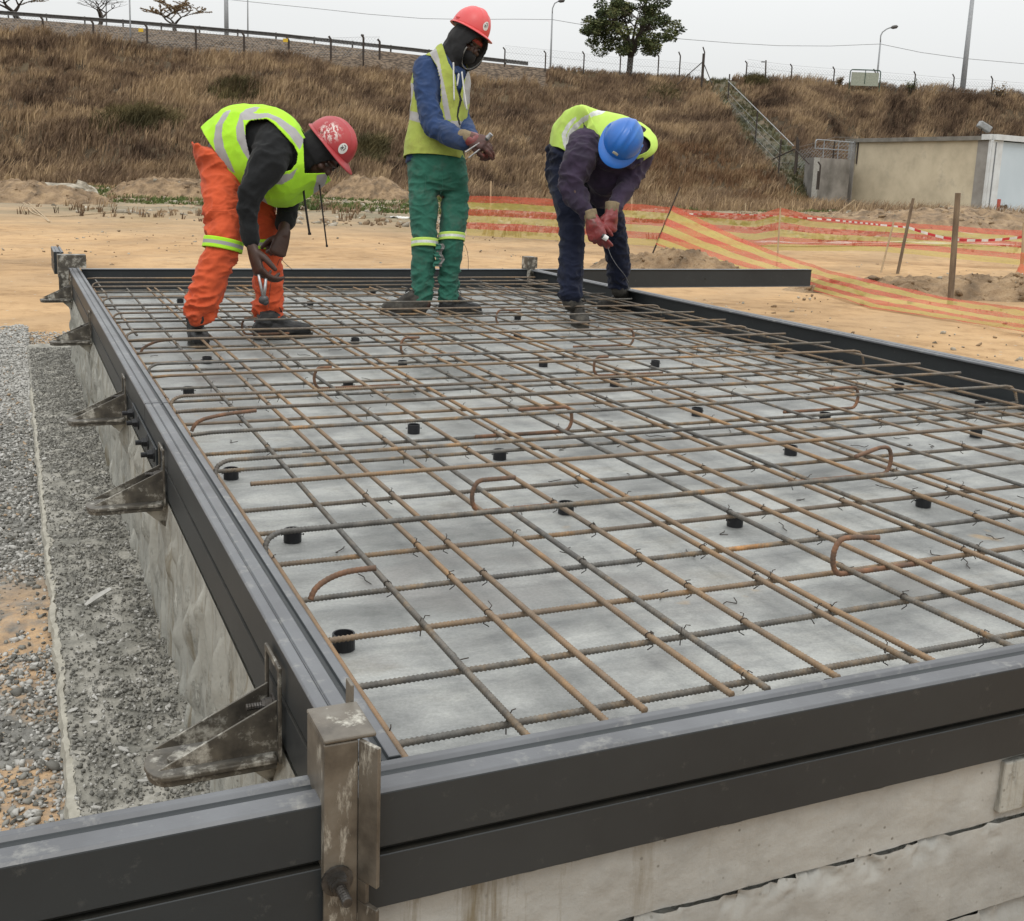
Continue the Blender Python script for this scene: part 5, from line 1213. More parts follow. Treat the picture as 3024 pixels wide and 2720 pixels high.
# second piece of gravel beyond the end of the footing, under the far bracket
MAT['gr1'] = mat('gravel_grey', (.25, .24, .215), (.165, .16, .14), 30); MAT['gr2'] = mat('gravel_pale', (.42, .41, .38), (.31, .30, .275), 30); MAT['gr3'] = mat('gravel_dark', (.135, .13, .115), (.09, .087, .075), 30); MAT['gr4'] = mat('gravel_tan', (.34, .25, .16), (.25, .18, .12), 30)
n = 46000; y = .8+8.6*rng.random(n); x = .05-.75*rng.random(n)**1.5*(.3+.7*rng.random(n)); x = np.where(rng.random(n) < .26, rng.uniform(-2.6, -.4, n), x); x = np.minimum(x, .048)
wide = (y > 7.9) & (rng.random(n) < .7); x = np.where(wide, rng.uniform(-.7, .55, n), x)
q = fnoise(x*2.5+3, y*2.5, 51); keep = ~((y < 3.5) & (q > .50) & (rng.random(n) < .85) & (y > 2.35)); x, y = x[keep], y[keep]; n = len(x)
z = gz(x, y); z = np.where(x > .07, GZ+.0, z)
sz = (.0028+.0085*rng.random(n)**2.2+.010*(rng.random(n) < .012))*np.where(y > 6.2, 1.15, 1.0)
pale = np.where(y > 5.9, .80, .36); rr = rng.random(n)
mi_ = np.where(rr < pale, 1, np.where(rr < pale+.5*(1-pale), 0, np.where(rr < .96, 2, 3)))
rock_cloud('gravel', np.stack([x, y, z+sz*.25], -1), sz, .8, [MAT['gr1'], MAT['gr2'], MAT['gr3'], MAT['gr4']], mi_, 8, 'crushed grey gravel along the left edge, paler at the far end', 'gravel')
n = 30000; y = .8+7.1*rng.random(n); x = rng.uniform(.058, .312, n); q = fnoise(x*9, y*9, 57)+.25*(x-.06)/.25; k = q+rng.random(n)*.40 > .62; x, y = x[k], y[k]; n = len(x)
sz = .0018+.0058*rng.random(n)**2.5; rr = rng.random(n); mi_ = np.where(rr < .12, 1, np.where(rr < .6, 0, 2))
rock_cloud('crumbs', np.stack([x, y, -.399+sz*.2], -1), sz, .8, [MAT['gr1'], MAT['gr2'], MAT['gr3']], mi_, 9, 'dark concrete crumbs scattered on the footing strip', 'crumbs')
# flat flakes of concrete
fl = []
for s in range(5):
    r_ = random.Random(s+70); n = 7; pts = [(r_.uniform(.6, 1)*math.cos(2*math.pi*k/n), .6*r_.uniform(.5, 1)*math.sin(2*math.pi*k/n)) for k in range(n)]
    m = MB(); m.prism(pts, 'z', 0, .14); o = m.build('concrete_flake', MAT['gr2'], None); fl.append(o.data); bpy.data.objects.remove(o)
r_ = random.Random(9)
for i in range(80):
    y = 1.4+6.0*r_.random()**1.1; x = r_.uniform(-.06, .30); s = r_.uniform(.006, .017); o = link('concrete_flake', r_.choice(fl), None, (x, y, (-.395 if x > .05 else GZ+.065))); o.scale = (s, s, s*.9); o.rotation_euler = (r_.uniform(-.3, .3), r_.uniform(-.3, .3), r_.uniform(0, 6.28))
    tag(o, 'small pale flat flake of broken concrete on the crumbs below the left form', 'flake', 'concrete flakes beside the base')
v = []; 
m = MB(); m.prism([(-.055, -.006), (.05, -.016), (.058, -.004), (0, .010), (-.05, .004)], 'z', 0, .003); o = m.build('concrete_splinter', MAT['gr2'], None, loc=(.165, 3.15, -.385)); o.rotation_euler = (.1, -.12, .9); tag(o, 'long pale splinter of concrete below the third bracket', 'flake')

at_w = _at_w

# ================= the three workers =================
def limb(pts, radii, n=20, hint=None):
    """closed tapering limb through pts; radii r or (ra along hint, rb)"""
    P = [Vector(p) for p in pts]; rr = [(r, r) if not isinstance(r, tuple) else r for r in radii]
    # resample
    Q = []; RR = []; ext = [P[0]*2-P[1]]+P+[P[-1]*2-P[-2]]
    re = [rr[0]]+rr+[rr[-1]]
    for i in range(1, len(ext)-2):
        a, b, c, d = ext[i-1:i+3]; k = max(2, int((c-b).length/.02))
        for j in range(k):
            t = j/k; Q.append(.5*((2*b)+(c-a)*t+(2*a-5*b+4*c-d)*t*t+(3*b-a-3*c+d)*t**3)); s = t*t*(3-2*t)
            RR.append(tuple(re[i][m]*(1-s)+re[i+1][m]*s for m in (0, 1)))
    Q.append(P[-1]); RR.append(rr[-1])
    d0 = (Q[0]-Q[1]).normalized(); d1 = (Q[-1]-Q[-2]).normalized(); r0 = min(RR[0]); r1 = min(RR[-1])
    Q = [Q[0]+d0*r0*f for f in (.98, .80, .45)]+Q+[Q[-1]+d1*r1*f for f in (.45, .80, .98)]
    RR = [tuple(x*f for x in RR[0]) for f in (.2, .6, .89)]+RR+[tuple(x*f for x in RR[-1]) for f in (.89, .6, .2)]
    _, fr = frames(Q); v = []; f = []
    for p, (t, a, b), (ra, rb) in zip(Q, fr, RR):
        if hint is not None:
            h = hint-t*hint.dot(t)
            if h.length > 1e-4: a = h.normalized(); b = t.cross(a)
        for k in range(n): q = 2*math.pi*k/n; v.append(p+a*math.cos(q)*ra+b*math.sin(q)*rb)
    m = len(Q)
    for i in range(m-1):
        for k in range(n): f.append((i*n+k, i*n+(k+1) % n, (i+1)*n+(k+1) % n, (i+1)*n+k))
    f += [tuple(range(n))[::-1], tuple(range((m-1)*n, m*n))]; return v, f
def ellip(c, ax, n=20, m=14):
    c = Vector(c); ax = [Vector(a) for a in ax]; v = []; f = []
    for i in range(1, m):
        t = math.pi*i/m
        for k in range(n): q = 2*math.pi*k/n; v.append(c+ax[0]*math.sin(t)*math.cos(q)+ax[1]*math.sin(t)*math.sin(q)+ax[2]*math.cos(t))
    for i in range(m-2):
        for k in range(n): f.append((i*n+k, (i+1)*n+k, (i+1)*n+(k+1) % n, i*n+(k+1) % n))
    a = len(v); v += [c+ax[2], c-ax[2]]
    for k in range(n): f.append((a, k, (k+1) % n)); f.append((a+1, (m-2)*n+(k+1) % n, (m-2)*n+k))
    return v, f
def cr(vals, t):
    n = len(vals)-1; x = min(max(t*n, 0), n-1e-6); i = int(x); u = x-i
    g = lambda j: vals[min(max(j, 0), n)]
    a, b, c, d = g(i-1), g(i), g(i+1), g(i+2)
    if i == 0: a = b*2-c if not isinstance(b, tuple) else b
    if i == n-1: d = c*2-b
    return .5*((2*b)+(c-a)*u+(2*a-5*b+4*c-d)*u*u+(3*b-a-3*c+d)*u**3)
def rings(st, m, n, ex=2.3, scale=1.0):
    """stations (centre, half-axis vector a, half-axis vector b) -> grid of points"""
    C = [Vector(s[0]) for s in st]; A = [Vector(s[1]) for s in st]; B = [Vector(s[2]) for s in st]; out = []
    for i in range(m+1):
        t = i/m; c, a, b = cr(C, t), cr(A, t)*scale, cr(B, t)*scale; row = []
        for k in range(n):
            q = 2*math.pi*k/n; cs, sn = math.cos(q), math.sin(q)
            x = math.copysign(abs(cs)**(2/ex), cs); y = math.copysign(abs(sn)**(2/ex), sn); row.append(c+a*x+b*y)
        out.append(row)
    return out
def loft(st, m=40, n=48, ex=2.3, scale=1.0):
    g = rings(st, m, n, ex, scale); v = [p for r in g for p in r]; f = []
    for i in range(m):
        for k in range(n): f.append((i*n+k, i*n+(k+1) % n, (i+1)*n+(k+1) % n, (i+1)*n+k))
    f += [tuple(range(n))[::-1], tuple(range(m*n, (m+1)*n))]; return v, f
def fuse(name, parts, vox, it, mats, parent, origin, wr=None, smooth=True, cut=None):
    """voxel union of closed shapes, smoothed: one continuous surface. wr: (amp, scale, [(point, radius, gain)], seed)"""
    m = MB()
    for v, f in parts: m.add([Vector(p)-origin for p in v], f)
    t = m.build('tmp', MAT['wire']); bm = bmesh.new(); bm.from_mesh(t.data); bmesh.ops.recalc_face_normals(bm, faces=bm.faces); bm.to_mesh(t.data); bm.free()
    r = t.modifiers.new('r', 'REMESH'); r.mode = 'VOXEL'; r.voxel_size = vox; r.adaptivity = 0
    s = t.modifiers.new('s', 'SMOOTH'); s.factor = .5; s.iterations = it
    dg = bpy.context.evaluated_depsgraph_get(); me = bpy.data.meshes.new_from_object(t.evaluated_get(dg)); bpy.data.objects.remove(t)
    me.name = name; me.materials.clear()
    for q in (mats if isinstance(mats, list) else [mats]): me.materials.append(q)
    n = len(me.vertices); co = np.empty(n*3, np.float32); me.vertices.foreach_get('co', co); co = co.reshape(-1, 3)
    if wr:
        amp, sc, spots, seed = wr; no = np.empty(n*3, np.float32); me.vertices.foreach_get('normal', no); no = no.reshape(-1, 3)
        g = np.full(n, 1.0)
        for p, rad, gain in spots: d = np.linalg.norm(co-np.array(Vector(p)-origin), axis=1); g += gain*np.exp(-(d/rad)**2)
        dd = np.empty(n)
        for i in range(n):
            p = Vector(co[i]); w_ = noise.noise_vector(p*5+Vector((seed, 0, 0)))*.05
            q = Vector(((p.x+w_.x)*sc[0], (p.y+w_.y)*sc[1], (p.z+w_.z)*sc[2]+seed))
            a = noise.noise(q); b = noise.noise(q*2.3+Vector((9, 0, 0))); dd[i] = (.42-abs(a)**.75*1.7)*1.25+.5*(.4-abs(b)**.8*1.6)
        co = co+no*(amp*g*dd)[:, None]; me.vertices.foreach_set('co', co.astype(np.float32).ravel())
    if smooth: me.polygons.foreach_set('use_smooth', np.ones(len(me.polygons), dtype=bool))
    me.update(); o = link(name, me, parent)
    if cut: cut(o)
    return o
def inside(poly, x, y):
    c = np.zeros(len(x), bool); n = len(poly)
    for i in range(n):
        x1, y1 = poly[i]; x2, y2 = poly[(i+1) % n]
        k = ((y1 > y) != (y2 > y)) & (x < (x2-x1)*(y-y1)/((y2-y1) or 1e-9)+x1); c ^= k
    return c
def grid_garment(name, g, mats, parent, origin, holes, stripes, side=None, thick=.0035, wr=.004, seed=0, both=True):
    """open tube of cloth from a ring grid; holes and stripes are outlines on the side that faces the camera; side: centre line for facing test"""
    m, n = len(g), len(g[0]); V = np.array([[tuple(p) for p in r] for r in g]).reshape(-1, 3)
    idx = np.arange(m*n).reshape(m, n); a = idx[:-1]; b = np.roll(idx, -1, 1)[:-1]; c = np.roll(idx, -1, 1)[1:]; d = idx[1:]
    Fq = np.stack([a, b, c, d], -1).reshape(-1, 4)
    nrm = np.cross(V[Fq[:, 1]]-V[Fq[:, 0]], V[Fq[:, 3]]-V[Fq[:, 0]]); cen = V[Fq].mean(1)
    ctr = np.repeat(V.reshape(m, n, 3).mean(1)[:-1], n, 0); sgn = np.sign(((cen-ctr)*nrm).sum(1).mean()); nrm = nrm*sgn
    face = (nrm*(np.array(CP)[None]-cen)).sum(1) > 0
    px, py, _ = to_px(cen); mi = np.zeros(len(Fq), int); keep = np.ones(len(Fq), bool)
    for poly, k, fc in stripes: q = inside(poly, px, py) & (face if fc else ~face); mi[q] = k
    for poly, fc in holes: keep &= ~(inside(poly, px, py) & (face if fc else ~face))
    Fq = Fq[keep]; mi = mi[keep]
    vn = np.zeros_like(V); 
    O = np.array(origin)
    dv = np.array([(.45-abs(noise.noise(Vector((p[0]*9+seed, p[1]*9, p[2]*7)))) * 2)+.5*(.4-abs(noise.noise(Vector((p[0]*21+seed, p[1]*21, p[2]*16)))) * 1.6) for p in V])
    vc = V-np.repeat(V.reshape(m, n, 3).mean(1), n, 0); vc /= np.maximum(1e-6, np.linalg.norm(vc, axis=1))[:, None]
    V = V+vc*(dv*wr)[:, None]
    o = fast_mesh(name, V-O, Fq if sgn > 0 else Fq[:, ::-1], mats, mi=mi, smooth=True, parent=parent)
    so = o.modifiers.new('s', 'SOLIDIFY'); so.thickness = thick; so.offset = 0
    return o
def hand_parts(wrist, d, nrm, side, curls, sc=1.0, fat=1.0, thumb=(.6, .2), spread=.10):
    """wrist point, d finger direction, nrm back-of-hand normal, side +1/-1 = thumb side along cross(d,nrm)"""
    d = d.normalized(); nrm = (nrm-d*nrm.dot(d)).normalized(); s = d.cross(nrm)*side; w = wrist; out = []
    out.append(limb([w-d*.02*sc, w+d*.030*sc, w+d*.085*sc], [(.027*fat*sc, .019*fat*sc), (.036*fat*sc, .018*fat*sc), (.040*fat*sc, .0145*fat*sc)], 16, hint=s))
    L = (.040, .047, .044, .034)   # first phalanx: index..little
    for i in range(4):
        off = (.029-.0195*i)*sc; base = w+d*(.082-.004*abs(i-1))*sc+s*off; c = curls[i]; dr = (d+s*spread*(1.2-i*.8)).normalized(); p = [base-dr*.012*sc, base]; ang = 0
        for k, fl in enumerate((1, .68, .52)):
            ang += c*(1.0, 1.15, .8)[k]; q = dr*math.cos(ang)-nrm*math.sin(ang); p.append(p[-1]+q*L[i]*fl*sc*1.05)
        r = (.0088 if i < 3 else .0076)*fat*sc; out.append(limb(p, [r*1.1, r*1.06, r, r*.93, r*.78], 10))
    tb = w+d*.022*sc+s*.024*sc-nrm*.006*sc; td = (d*thumb[0]+s*.75-nrm*thumb[1]).normalized(); t2 = (d*.95+s*.15-nrm*thumb[1]*1.3).normalized()
    out.append(limb([tb-td*.01, tb+td*.030*sc, tb+td*.036*sc+t2*.030*sc, tb+td*.036*sc+t2*.056*sc], [.0145*fat*sc, .0125*fat*sc, .0108*fat*sc, .0085*fat*sc], 10))
    return out
def head_parts(c, Fh, U, sc=1.0):
    Fh = Fh.normalized(); U = (U-Fh*U.dot(Fh)).normalized(); R = Fh.cross(U); e = lambda p, x, y, z: ellip(c+(Fh*p[0]+R*p[1]+U*p[2])*sc, [Fh*x*sc, R*y*sc, U*z*sc])
    out = [e((-.008, 0, .035), .094, .074, .082), e((.022, 0, -.035), .066, .058, .075), e((.060, 0, -.082), .026, .030, .022),   # skull, face, chin
           e((.092, 0, -.026), .015, .013, .020), e((.082, 0, -.012), .010, .009, .026), e((.078, 0, .012), .014, .050, .010),  # nose, bridge, brow
           e((.080, 0, -.058), .010, .024, .006), e((.078, 0, -.067), .010, .021, .006)]                                       # lips
    for s in (-1, 1): out += [e((.062, s*.040, -.030), .022, .018, .018), e((-.004, s*.074, -.012), .020, .008, .032)]
    return out, (Fh, R, U)
def mouth_eyes(c, fr, parent, origin):
    Fh, R, U = fr
    for s in (-1, 1):
        v, f = ellip(c+Fh*.074+R*s*.031-U*.004-origin, [Fh*.011, R*.013, U*.009], 12, 8); mk('eye', v, f, MAT['eye'], parent, smooth=True)
def helmet(root_name, lab, c, Fh, U, a, b, h, mt, stickers=(), origin=None, parent=None, vents=True, peak=.045):
    """hard hat: shell with crest, brim that widens to a peak, slots and sticker"""
    Fh = Fh.normalized(); U = (U-Fh*U.dot(Fh)).normalized(); R = Fh.cross(U); o0 = c
    hb = empty('helmet', c); hb.parent = parent; hb.location = c-origin
    def P(az, el):
        # az 0 = front; el 0 brim .. 1 crown
        t = el*math.pi/2; ce = max(0.0, math.cos(t))**.86; se = math.sin(t)**.94
        x = a*ce*math.cos(az)*(1.0 if math.cos(az) > 0 else 1.06); y = b*ce*math.sin(az)
        crest = .0085*math.exp(-(y/.015)**2)*min(1, se*2)*(1 if abs(y) < .05 else 0)
        rg = .0045*math.exp(-((abs(y)-.038)/.006)**2)*min(1, se*1.5)
        d = Fh*x+R*y+U*(h*se+crest+rg); return d
    n, m = 72, 26; v = []; f = []
    for i in range(m+1):
        for k in range(n): v.append(P(2*math.pi*k/n, i/m*.999))
    for i in range(m):
        for k in range(n): f.append((i*n+k, (i+1)*n+k, (i+1)*n+(k+1) % n, i*n+(k+1) % n))
    o = mk('shell', v, f, mt, hb, smooth=True); so = o.modifiers.new('s', 'SOLIDIFY'); so.thickness = .003; so.offset = -1
    v = []; f = []
    for k in range(n):
        az = 2*math.pi*k/n; fr = max(0, math.cos(az)); w = .009+peak*fr**2.2; base = Fh*a*math.cos(az)*(1.0 if math.cos(az) > 0 else 1.06)+R*b*math.sin(az); out = (Fh*math.cos(az)*a+R*math.sin(az)*b).normalized()
        drop = -.004-.012*fr**2
        for (e, z) in ((-.004, .006), (.003, .003), (w*.5, .001+drop*.4), (w, drop), (w+.0015, drop-.003), (w-.002, drop-.005), (w*.5, -.003+drop*.4), (-.004, -.003)): v.append(base+out*e+U*z)
    for k in range(n):
        for j in range(8): f.append((k*8+j, k*8+(j+1) % 8, ((k+1) % n)*8+(j+1) % 8, ((k+1) % n)*8+j))
    mk('brim', v, f, mt, hb, smooth=True)
    for s in (-1, 1):   # accessory slots on both sides
        az = s*1.75; q = P(az, .10); od = (R*s); M = MB(); M.add(*ellip(q+od*.001, [Fh*.018, od*.006, U*.010], 12, 8)); M.build('side_slot', mt, hb, smooth=True)
        for e2 in (.42, .55): q = P(s*1.25, e2*.3); 
    v, f = ellip(Vector((0, 0, 0))-U*.008, [Fh*a*.93, R*b*.93, U*.012], 30, 8); mk('suspension', v, f, MAT['plastic'], hb, smooth=True)
    for (az, el, rw, rh, kind) in stickers:
        # sticker follows the shell
        q = P(az, el); du = (P(az, el+.03)-q).normalized(); ds = (P(az+.06, el)-q).normalized(); nn = ds.cross(du).normalized()
        if nn.dot(q) < 0: nn = -nn
        def on(sx, sy, off): 
            # project offsets onto the shell by angle steps
            La = (P(az+.06, el)-q).length/.06; Le = (P(az, el+.03)-q).length/.03; return P(az+sx/La, el+sy/Le)*(1)+nn*off
        if kind == 'plate':
            v = []; f = []
            for i in range(7):
                for j in range(4): v.append(on(rw*(i/3-1), rh*(j/1.5-1), .0022))
            for i in range(6):
                for j in range(3): f.append((i*4+j, i*4+j+1, i*4+j+5, i*4+j+4))
            o = mk('badge', v, f, MAT['badge'], hb, smooth=True); so = o.modifiers.new('s', 'SOLIDIFY'); so.thickness = .002
        else:
            v = [on(0, 0, .0018)]; f = []
            for rr in (.33, .66, 1.0):
                for k in range(28): t = 2*math.pi*k/28; v.append(on(rw*rr*math.cos(t), rh*rr*math.sin(t), .0018))
            for k in range(28): f.append((0, 1+k, 1+(k+1) % 28))
            for r_ in range(2):
                for k in range(28): f.append((1+r_*28+k, 1+(r_+1)*28+k, 1+(r_+1)*28+(k+1) % 28, 1+r_*28+(k+1) % 28))
            st = mk('sticker', v, f, MAT['sticker'], hb, smooth=True)
            def stroke(pts, wd=.0016):
                vv = []; ff = []
                for i, (x, y) in enumerate(pts):
                    x2, y2 = pts[min(i+1, len(pts)-1)]; x1, y1 = pts[max(i-1, 0)]; L = math.hypot(x2-x1, y2-y1) or 1; nx, ny = -(y2-y1)/L*wd, (x2-x1)/L*wd
                    vv += [on((x+nx), (y+ny), .0026), on((x-nx), (y-ny), .0026)]
                    if i: ff.append((2*i-2, 2*i-1, 2*i+1, 2*i))
                return vv, ff
            M = MB(); k = rh
            Sx = [(.0, .20), (-.10, .28), (-.22, .22), (-.22, .10), (-.02, .0), (-.02, -.14), (-.14, -.20), (-.26, -.12)]
            for x0, L_ in ((-.16, Sx), (.10, [(.0, .24), (.0, -.2), (.12, -.2), (.2, -.1), (.12, .02), (.0, .02), (.1, .1), (.1, .2), (0, .24)]), (.36, [(.2, .24), (0, .24), (0, .02), (.14, .02), (0, .02), (0, -.2), (.2, -.2)])):
                for i in range(1): M.add(*stroke([((x0+x*.8)*k*sgx, y*k*1.0-.0) for x, y in L_ for sgx in (STK,)], .0014))
            for yy, xa, xb in ((.56, -.28, .28), (.66, -.22, .22), (.38, -.4, -.1), (-.36, -.1, .42)): M.add(*stroke([(xa*k*STK, yy*k), (xb*k*STK, yy*k)], .0009))
            M.build('lettering', MAT['ink'], st)
    return hb
STK = 1
def boot(name, heel, toe, ankle, parent, origin, mt='boot', zs=0.0, wd=.045, lab=None):
    """heel and toe points on the ground; ankle point above"""
    heel = Vector(heel); toe = Vector(toe); d = (toe-heel); L = d.length; d.normalize(); s = d.cross(Vector((0, 0, 1))).normalized(); up = Vector((0, 0, 1)); a = Vector(ankle)
    pr = [limb([heel+d*.03+up*.045, heel+d*L*.35+up*.047, heel+d*L*.65+up*.043, heel+d*(L-.045)+up*.036], [(wd*.82, .046), (wd*.88, .048), (wd*1.0, .043), (wd*.86, .036)], 20, hint=s),
          limb([heel+d*.055+up*.055, heel+d*.062+up*.10, a], [(.038, .047), (.040, .048), (.046, .050)], 18, hint=s),
          limb([heel+d*.085+up*.11, heel+d*L*.60+up*.060], [.036, .030], 14)]
    o = fuse(name, pr, .005, 5, MAT[mt], parent, origin, wr=(.0022, (30, 30, 30), [], 3))
    out = []; n = 28
    for k in range(n):
        t = 2*math.pi*k/n; x = math.cos(t); y = math.sin(t); w = wd*1.03*(1 if x > -.2 else .86)*(1-.12*max(0, x)**3); out.append(heel+d*(L/2+x*L/2)+s*y*w)
    v = [p+up*.003-origin for p in out]+[p+up*.022-origin for p in out]; f = [tuple(range(n)), tuple(range(2*n-1, n-1, -1))]+[(i, (i+1) % n, n+(i+1) % n, n+i) for i in range(n)]
    mk('sole', v, f, MAT['sole'], o, bevel=.004)
    # laces
    m = MB(); fr = heel+d*L*.36+up*.118
    for i in range(4): q = heel+d*(L*.34+.020*i)+up*(.132-.018*i)-origin; m.tube([q-s*.024, q+up*.006, q+s*.024], .0024, 5)
    q = heel+d*L*.36+up*.145-origin
    for sg in (-1, 1): m.tube(smooth_path([q, q+s*sg*.022+up*.012+d*.01, q+s*sg*.034-up*.012+d*.02, q+s*sg*.008+d*.012], .006), .0022, 5)
    m.build('laces', MAT['lace'], o, smooth=True); return o
def fabric(name, c1, c2, scale=14, bmp=.35, dirt=None, rough=.9, weave=260, lo=.3, hi=.7, dlo=.55, dhi=.72, dscale=5):
    m, nt, b, vec = new_mat(name, rough, .15); c = ramp(nt, noise_n(nt, vec, scale, 6), [(lo, c2), (hi, c1)])
    if dirt: c = mixc(nt, ramp(nt, noise_n(nt, vec, dscale, 8, .75), [(dlo, 0.0), (dhi, .8)]), c, dirt)
    nt.links.new(c, b.inputs['Base Color']); n1 = bump(nt, noise_n(nt, vec, 28, 5, .6), bmp, .006); nt.links.new(bump(nt, noise_n(nt, vec, weave, 2), .3, .0008, n1), b.inputs['Normal'])
    b.inputs['Sheen Weight'].default_value = .08; return m
MAT['skin'] = mat('dark_skin', (.060, .030, .021), (.040, .020, .014), 20, rough=.48, spec=.35, bmp=.25, bscale=160, bdist=.001)
MAT['eye'] = mat('eye', (.07, .06, .055), (.02, .015, .015), 40, rough=.3)  # no eye white: the shadow on the eyes is put into this dark colour
MAT['boot'] = mat('black_leather', (.026, .025, .025), (.014, .014, .014), 18, rough=.5, bmp=.3, bscale=90, bdist=.002, dirt=(.09, .083, .07), dscale=14, dlo=.55, dhi=.8)
MAT['boot_grey'] = mat('dusty_grey_leather', (.050, .045, .038), (.028, .026, .023), 18, rough=.8, bmp=.3, bscale=90, bdist=.002, dirt=(.105, .095, .078), dscale=12, dlo=.5, dhi=.75)
MAT['sole'] = mat('boot_sole', (.035, .033, .03), (.06, .055, .045), 16, rough=.8)
MAT['lace'] = mat('black_lace', (.015, .015, .015))
MAT['orange'] = fabric('orange_workwear', (.55, .092, .034), (.42, .068, .026), dirt=(.36, .07, .035))
MAT['green_cloth'] = fabric('green_workwear', (.031, .128, .090), (.021, .090, .064), dirt=(.075, .095, .075), dlo=.5)
MAT['navy'] = fabric('navy_denim', (.012, .016, .034), (.007, .009, .020), dirt=(.022, .023, .032))
MAT['blue_cloth'] = fabric('blue_workwear', (.026, .050, .125), (.017, .035, .090), dirt=(.05, .065, .11), dlo=.5)
MAT['purple'] = fabric('faded_purple_workwear', (.046, .031, .058), (.024, .018, .033), dirt=(.017, .016, .021), dlo=.45, dscale=3)
MAT['black_knit'] = fabric('black_knit', (.014, .015, .016), (.009, .0095, .010))
MAT['black_knit2'] = fabric('charcoal_hood', (.020, .020, .021), (.012, .012, .013))
MAT['hivis'] = fabric('hi_vis_lime', (.38, .70, .035), (.31, .59, .03), 8, bmp=.25)
MAT['hivis_pale'] = fabric('hi_vis_faded_lime', (.47, .66, .13), (.40, .57, .11), 8, bmp=.25, dirt=(.42, .50, .12))
MAT['hivis_dirty'] = fabric('hi_vis_soiled', (.36, .42, .085), (.28, .33, .07), 7, bmp=.3, dirt=(.20, .19, .055), dlo=.46, dhi=.68, dscale=7)
MAT['silver'] = mat('reflective_tape', (.30, .29, .285), (.25, .24, .235), 9, rough=.5, spec=.6, bmp=.2, bscale=120, bdist=.001)
MAT['silver_w'] = mat('bright_reflective_tape', (.66, .68, .64), (.40, .41, .39), 26, rough=.4, spec=.6)
MAT['zip'] = mat('black_zip', (.02, .022, .02))
MAT['pvc'] = mat('red_pvc_glove', (.21, .026, .026), (.13, .017, .018), 12, rough=.42, spec=.5, bmp=.3, bscale=60, bdist=.002, dirt=(.085, .035, .028), dscale=13, dlo=.50, dhi=.66)
MAT['pvc_brown'] = mat('soiled_glove', (.10, .045, .036), (.05, .025, .022), 14, rough=.6, bmp=.3, bscale=60, bdist=.002, dirt=(.24, .05, .04), dscale=9, dlo=.58, dhi=.7)
MAT['cuff'] = mat('knit_cuff', (.22, .17, .10), (.15, .115, .07), 40, bmp=.4, bscale=180)
MAT['helm_blue'] = mat('blue_hard_hat', (.012, .125, .46), (.010, .095, .36), 4, rough=.34, spec=.5, bmp=.05, dirt=(.05, .16, .36), dscale=6, dlo=.55, dhi=.8)
MAT['helm_pink'] = mat('faded_red_hard_hat', (.60, .075, .075), (.52, .055, .058), 4, rough=.42, spec=.45, bmp=.08, dirt=(.50, .13, .11), dscale=9, dlo=.55, dhi=.85)
def splat_mat():
    m, nt, b, vec = new_mat('paint_splashed_red_hard_hat', .45, .4)
    c = ramp(nt, noise_n(nt, vec, 6, 6), [(.35, (.27, .024, .03)), (.65, (.36, .034, .038))])
    c = mixc(nt, ramp(nt, noise_n(nt, vec, 9, 6, .7), [(.55, 0.0), (.8, .5)]), c, (.33, .12, .08))
    d = nt.nodes.new('ShaderNodeVectorMath'); d.operation = 'DISTANCE'; d.inputs[1].default_value = tuple(SPL); nt.links.new(vec, d.inputs[0])
    near = ramp(nt, d.outputs['Value'], [(.030, 1.0), (.066, 0.0)])
    n = ramp(nt, noise_n(nt, mapping(nt, vec, (1.4, 1.4, .8), (.4, .3, 0)), 52, 5, .75), [(.50, 0.0), (.55, 1.0)])
    k = nt.nodes.new('ShaderNodeMath'); k.operation = 'MULTIPLY'; nt.links.new(near, k.inputs[0]); nt.links.new(n, k.inputs[1])
    nt.links.new(mixc(nt, k.outputs[0], c, (.56, .50, .46)), b.inputs['Base Color']); return m
MAT['sticker'] = mat('white_sticker', (.62, .62, .60), (.56, .56, .54), 20, rough=.4); MAT['ink'] = mat('black_ink', (.02, .02, .02)); MAT['badge'] = mat('cream_badge', (.45, .42, .32), (.38, .36, .28), 30)
MAT['tool'] = mat('bright_tool_steel', (.42, .42, .42), (.22, .22, .22), 30, rough=.3, metal=.8); MAT['tooldark'] = mat('dark_tool_steel', (.07, .07, .07), rough=.4, metal=.6)
MAT['cord_white'] = mat('white_cord', (.55, .55, .53)); MAT['cord_black'] = mat('black_cord', (.015, .014, .013))
MAT['lining'] = mat('pale_lining', (.20, .195, .185), (.12, .118, .11), 30); MAT['redband'] = mat('faded_red_cap', (.30, .05, .035), (.22, .035, .03), 20)
def cam_vec(r, u, b): return (RT*r+UP*u-FW*b).normalized()
def zmap(ox, oy, k): return lambda x, y, w: at_w(ox+k*x, oy+k*y, w)
def poly_map(ox, oy, k, pts): return [(ox+k*x, oy+k*y) for x, y in pts]
def band(name, mats, A, B, C, r, parent, origin, h0, h1, ra=None, n=36):
    """ring strip of cloth around a limb from A to B, three colour bands"""
    v = []; f = []; mi = []; m = 9; A = Vector(A); B = Vector(B); d = (B-A).normalized()
    for i in range(m+1):
        c = A.lerp(B, i/m)
        for k in range(n):
            q = 2*math.pi*k/n; e = (C[0]*math.cos(q)*r[0]+C[1]*math.sin(q)*r[1]); v.append(c+e*(1+.02*math.sin(3*q)+.03*noise.noise(e*30)) -origin)
    for i in range(m):
        for k in range(n): f.append((i*n+k, i*n+(k+1) % n, (i+1)*n+(k+1) % n, (i+1)*n+k)); mi.append(1 if 3 <= i < 6 else 0)
    o = mk(name, v, f, mats, parent, smooth=True, mi=mi); so = o.modifiers.new('s', 'SOLIDIFY'); so.thickness = .004; return o

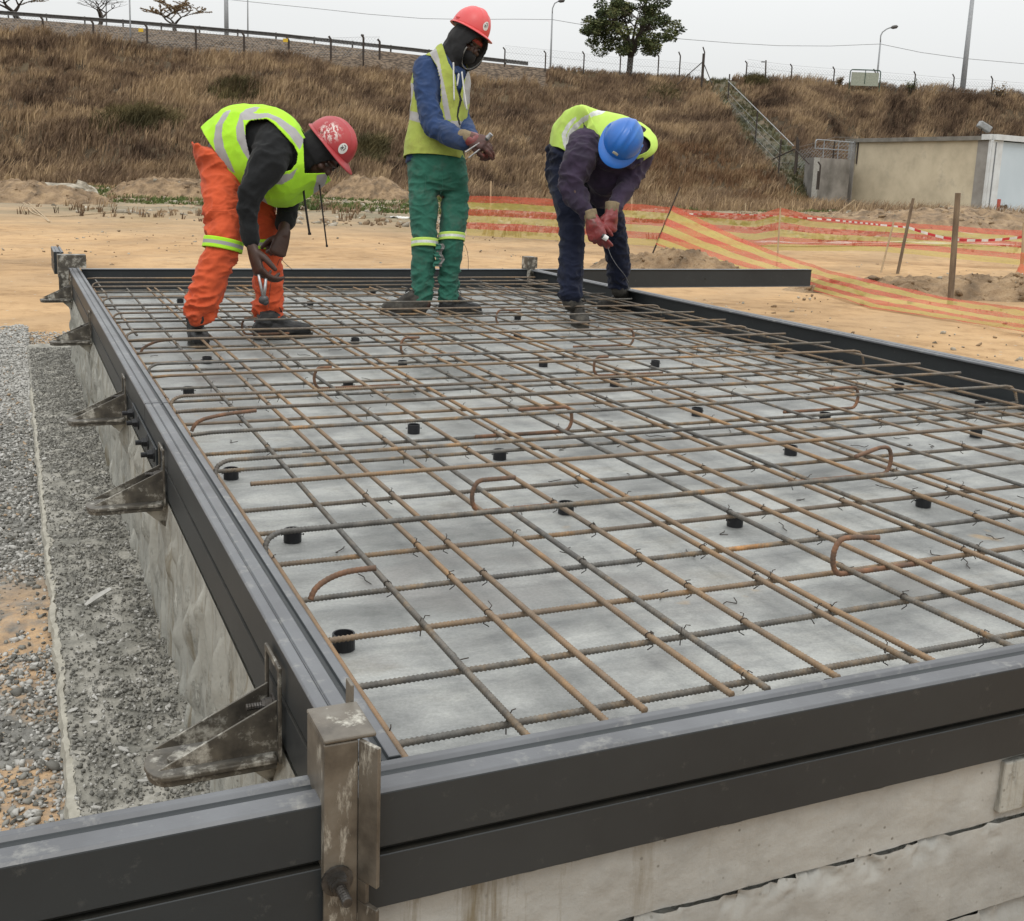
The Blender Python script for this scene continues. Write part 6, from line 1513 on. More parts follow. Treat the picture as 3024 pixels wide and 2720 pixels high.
# ---------- worker 1: orange trousers, lime vest, bending to the right ----------
def worker1():
    K = .45045; ox, oy = 480, 260; P = zmap(ox, oy, K); pm = lambda pts: poly_map(ox, oy, K, pts)
    bA = on_z(ox+K*215, oy+K*1660, 0); bA2 = on_z(ox+K*262, oy+K*1712, 0); O = Vector((bA.x, bA.y, 0)).lerp(Vector((on_z(840, 1000, 0)).to_tuple()), .5); O.z = 0
    root = empty('person', O); tag(root, 'man in orange trousers and lime vest with a paint-splashed red helmet bending down with pliers', 'person')
    wn, wf, wm = 5.02, 5.42, 5.20
    bF = on_z(ox+K*622, oy+K*1650, 0); bF2 = on_z(ox+K*985, oy+K*1630, 0)
    tr_ = [limb([P(385, 520, wn+.12), P(395, 780, wn+.05), P(398, 1030, wn+.01), P(310, 1260, wn+.01), P(243, 1455, wn+.01)], [.098, .090, .078, .075, .072]),
           limb([P(520, 560, wf-.12), P(640, 820, wf-.04), P(685, 1050, wf), P(690, 1290, wf), P(695, 1480, wf)], [.098, .080, .070, .074, .068]),
           loft([(P(350, 432, wm), RT*.085-UP*.01, FW*.12), (P(375, 470, wm), RT*.115-UP*.065, FW*.185), (P(430, 600, wm), RT*.125-UP*.04, FW*.17), (P(470, 720, wm), RT*.07, FW*.10)], 24, 40)]
    spots = [(P(260, 1450, wn), .10, 2.6), (P(690, 1470, wf), .11, 2.6), (P(600, 1400, wf), .06, 1.5), (P(450, 1050, wn), .08, .8), (P(300, 900, wn), .06, 1), (P(480, 700, wm), .15, .8)]
    t = fuse('trousers', tr_, .0062, 6, MAT['orange'], root, O, wr=(.0085, (9, 9, 20), spots, 1.3))
    # pockets and seams
    m = MB(); 
    q = [P(255, 600, wn-.035), P(262, 770, wn-.03), P(300, 800, wn-.085), P(298, 620, wn-.085)]
    m.tube(smooth_path([P(300, 805, wn-.083), P(400, 808, wn-.096), P(500, 790, wn-.08)], .01), .0022, 5); m.v = [tuple(Vector(p)-O) for p in m.v]; m.build('seam', MAT['orange'], t)
    band('reflective_band', [MAT['hivis'], MAT['silver']], P(402, 992, wn+.01), P(388, 1062, wn+.01), [RT*.98-UP*.16, FW], (.0855, .084), root, O, 0, 1)
    band('reflective_band', [MAT['hivis'], MAT['silver']], P(676, 1008, wf), P(682, 1070, wf), [RT, FW], (.0765, .077), root, O, 0, 1)
    # torso under the vest + sleeves
    st = [(P(430, 460, wm), RT*.065-UP*.10, FW*.12), (P(500, 440, wm), RT*.08-UP*.13, FW*.15), (P(590, 410, wm), RT*.07-UP*.155, FW*.17), (P(720, 410, wm), RT*.03-UP*.16, FW*.18), (P(850, 430, wm), RT*.02-UP*.13, FW*.15), (P(950, 430, wm), RT*.03-UP*.08, FW*.08)]
    nearsl = limb([P(745, 350, wn+.06), P(690, 490, wn-.02), P(590, 660, wn-.06), P(557, 780, wn-.06), P(563, 900, wn-.05), P(582, 995, wn-.04)], [.098, .088, .060, .048, .044, .041])
    farsl = limb([P(850, 430, wf-.06), P(845, 640, wf-.05), P(825, 780, wf-.06), P(800, 880, wf-.10)], [.085, .065, .052, .050])
    fuse('jersey', [loft(st, 30, 44), nearsl, farsl], .007, 5, MAT['black_knit'], root, O, wr=(.0058, (11, 11, 13), [(P(560, 740, wn-.06), .08, 2.0), (P(600, 600, wn-.06), .08, 1.0)], 5.1))
    # vest
    vs = [(P(422, 486, wm), (RT*185-UP*262)*.00058, FW*.17), (P(560, 452, wm), (RT*125-UP*300)*.00072, FW*.205), (P(690, 446, wm), (RT*85-UP*318)*.00073, FW*.222), (P(815, 452, wm), (RT*45-UP*292)*.00073, FW*.228),
          (P(925, 445, wm), (RT*55-UP*235)*.00070, FW*.19), (P(1005, 440, wm), (RT*95-UP*170)*.00068, FW*.125)]
    holes = [(pm([(545, 250), (570, 215), (620, 203), (680, 200), (730, 235), (800, 310), (860, 375), (888, 430), (880, 490), (845, 535), (790, 552), (730, 565), (640, 560), (590, 500), (565, 420), (545, 330)]), True),
             (pm([(920, 330), (1120, 200), (1130, 560), (930, 560)]), True), (pm([(800, 420), (900, 420), (900, 720), (790, 760), (740, 620)]), False)]
    S_ = [(pm([(445, 140), (400, 165), (352, 250), (338, 350), (350, 420), (395, 490), (458, 550), (478, 556), (432, 450), (405, 390), (390, 300), (398, 240), (445, 165)]), 1, True),
          (pm([(600, 120), (545, 135), (508, 180), (482, 260), (490, 340), (530, 420), (580, 495), (592, 480), (548, 340), (530, 215), (600, 205), (680, 192), (740, 222), (830, 310), (898, 405), (930, 345), (870, 265), (780, 205), (690, 165), (590, 162), (640, 125)]), 1, True),
          (pm([(700, 575), (760, 572), (835, 560), (885, 520), (850, 590), (780, 632), (715, 622)]), 1, True), (pm([(638, 700), (655, 690), (700, 775), (650, 775)]), 1, True),
          (pm([(1010, 570), (1090, 560), (1060, 650), (985, 700), (1000, 630)]), 1, True)]
    grid_garment('safety_vest', rings(vs, 230, 340, 2.25), [MAT['hivis'], MAT['silver']], root, O, holes, S_, wr=.0075, seed=3)
    # head, hands and the whole body as one surface
    Fh = cam_vec(.62, -.74, .26); U = cam_vec(.76, .60, .14)
    hc = P(1040, 440, wm-.02)
    hp, fr = head_parts(hc, Fh, U, .98)
    wr1 = P(592, 1060, wn-.04); d1 = cam_vec(.28, -1, .05)
    wr2 = P(792, 965, wf-.14); d2 = cam_vec(-.30, -1, .15)
    bp = hp+hand_parts(wr1, d1, cam_vec(-.75, -.1, .55), -1, (.50, .62, .72, .8), 1.2, 1.0, (.9, .35))
    bp += hand_parts(wr2, d2, cam_vec(.55, -.1, .8), 1, (1.25, 1.35, 1.4, 1.4), 1.05, 1.08, (.7, .9))
    bp += [limb([hc-Fh*.03-U*.06, P(930, 430, wm)], [.056, .064]), limb([P(940, 440, wm), P(800, 430, wm), P(600, 420, wm), P(420, 430, wm)], [.07, .12, .12, .09]),
           limb([P(760, 380, wn+.10), P(650, 560, wn-.02), P(566, 740, wn-.06), P(575, 960, wn-.045), wr1], [.055, .040, .028, .026, .0255]),
           limb([P(850, 450, wf-.08), P(840, 660, wf-.06), P(822, 780, wf-.07), P(800, 900, wf-.12), wr2], [.06, .045, .036, .030, .0255]),
           limb([P(385, 520, wn+.12), P(398, 1030, wn+.01), P(243, 1455, wn+.01), bA+Vector((0, 0, .07))], [.066, .040, .026, .028]),
           limb([P(500, 560, wf-.12), P(685, 1050, wf), P(695, 1480, wf), bF.lerp(bF2, .25)+Vector((0, 0, .07))], [.060, .040, .026, .028])]
    b = fuse('body', bp, .0042, 2, MAT['skin'], root, O); mouth_eyes(hc, fr, b, O)
    # fingernail-pale thumb nails
    # hood around head and neck, open at the face
    hd = [ellip(hc-Fh*.020+U*.012, [Fh*.112, fr[1]*.098, U*.118]), ellip(hc-Fh*.01-U*.055, [Fh*.088, fr[1]*.085, U*.075]), limb([hc-Fh*.045-U*.07, P(915, 455, wm)], [.082, .105])]
    def cutface(o, c=hc, F=Fh, Uu=U, Rr=fr[1], ry=.058, rz=.080, dz=-.035):
        bm = bmesh.new(); bm.from_mesh(o.data); dead = []
        for v in bm.verts:
            p = v.co+O-c
            if p.dot(F) > .02 and (p.dot(Rr)/ry)**2+((p.dot(Uu)-dz)/rz)**2 < 1: dead.append(v)
        bmesh.ops.delete(bm, geom=dead, context='VERTS'); bm.to_mesh(o.data); bm.free(); so = o.modifiers.new('s', 'SOLIDIFY'); so.thickness = .006
    h = fuse('hood', hd, .006, 5, MAT['black_knit2'], root, O, wr=(.004, (12, 12, 12), [], 2.2), cut=cutface)
    for (a, b_, c, r) in (((912, 560, wm-.05), (935, 760, wm-.06), (965, 962, wm-.05), .0052), ((1022, 575, wm-.03), (1048, 800, wm-.02), (1078, 1042, wm-.01), .0036)):
        m = MB(); m.tube([p-O for p in smooth_path([P(*a), P(*b_), P(*c)], .02)], r, 7); m.tube([P(c[0]-1, c[1]-14, c[2])-O, P(*c)-O], r*1.5, 7); m.build('drawstring', MAT['cord_black'], h)
    # helmet with white splashes
    C = P(1098, 372, wm-.03); Uo = (U-Fh.normalized()*U.dot(Fh.normalized())).normalized(); Rr = Fh.normalized().cross(Uo); tow = -1 if Rr.dot(-FW) < 0 else 1
    # direction of the splashed patch from the helmet centre
    global SPL
    tgt = P(1100, 272, wm-.14)-C; SPL = tgt
    MAT['helm_red'] = splat_mat()
    helmet('helmet', '', C, Fh, U, .122, .104, .122, MAT['helm_red'], [(tow*.62, .20, .021, .026, 'oval')], O, root)
    # pliers held in the near hand
    pl = empty('pliers', P(655, 1330, wn-.06)); T = Vector(pl.location); tag(pl, 'steel pliers held by the orange-trousered man in his lower hand', 'pliers')
    for i, (a, b_, c) in enumerate((((630, 1225), (645, 1300), (660, 1372)), ((678, 1250), (672, 1310), (664, 1372)))):
        m = MB(); m.tube([p-T for p in smooth_path([P(*a, wn-.075), P(*b_, wn-.085), P(*c, wn-.075)], .01)], [.0058]*40 if False else .0072, 8); m.build('handle', MAT['tool'], pl, smooth=True)
    q = P(662, 1388, wn-.075)-T; dj = cam_vec(.35, -1, 0); sj = cam_vec(1, .35, 0); m = MB()
    m.add(*ellip(q, [sj*.023, dj*.020, FW*.011], 16, 10)); m.add(*ellip(q+dj*.012+sj*.004, [sj*.015, dj*.016, FW*.008], 16, 10)); m.build('jaws', MAT['tooldark'], pl, smooth=True)
    for lab, pts, r in (('thin tie wire hanging from the pliers of the orange-trousered man', [(712, 1270, wn), (700, 1360, wn), (696, 1440, wn)], .0013), ('loop of tie wire held in the higher fist of the orange-trousered man', [(750, 1165, wf-.15), (772, 1120, wf-.15), (800, 1145, wf-.15), (850, 1190, wf-.15)], .0014)):
        q = smooth_path([P(*p) for p in pts], .01); m = MB(); m.tube([p-q[0] for p in q], r, 5); o = m.build('tie_wire', MAT['wire'], None, loc=q[0]); tag(o, lab, 'wire')
    boot('boot', bA2-(bA2-bA).normalized()*.30, bA2, P(222, 1505, wn+.01), root, O)
    boot('boot', bF2-(bF2-bF).normalized()*.31, bF2, P(690, 1530, wf), root, O)
worker1()

# ---------- worker 2: standing, green trousers ----------
def worker2():
    K = .52770; ox, oy = 1120, 0; P = zmap(ox, oy, K); pm = lambda pts: poly_map(ox, oy, K, pts); wm = 6.50
    O = on_z(ox+K*310, oy+K*1770, 0); O.z = 0; root = empty('person', O); tag(root, 'standing man in green trousers, blue jacket and soiled vest, hood under a red helmet', 'person')
    a0 = on_z(ox+K*262, oy+K*1772, 0); a1 = on_z(ox+K*112, oy+K*1762, 0); b0 = on_z(ox+K*335, oy+K*1772, 0); b1 = on_z(ox+K*560, oy+K*1764, 0)
    tr_ = [limb([P(250, 960, wm), P(248, 1130, wm-.03), P(254, 1345, wm-.05), P(245, 1500, wm-.03), P(240, 1660, wm-.02)], [.090, .086, .073, .068, .058]),
           limb([P(400, 970, wm+.03), P(425, 1130, wm+.02), P(405, 1320, wm-.01), P(392, 1500, wm+.02), P(382, 1655, wm+.02)], [.090, .084, .073, .068, .062]),
           loft([(P(318, 860, wm), RT*.165, FW*.12), (P(322, 930, wm), RT*.172, FW*.125), (P(330, 1010, wm), RT*.172, FW*.12), (P(338, 1080, wm), RT*.14, FW*.08)], 20, 40)]
    spots = [(P(240, 1600, wm), .10, 1.8), (P(385, 1600, wm), .10, 1.8), (P(250, 1300, wm), .08, .8), (P(430, 1060, wm), .10, .9)]
    t = fuse('trousers', tr_, .0062, 6, MAT['green_cloth'], root, O, wr=(.0070, (10, 10, 19), spots, 4.3))
    for pts in ([(262, 905, -.105), (258, 1050, -.115), (250, 1140, -.10)], [(185, 1145, -.10), (250, 1143, -.115)], [(350, 930, -.13), (354, 1040, -.11), (340, 1090, -.08)]):
        m = MB(); m.tube([p-O for p in smooth_path([P(x, y, wm+d) for x, y, d in pts], .01)], .0018, 5); m.build('seam', MAT['green_cloth'], t)
    band('reflective_band', [MAT['hivis_pale'], MAT['silver_w']], P(254, 1338, wm-.05), P(254, 1384, wm-.05), [RT, FW], (.0745, .076), root, O, 0, 1)
    band('reflective_band', [MAT['hivis_pale'], MAT['silver_w']], P(406, 1306, wm-.01), P(403, 1348, wm-.01), [RT, FW], (.0750, .077), root, O, 0, 1)
    v = []; f = []; n = 9
    for i in range(n+1):
        for j in range(3): v.append(P(340+10*math.sin(i*1.3)-(14 if j == 0 else 0)+j*9, 1365+i*14, wm-.085+.01*math.sin(i*2+j))-O)
    for i in range(n):
        for j in range(2): f.append((i*3+j, i*3+j+1, i*3+j+4, i*3+j+3))
    o = mk('torn_flap', v, f, MAT['lining'], t); so = o.modifiers.new('s', 'SOLIDIFY'); so.thickness = .003
    v = [p+Vector((0, 0, 0))-RT*.018-FW*.004 for p in v]; o = mk('torn_flap', v, f, MAT['green_cloth'], t); so = o.modifiers.new('s', 'SOLIDIFY'); so.thickness = .003
    # jacket: torso, sleeves, collar
    st = [(P(312, 915, wm), RT*.172, FW*.118), (P(318, 800, wm), RT*.158, FW*.115), (P(335, 640, wm), RT*.150, FW*.115), (P(345, 500, wm), RT*.158, FW*.118), (P(345, 390, wm), RT*.150, FW*.105), (P(372, 320, wm), RT*.085, FW*.085), (P(388, 270, wm), RT*.060, FW*.065)]
    near = limb([P(262, 385, wm-.05), P(265, 500, wm-.10), P(282, 620, wm-.14), P(308, 705, wm-.17), P(385, 752, wm-.22), P(465, 785, wm-.27)], [.078, .072, .066, .064, .064, .056])
    far = limb([P(440, 400, wm+.06), P(452, 520, wm+.08), P(452, 640, wm+.06), P(500, 740, wm-.08), P(528, 775, wm-.16)], [.065, .058, .054, .048, .042])
    fuse('jacket', [loft(st, 30, 44), near, far], .007, 5, MAT['blue_cloth'], root, O, wr=(.0068, (11, 11, 15), [(P(300, 680, wm-.15), .09, 1.6), (P(380, 740, wm-.2), .08, 1.0)], 6.1))
    # collar flap
    v = []; f = []; n = 14
    for i in range(n+1):
        t_ = i/n; a = P(332+115*t_, 262+145*t_**1.2, wm-.085-.02*math.sin(t_*3.1)); b_ = P(335+88*t_-6*math.sin(t_*3), 345+65*t_+20*math.sin(t_*3), wm-.105-.02*math.sin(t_*3.1)); v += [a-O, a.lerp(b_, .5)-FW*.006-O, b_-O]
    for i in range(n):
        for j in range(2): f.append((i*3+j, i*3+j+1, i*3+j+4, i*3+j+3))
    o = mk('collar', v, f, MAT['blue_cloth'], root, smooth=True); so = o.modifiers.new('s', 'SOLIDIFY'); so.thickness = .005
    vs = [(P(308, 892, wm), RT*.180-UP*.012, FW*.14), (P(312, 800, wm), RT*.172, FW*.140), (P(330, 680, wm), RT*.166, FW*.138), (P(342, 540, wm), RT*.170, FW*.14), (P(345, 430, wm), RT*.168, FW*.135), (P(345, 350, wm), RT*.140, FW*.115), (P(378, 300, wm), RT*.088, FW*.10), (P(392, 268, wm), RT*.07, FW*.085)]
    holes = [(pm([(160, 330), (232, 303), (286, 312), (322, 370), (342, 450), (345, 560), (330, 625), (300, 660), (250, 690), (222, 600), (196, 480), (186, 420), (165, 400)]), True),
             (pm([(350, 240), (440, 240), (520, 300), (500, 390), (478, 450), (452, 540), (440, 500), (425, 425), (385, 350)]), True), (pm([(380, 360), (500, 380), (520, 600), (420, 620)]), False), (pm([(470, 380), (560, 380), (560, 600), (492, 600)]), False)]
    S_ = [(pm([(270, 278), (318, 270), (334, 320), (352, 420), (378, 540), (402, 672), (372, 672), (352, 560), (342, 450), (322, 365), (292, 318)]), 1, True),
          (pm([(165, 618), (232, 635), (250, 692), (215, 684), (166, 668)]), 1, True), (pm([(398, 676), (500, 680), (500, 716), (400, 716)]), 1, True), (pm([(150, 455), (196, 470), (188, 545), (176, 622), (150, 622)]), 1, True), (pm([(465, 560), (490, 400), (520, 400), (520, 560), (478, 600)]), 1, True), (pm([(430, 470), (446, 470), (460, 560), (444, 650), (458, 700), (446, 702), (432, 650), (446, 560)]), 2, True),
          (pm([(466, 838), (478, 834), (500, 900), (486, 902)]), 2, True), (pm([(100, 620), (600, 620), (600, 670), (100, 670)]), 1, False)]
    grid_garment('safety_vest', rings(vs, 230, 330, 2.3), [MAT['hivis_dirty'], MAT['silver'], MAT['zip']], root, O, holes, S_, wr=.006, seed=8)
    Fh = cam_vec(.66, -.42, .62); U = cam_vec(.45, .87, .10); hc = P(492, 245, wm-.03); hp, fr = head_parts(hc, Fh, U, .98)
    wr1 = P(500, 775, wm-.29); d1 = cam_vec(.92, -.30, .20); wr2 = P(545, 785, wm-.19); d2 = cam_vec(.75, -.45, .5)
    h1 = (d1, cam_vec(.15, .45, .85), 1, (.42, .55, .75, .85)); h2 = (d2, cam_vec(-.2, .9, -.3), -1, (.8, .9, 1.0, 1.1))
    bp = hp+hand_parts(wr1, *h1, 1.0, .92, (.95, .30))+hand_parts(wr2, *h2, .98, .90, (.8, .5))
    bp += [limb([hc-Fh*.02-U*.07, P(388, 320, wm)], [.055, .064]), limb([P(375, 330, wm), P(340, 480, wm), P(325, 700, wm), P(320, 860, wm)], [.07, .10, .09, .08]),
           limb([P(265, 390, wm-.05), P(282, 620, wm-.14), P(308, 705, wm-.17), P(440, 768, wm-.25), wr1], [.055, .042, .036, .030, .026]), limb([P(440, 410, wm+.06), P(452, 640, wm+.06), P(500, 740, wm-.08), wr2], [.055, .038, .030, .026]),
           limb([P(265, 960, wm), P(254, 1345, wm-.05), P(242, 1650, wm-.02), a0+Vector((0, 0, .07))], [.055, .038, .026, .028]), limb([P(390, 960, wm+.03), P(405, 1320, wm-.01), P(384, 1650, wm+.02), b0.lerp(b1, .2)+Vector((0, 0, .07))], [.055, .038, .026, .028])]
    b = fuse('body', bp, .0042, 2, MAT['skin'], root, O); mouth_eyes(hc, fr, b, O)
    g1 = hand_parts(wr1, *h1, 1.10, 1.25, (.95, .30)); gl = fuse('glove', g1+[limb([wr1-d1*.03, wr1+d1*.02], [.040, .038])], .0045, 3, MAT['pvc_brown'], root, O, wr=(.0022, (30, 30, 30), [], 2)); 
    g2 = hand_parts(wr2, *h2, 1.05, 1.2, (.8, .5)); fuse('glove', g2, .0045, 3, MAT['pvc_brown'], root, O)
    v, f = limb([wr1-d1*.035, wr1-d1*.002], [.043, .041], 22); mk('cuff', [p-O for p in v], f, MAT['cuff'], gl, smooth=True)
    v, f = limb([wr1+d1*.004, wr1+d1*.034], [(.044, .037), (.047, .033)], 22, hint=d1.cross(h1[1])); mk('red_gauntlet', [p-O for p in v], f, MAT['pvc'], gl, smooth=True)
    # hood
    R = fr[1]; hd = [ellip(hc-Fh*.002+U*.000, [Fh*.138, R*.108, U*.122]), ellip(hc+Fh*.020-U*.055, [Fh*.118, R*.100, U*.100]), limb([hc-Fh*.05-U*.04, P(405, 330, wm-.02), P(400, 360, wm-.03)], [.09, .085, .08])]
    def cutface(o):
        bm = bmesh.new(); bm.from_mesh(o.data); dead = []
        for v in bm.verts:
            p = v.co+O-hc
            if p.dot(Fh) > .0 and (p.dot(R)/.076)**2+((p.dot(U)+.040)/.100)**2 < 1: dead.append(v)
        bmesh.ops.delete(bm, geom=dead, context='VERTS'); bm.to_mesh(o.data); bm.free(); so = o.modifiers.new('s', 'SOLIDIFY'); so.thickness = .006; so.offset = -1; so.material_offset = 1
    h = fuse('hood', hd, .006, 5, [MAT['black_knit2'], MAT['lining']], root, O, wr=(.003, (12, 12, 12), [], 7.2), cut=cutface)
    # pale lining showing along the lower rim, red cap band over the brow
    v, f = ellip(hc+Fh*.026-U*.062, [Fh*.070, R*.062, U*.052]); mk('hood_shade', [p-O for p in v], f, MAT['black_knit2'], root, smooth=True)  # dark shell added in the hood opening, stands in for the shade over the face
    q = [hc+R*(.074*math.cos(a))+U*(-.040+.096*math.sin(a))+Fh*(.094+.020*math.sin(a)) for a in np.linspace(math.pi*.95, math.pi*2.02, 26)]
    m = MB(); m.tube([p-O for p in q], .0040, 7); m.build('lining', MAT['lining'], h, smooth=True)
    q = [hc+R*(.070*math.sin(a))+Fh*(.088*math.cos(a))+U*(.026) for a in np.linspace(-1.2, 1.2, 20)]
    v, f = limb(q, [(.012, .006)]*20, 10, hint=U); mk('cap_band', [p-O for p in v], f, MAT['redband'], root, smooth=True)
    for pts in ([(415, 350), (417, 460), (419, 562)], [(462, 402), (474, 500), (491, 615)], [(440, 430), (446, 412), (436, 480)]):
        m = MB(); m.tube([p-O for p in smooth_path([P(x, y, wm-.155) for x, y in pts], .01)], .0045, 7); m.build('drawstring', MAT['cord_white'], h, smooth=True)
    C = P(508, 168, wm-.03); tow = 1 if fr[1].dot(-FW) > 0 else -1
    helmet('helmet', '', C, Fh, U, .120, .106, .132, MAT['helm_pink'], [(tow*.06, .20, .021, .027, 'oval')], O, root)
    pl = empty('pliers', P(560, 800, wm-.32)); T = Vector(pl.location); tag(pl, 'pliers with thin handles held in the gloved hand of the green-trousered man', 'pliers')
    for a, b_ in (((482, 852), (560, 800)), ((500, 884), (570, 830))): m = MB(); m.tube([P(*a, wm-.34)-T, P(*b_, wm-.33)-T], .0045, 7); m.build('handle', MAT['tool'], pl)
    m = MB(); m.cyl(P(604, 775, wm-.36)-T, P(628, 750, wm-.37)-T, .014, .0135, 14); m.build('head', MAT['tool'], pl, bevel=.002); m = MB(); m.cyl(P(596, 784, wm-.355)-T, P(606, 773, wm-.36)-T, .010, .012, 12); m.build('jaws', MAT['tooldark'], pl)
    q = smooth_path([P(475, 1365, wm+.2), P(490, 1400, wm+.2), P(498, 1450, wm+.2), P(498, 1510, wm+.2)], .01); m = MB(); m.tube([p-q[0] for p in q], .0015, 5); tag(m.build('tie_wire', MAT['wire'], None, loc=q[0]), 'thin wire standing up behind the green-trousered man', 'wire')
    boot('boot', a0, a0+(a1-a0).normalized()*.28+FW*-.05, P(238, 1705, wm-.02), root, O, 'boot_grey'); boot('boot', b0, b0+(b1-b0).normalized()*.29, P(380, 1705, wm+.02), root, O)
worker2()

# ---------- worker 3: blue helmet, bending towards the camera ----------
def worker3():
    K = .39557; ox, oy = 1540, 280; P = zmap(ox, oy, K); pm = lambda pts: poly_map(ox, oy, K, pts)
    a0 = on_z(ox+K*355, oy+K*1668, 0); a1 = on_z(ox+K*470, oy+K*1752, 0); b0 = on_z(ox+K*830, oy+K*1612, 0); b1 = on_z(ox+K*590, oy+K*1622, 0); O = a0.lerp(b0, .5); O.z = 0
    root = empty('person', O); tag(root, 'man in dark blue trousers and purple jacket with a blue helmet bending towards the mesh', 'person'); wa = 6.30; wb = 6.95; wm = 6.55
    tr_ = [limb([P(300, 560, wm-.02), P(345, 780, wm-.12), P(378, 1000, wa+.06), P(368, 1250, wa+.02), P(362, 1500, wa)], [.098, .092, .078, .072, .068]),
           limb([P(520, 640, wm+.08), P(640, 860, wm+.18), P(692, 1070, wm+.28), P(722, 1250, wb-.05), P(722, 1400, wb)], [.10, .090, .080, .074, .068]),
           loft([(P(255, 410, wm), RT*.05-UP*.02, FW*.10), (P(300, 470, wm), RT*.09-UP*.03, FW*.165), (P(380, 580, wm), RT*.125, FW*.165), (P(440, 700, wm+.02), RT*.11, FW*.12)], 22, 40)]
    spots = [(P(362, 1450, wa), .12, 1.8), (P(722, 1380, wb), .12, 1.8), (P(230, 470, wm), .12, 1.5), (P(690, 1060, wm+.2), .1, .8)]
    fuse('trousers', tr_, .0062, 6, MAT['navy'], root, O, wr=(.0070, (10, 10, 17), spots, 9.3))
    st = [(P(330, 470, wm), RT*.09-UP*.08, FW*.16), (P(430, 400, wm-.06), RT*.10-UP*.12, FW*.16-UP*.03), (P(560, 400, wm-.16), RT*.09-UP*.14, FW*.15-UP*.05+RT*.04), (P(680, 420, wm-.25), RT*.02-UP*.14-FW*.04, RT*.15+FW*.07), (P(760, 420, wm-.32), RT*.0-UP*.10-FW*.05, RT*.12)]
    near = limb([P(470, 370, wm-.30), P(430, 500, wm-.38), P(380, 660, wm-.40), P(420, 770, wm-.42), P(500, 885, wm-.44)], [.098, .094, .078, .066, .048])
    far = limb([P(860, 330, wm-.22), P(890, 430, wm-.22), P(845, 570, wm-.24), P(760, 720, wm-.32), P(688, 850, wm-.40)], [.080, .075, .066, .056, .042])
    chest = limb([P(640, 470, wm-.20), P(640, 640, wm-.14), P(600, 760, wm-.08)], [.15, .13, .07])
    fuse('jacket', [loft(st, 30, 44), near, far, chest], .007, 5, MAT['purple'], root, O, wr=(.0080, (9, 9, 13), [(P(340, 660, wm-.4), .09, 1.6), (P(430, 780, wm-.42), .10, 1.8), (P(820, 640, wm-.3), .10, 1.0)], 12.1))
    vs = [(P(318, 472, wm), RT*.085-UP*.052, FW*.180), (P(395, 405, wm-.03), RT*.125-UP*.125, FW*.185), (P(480, 345, wm-.10), RT*.12-UP*.160, FW*.185-UP*.02), (P(590, 330, wm-.18), RT*.08-UP*.168, FW*.17-UP*.04+RT*.05), (P(700, 345, wm-.26), -UP*.160-FW*.03, RT*.170+FW*.07), (P(770, 350, wm-.30), -UP*.12-FW*.04, RT*.185+FW*.03), (P(800, 370, wm-.33), -UP*.07-FW*.03, RT*.12)]
    holes = [(pm([(385, 300), (430, 262), (480, 268), (540, 320), (590, 392), (592, 470), (570, 560), (540, 640), (420, 720), (320, 700), (290, 620), (310, 520), (345, 420)]), True), (pm([(580, 400), (840, 380), (860, 480), (800, 620), (600, 700), (540, 600)]), True), (pm([(540, 300), (700, 300), (700, 700), (500, 700)]), False)]
    S_ = [(pm([(405, 160), (378, 180), (330, 240), (302, 300), (312, 370), (335, 425), (352, 410), (335, 350), (335, 300), (365, 240), (410, 175)]), 1, True), (pm([(560, 112), (460, 165), (390, 220), (345, 290), (335, 330), (350, 420), (372, 372), (370, 320), (395, 270), (450, 215), (540, 160), (640, 125), (620, 108)]), 1, True)]
    grid_garment('safety_vest', rings(vs, 220, 330, 2.2), [MAT['hivis_pale'], MAT['silver_w']], root, O, holes, S_, wr=.006, seed=12)
    Fh = cam_vec(-.46, -.80, .36); U = cam_vec(.26, .24, .93); hc = P(742, 345, wm-.43); hp, fr = head_parts(hc-UP*.02+FW*.03, Fh, U, .97)
    wr1 = P(528, 940, wm-.45); d1 = cam_vec(.30, -.95, .1); wr2 = P(672, 880, wm-.42); d2 = cam_vec(-.12, -1, .1)
    h1 = (d1, cam_vec(-.45, .0, .9), -1, (.45, .55, .7, .85)); h2 = (d2, cam_vec(.6, .1, .75), 1, (1.0, 1.1, 1.15, 1.2))
    bp = hp+hand_parts(wr1, *h1, 1.0, .92, (.9, .6))+hand_parts(wr2, *h2, .95, .9, (.8, .7))
    bp += [limb([hc+FW*.05-Fh*.03, P(720, 400, wm-.25), P(660, 400, wm-.2)], [.055, .06, .07]), limb([P(680, 410, wm-.22), P(560, 410, wm-.14), P(430, 430, wm-.04), P(360, 480, wm)], [.09, .11, .10, .08]),
           limb([P(470, 380, wm-.30), P(380, 660, wm-.40), P(500, 885, wm-.44), wr1], [.06, .045, .03, .026]), limb([P(860, 350, wm-.22), P(845, 570, wm-.24), P(700, 830, wm-.39), wr2], [.06, .044, .03, .026]),
           limb([P(310, 600, wm-.02), P(378, 1000, wa+.06), P(362, 1500, wa), a0+Vector((0, 0, .07))], [.055, .038, .026, .028]), limb([P(510, 640, wm+.08), P(692, 1070, wm+.28), P(722, 1400, wb), b0.lerp(b1, .2)+Vector((0, 0, .07))], [.055, .038, .026, .028])]
    b = fuse('body', bp, .0042, 2, MAT['skin'], root, O); mouth_eyes(hc-UP*.02+FW*.03, fr, b, O)
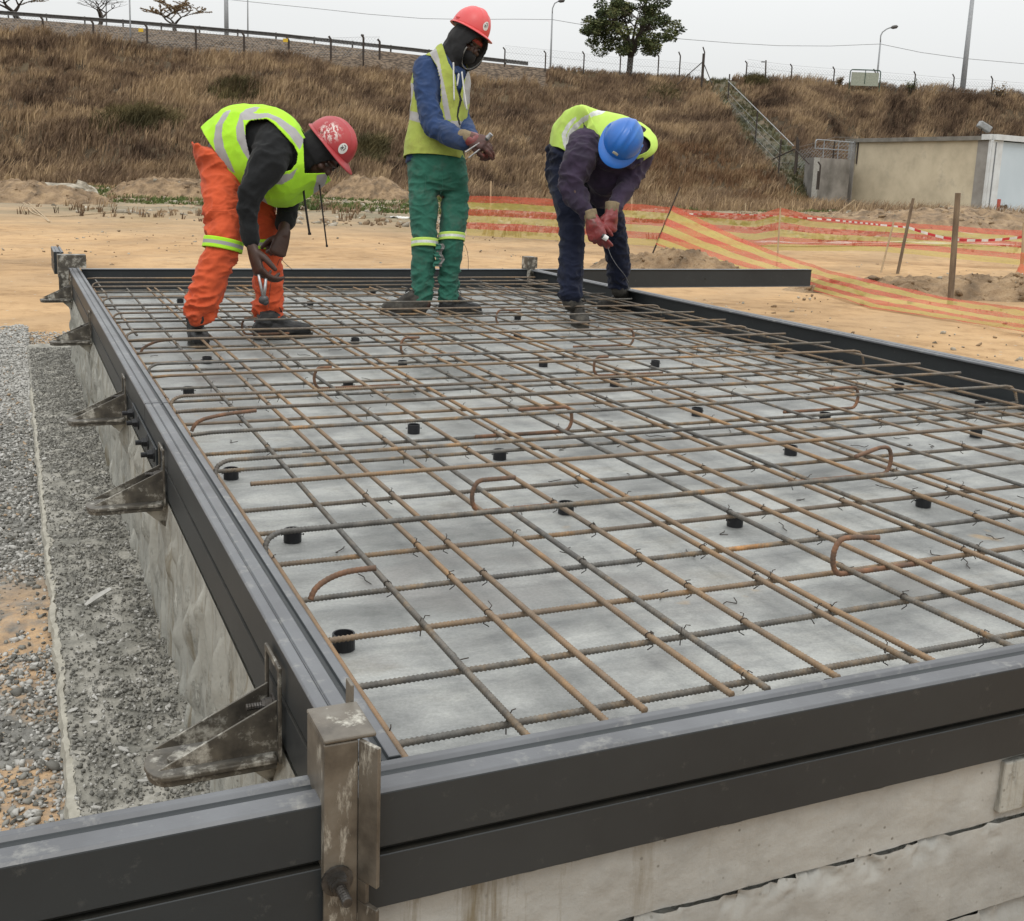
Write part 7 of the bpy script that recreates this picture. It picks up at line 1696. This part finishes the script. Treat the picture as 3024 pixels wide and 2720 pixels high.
    for w_, hh, ext in ((wr1, h1, 1.12), (wr2, h2, 1.05)):
        d = hh[0]; g = fuse('glove', hand_parts(w_, *hh, ext, 1.28, (.9, .6))+[limb([w_-d*.02, w_+d*.03], [.036, .038])], .0045, 3, MAT['pvc'], root, O, wr=(.0022, (28, 28, 28), [], 2))
        n = 22; v = []; f = []; a = d.orthogonal().normalized(); c = d.cross(a)
        for i in range(7):
            for k in range(n): q = 2*math.pi*k/n; r = .036+.004*(1-i/6)+.0015*math.sin(q*7); v.append(w_-d*(.055-.009*i)+(a*math.cos(q)+c*math.sin(q))*r-O)
        for i in range(6):
            for k in range(n): f.append((i*n+k, i*n+(k+1) % n, (i+1)*n+(k+1) % n, (i+1)*n+k))
        o = mk('cuff', v, f, MAT['cuff'], g, smooth=True); so = o.modifiers.new('s', 'SOLIDIFY'); so.thickness = .004
    helmet('helmet', '', P(752, 345, wm-.45), Fh, U, .122, .108, .120, MAT['helm_blue'], [(0, .17, .017, .009, 'plate')], O, root, peak=.040)
    q = P(628, 1066, wm-.49); o = empty('wire_coil', q); tag(o, 'small pale round spool between the gloved fingers of the blue-helmeted man', 'spool')
    m = MB(); m.cyl(-RT*.012+UP*.006-FW*.002, RT*.010-UP*.008+FW*.002, .0155, .0145, 16); m.build('spool', MAT['sticker'], o, bevel=.002); m = MB(); m.cyl(-RT*.020+UP*.012, -RT*.0125+UP*.0065, .012, .0125, 14); m.build('spool_core', MAT['tooldark'], o)
    q = smooth_path([P(645, 1135, wm-.46), P(668, 1200, wm-.44), P(710, 1270, wm-.40), P(770, 1345, wm-.30), P(800, 1400, wm-.2)], .01); m = MB(); m.tube([p-q[0] for p in q], .0011, 5); tag(m.build('tie_wire', MAT['galv'], None, loc=q[0]), 'thin pale wire hanging from the gloves of the blue-helmeted man', 'wire')
    # shiny buckle at the back of the belt
    m = MB(); q = P(247, 352, wm-.10)-O; m.tube([q+UP*(.022*math.cos(t))+RT*(.007*math.sin(t)) for t in np.linspace(0, 5.5, 18)], .0028, 6); m.build('buckle', MAT['tool'], root)
    boot('boot', a1-(a1-a0).normalized()*.31, a1, P(362, 1545, wa), root, O, 'boot_grey'); boot('boot', b0, b0+(b1-b0).normalized()*.29-FW*.07, P(724, 1455, wb), root, O, 'boot_grey')
worker3()
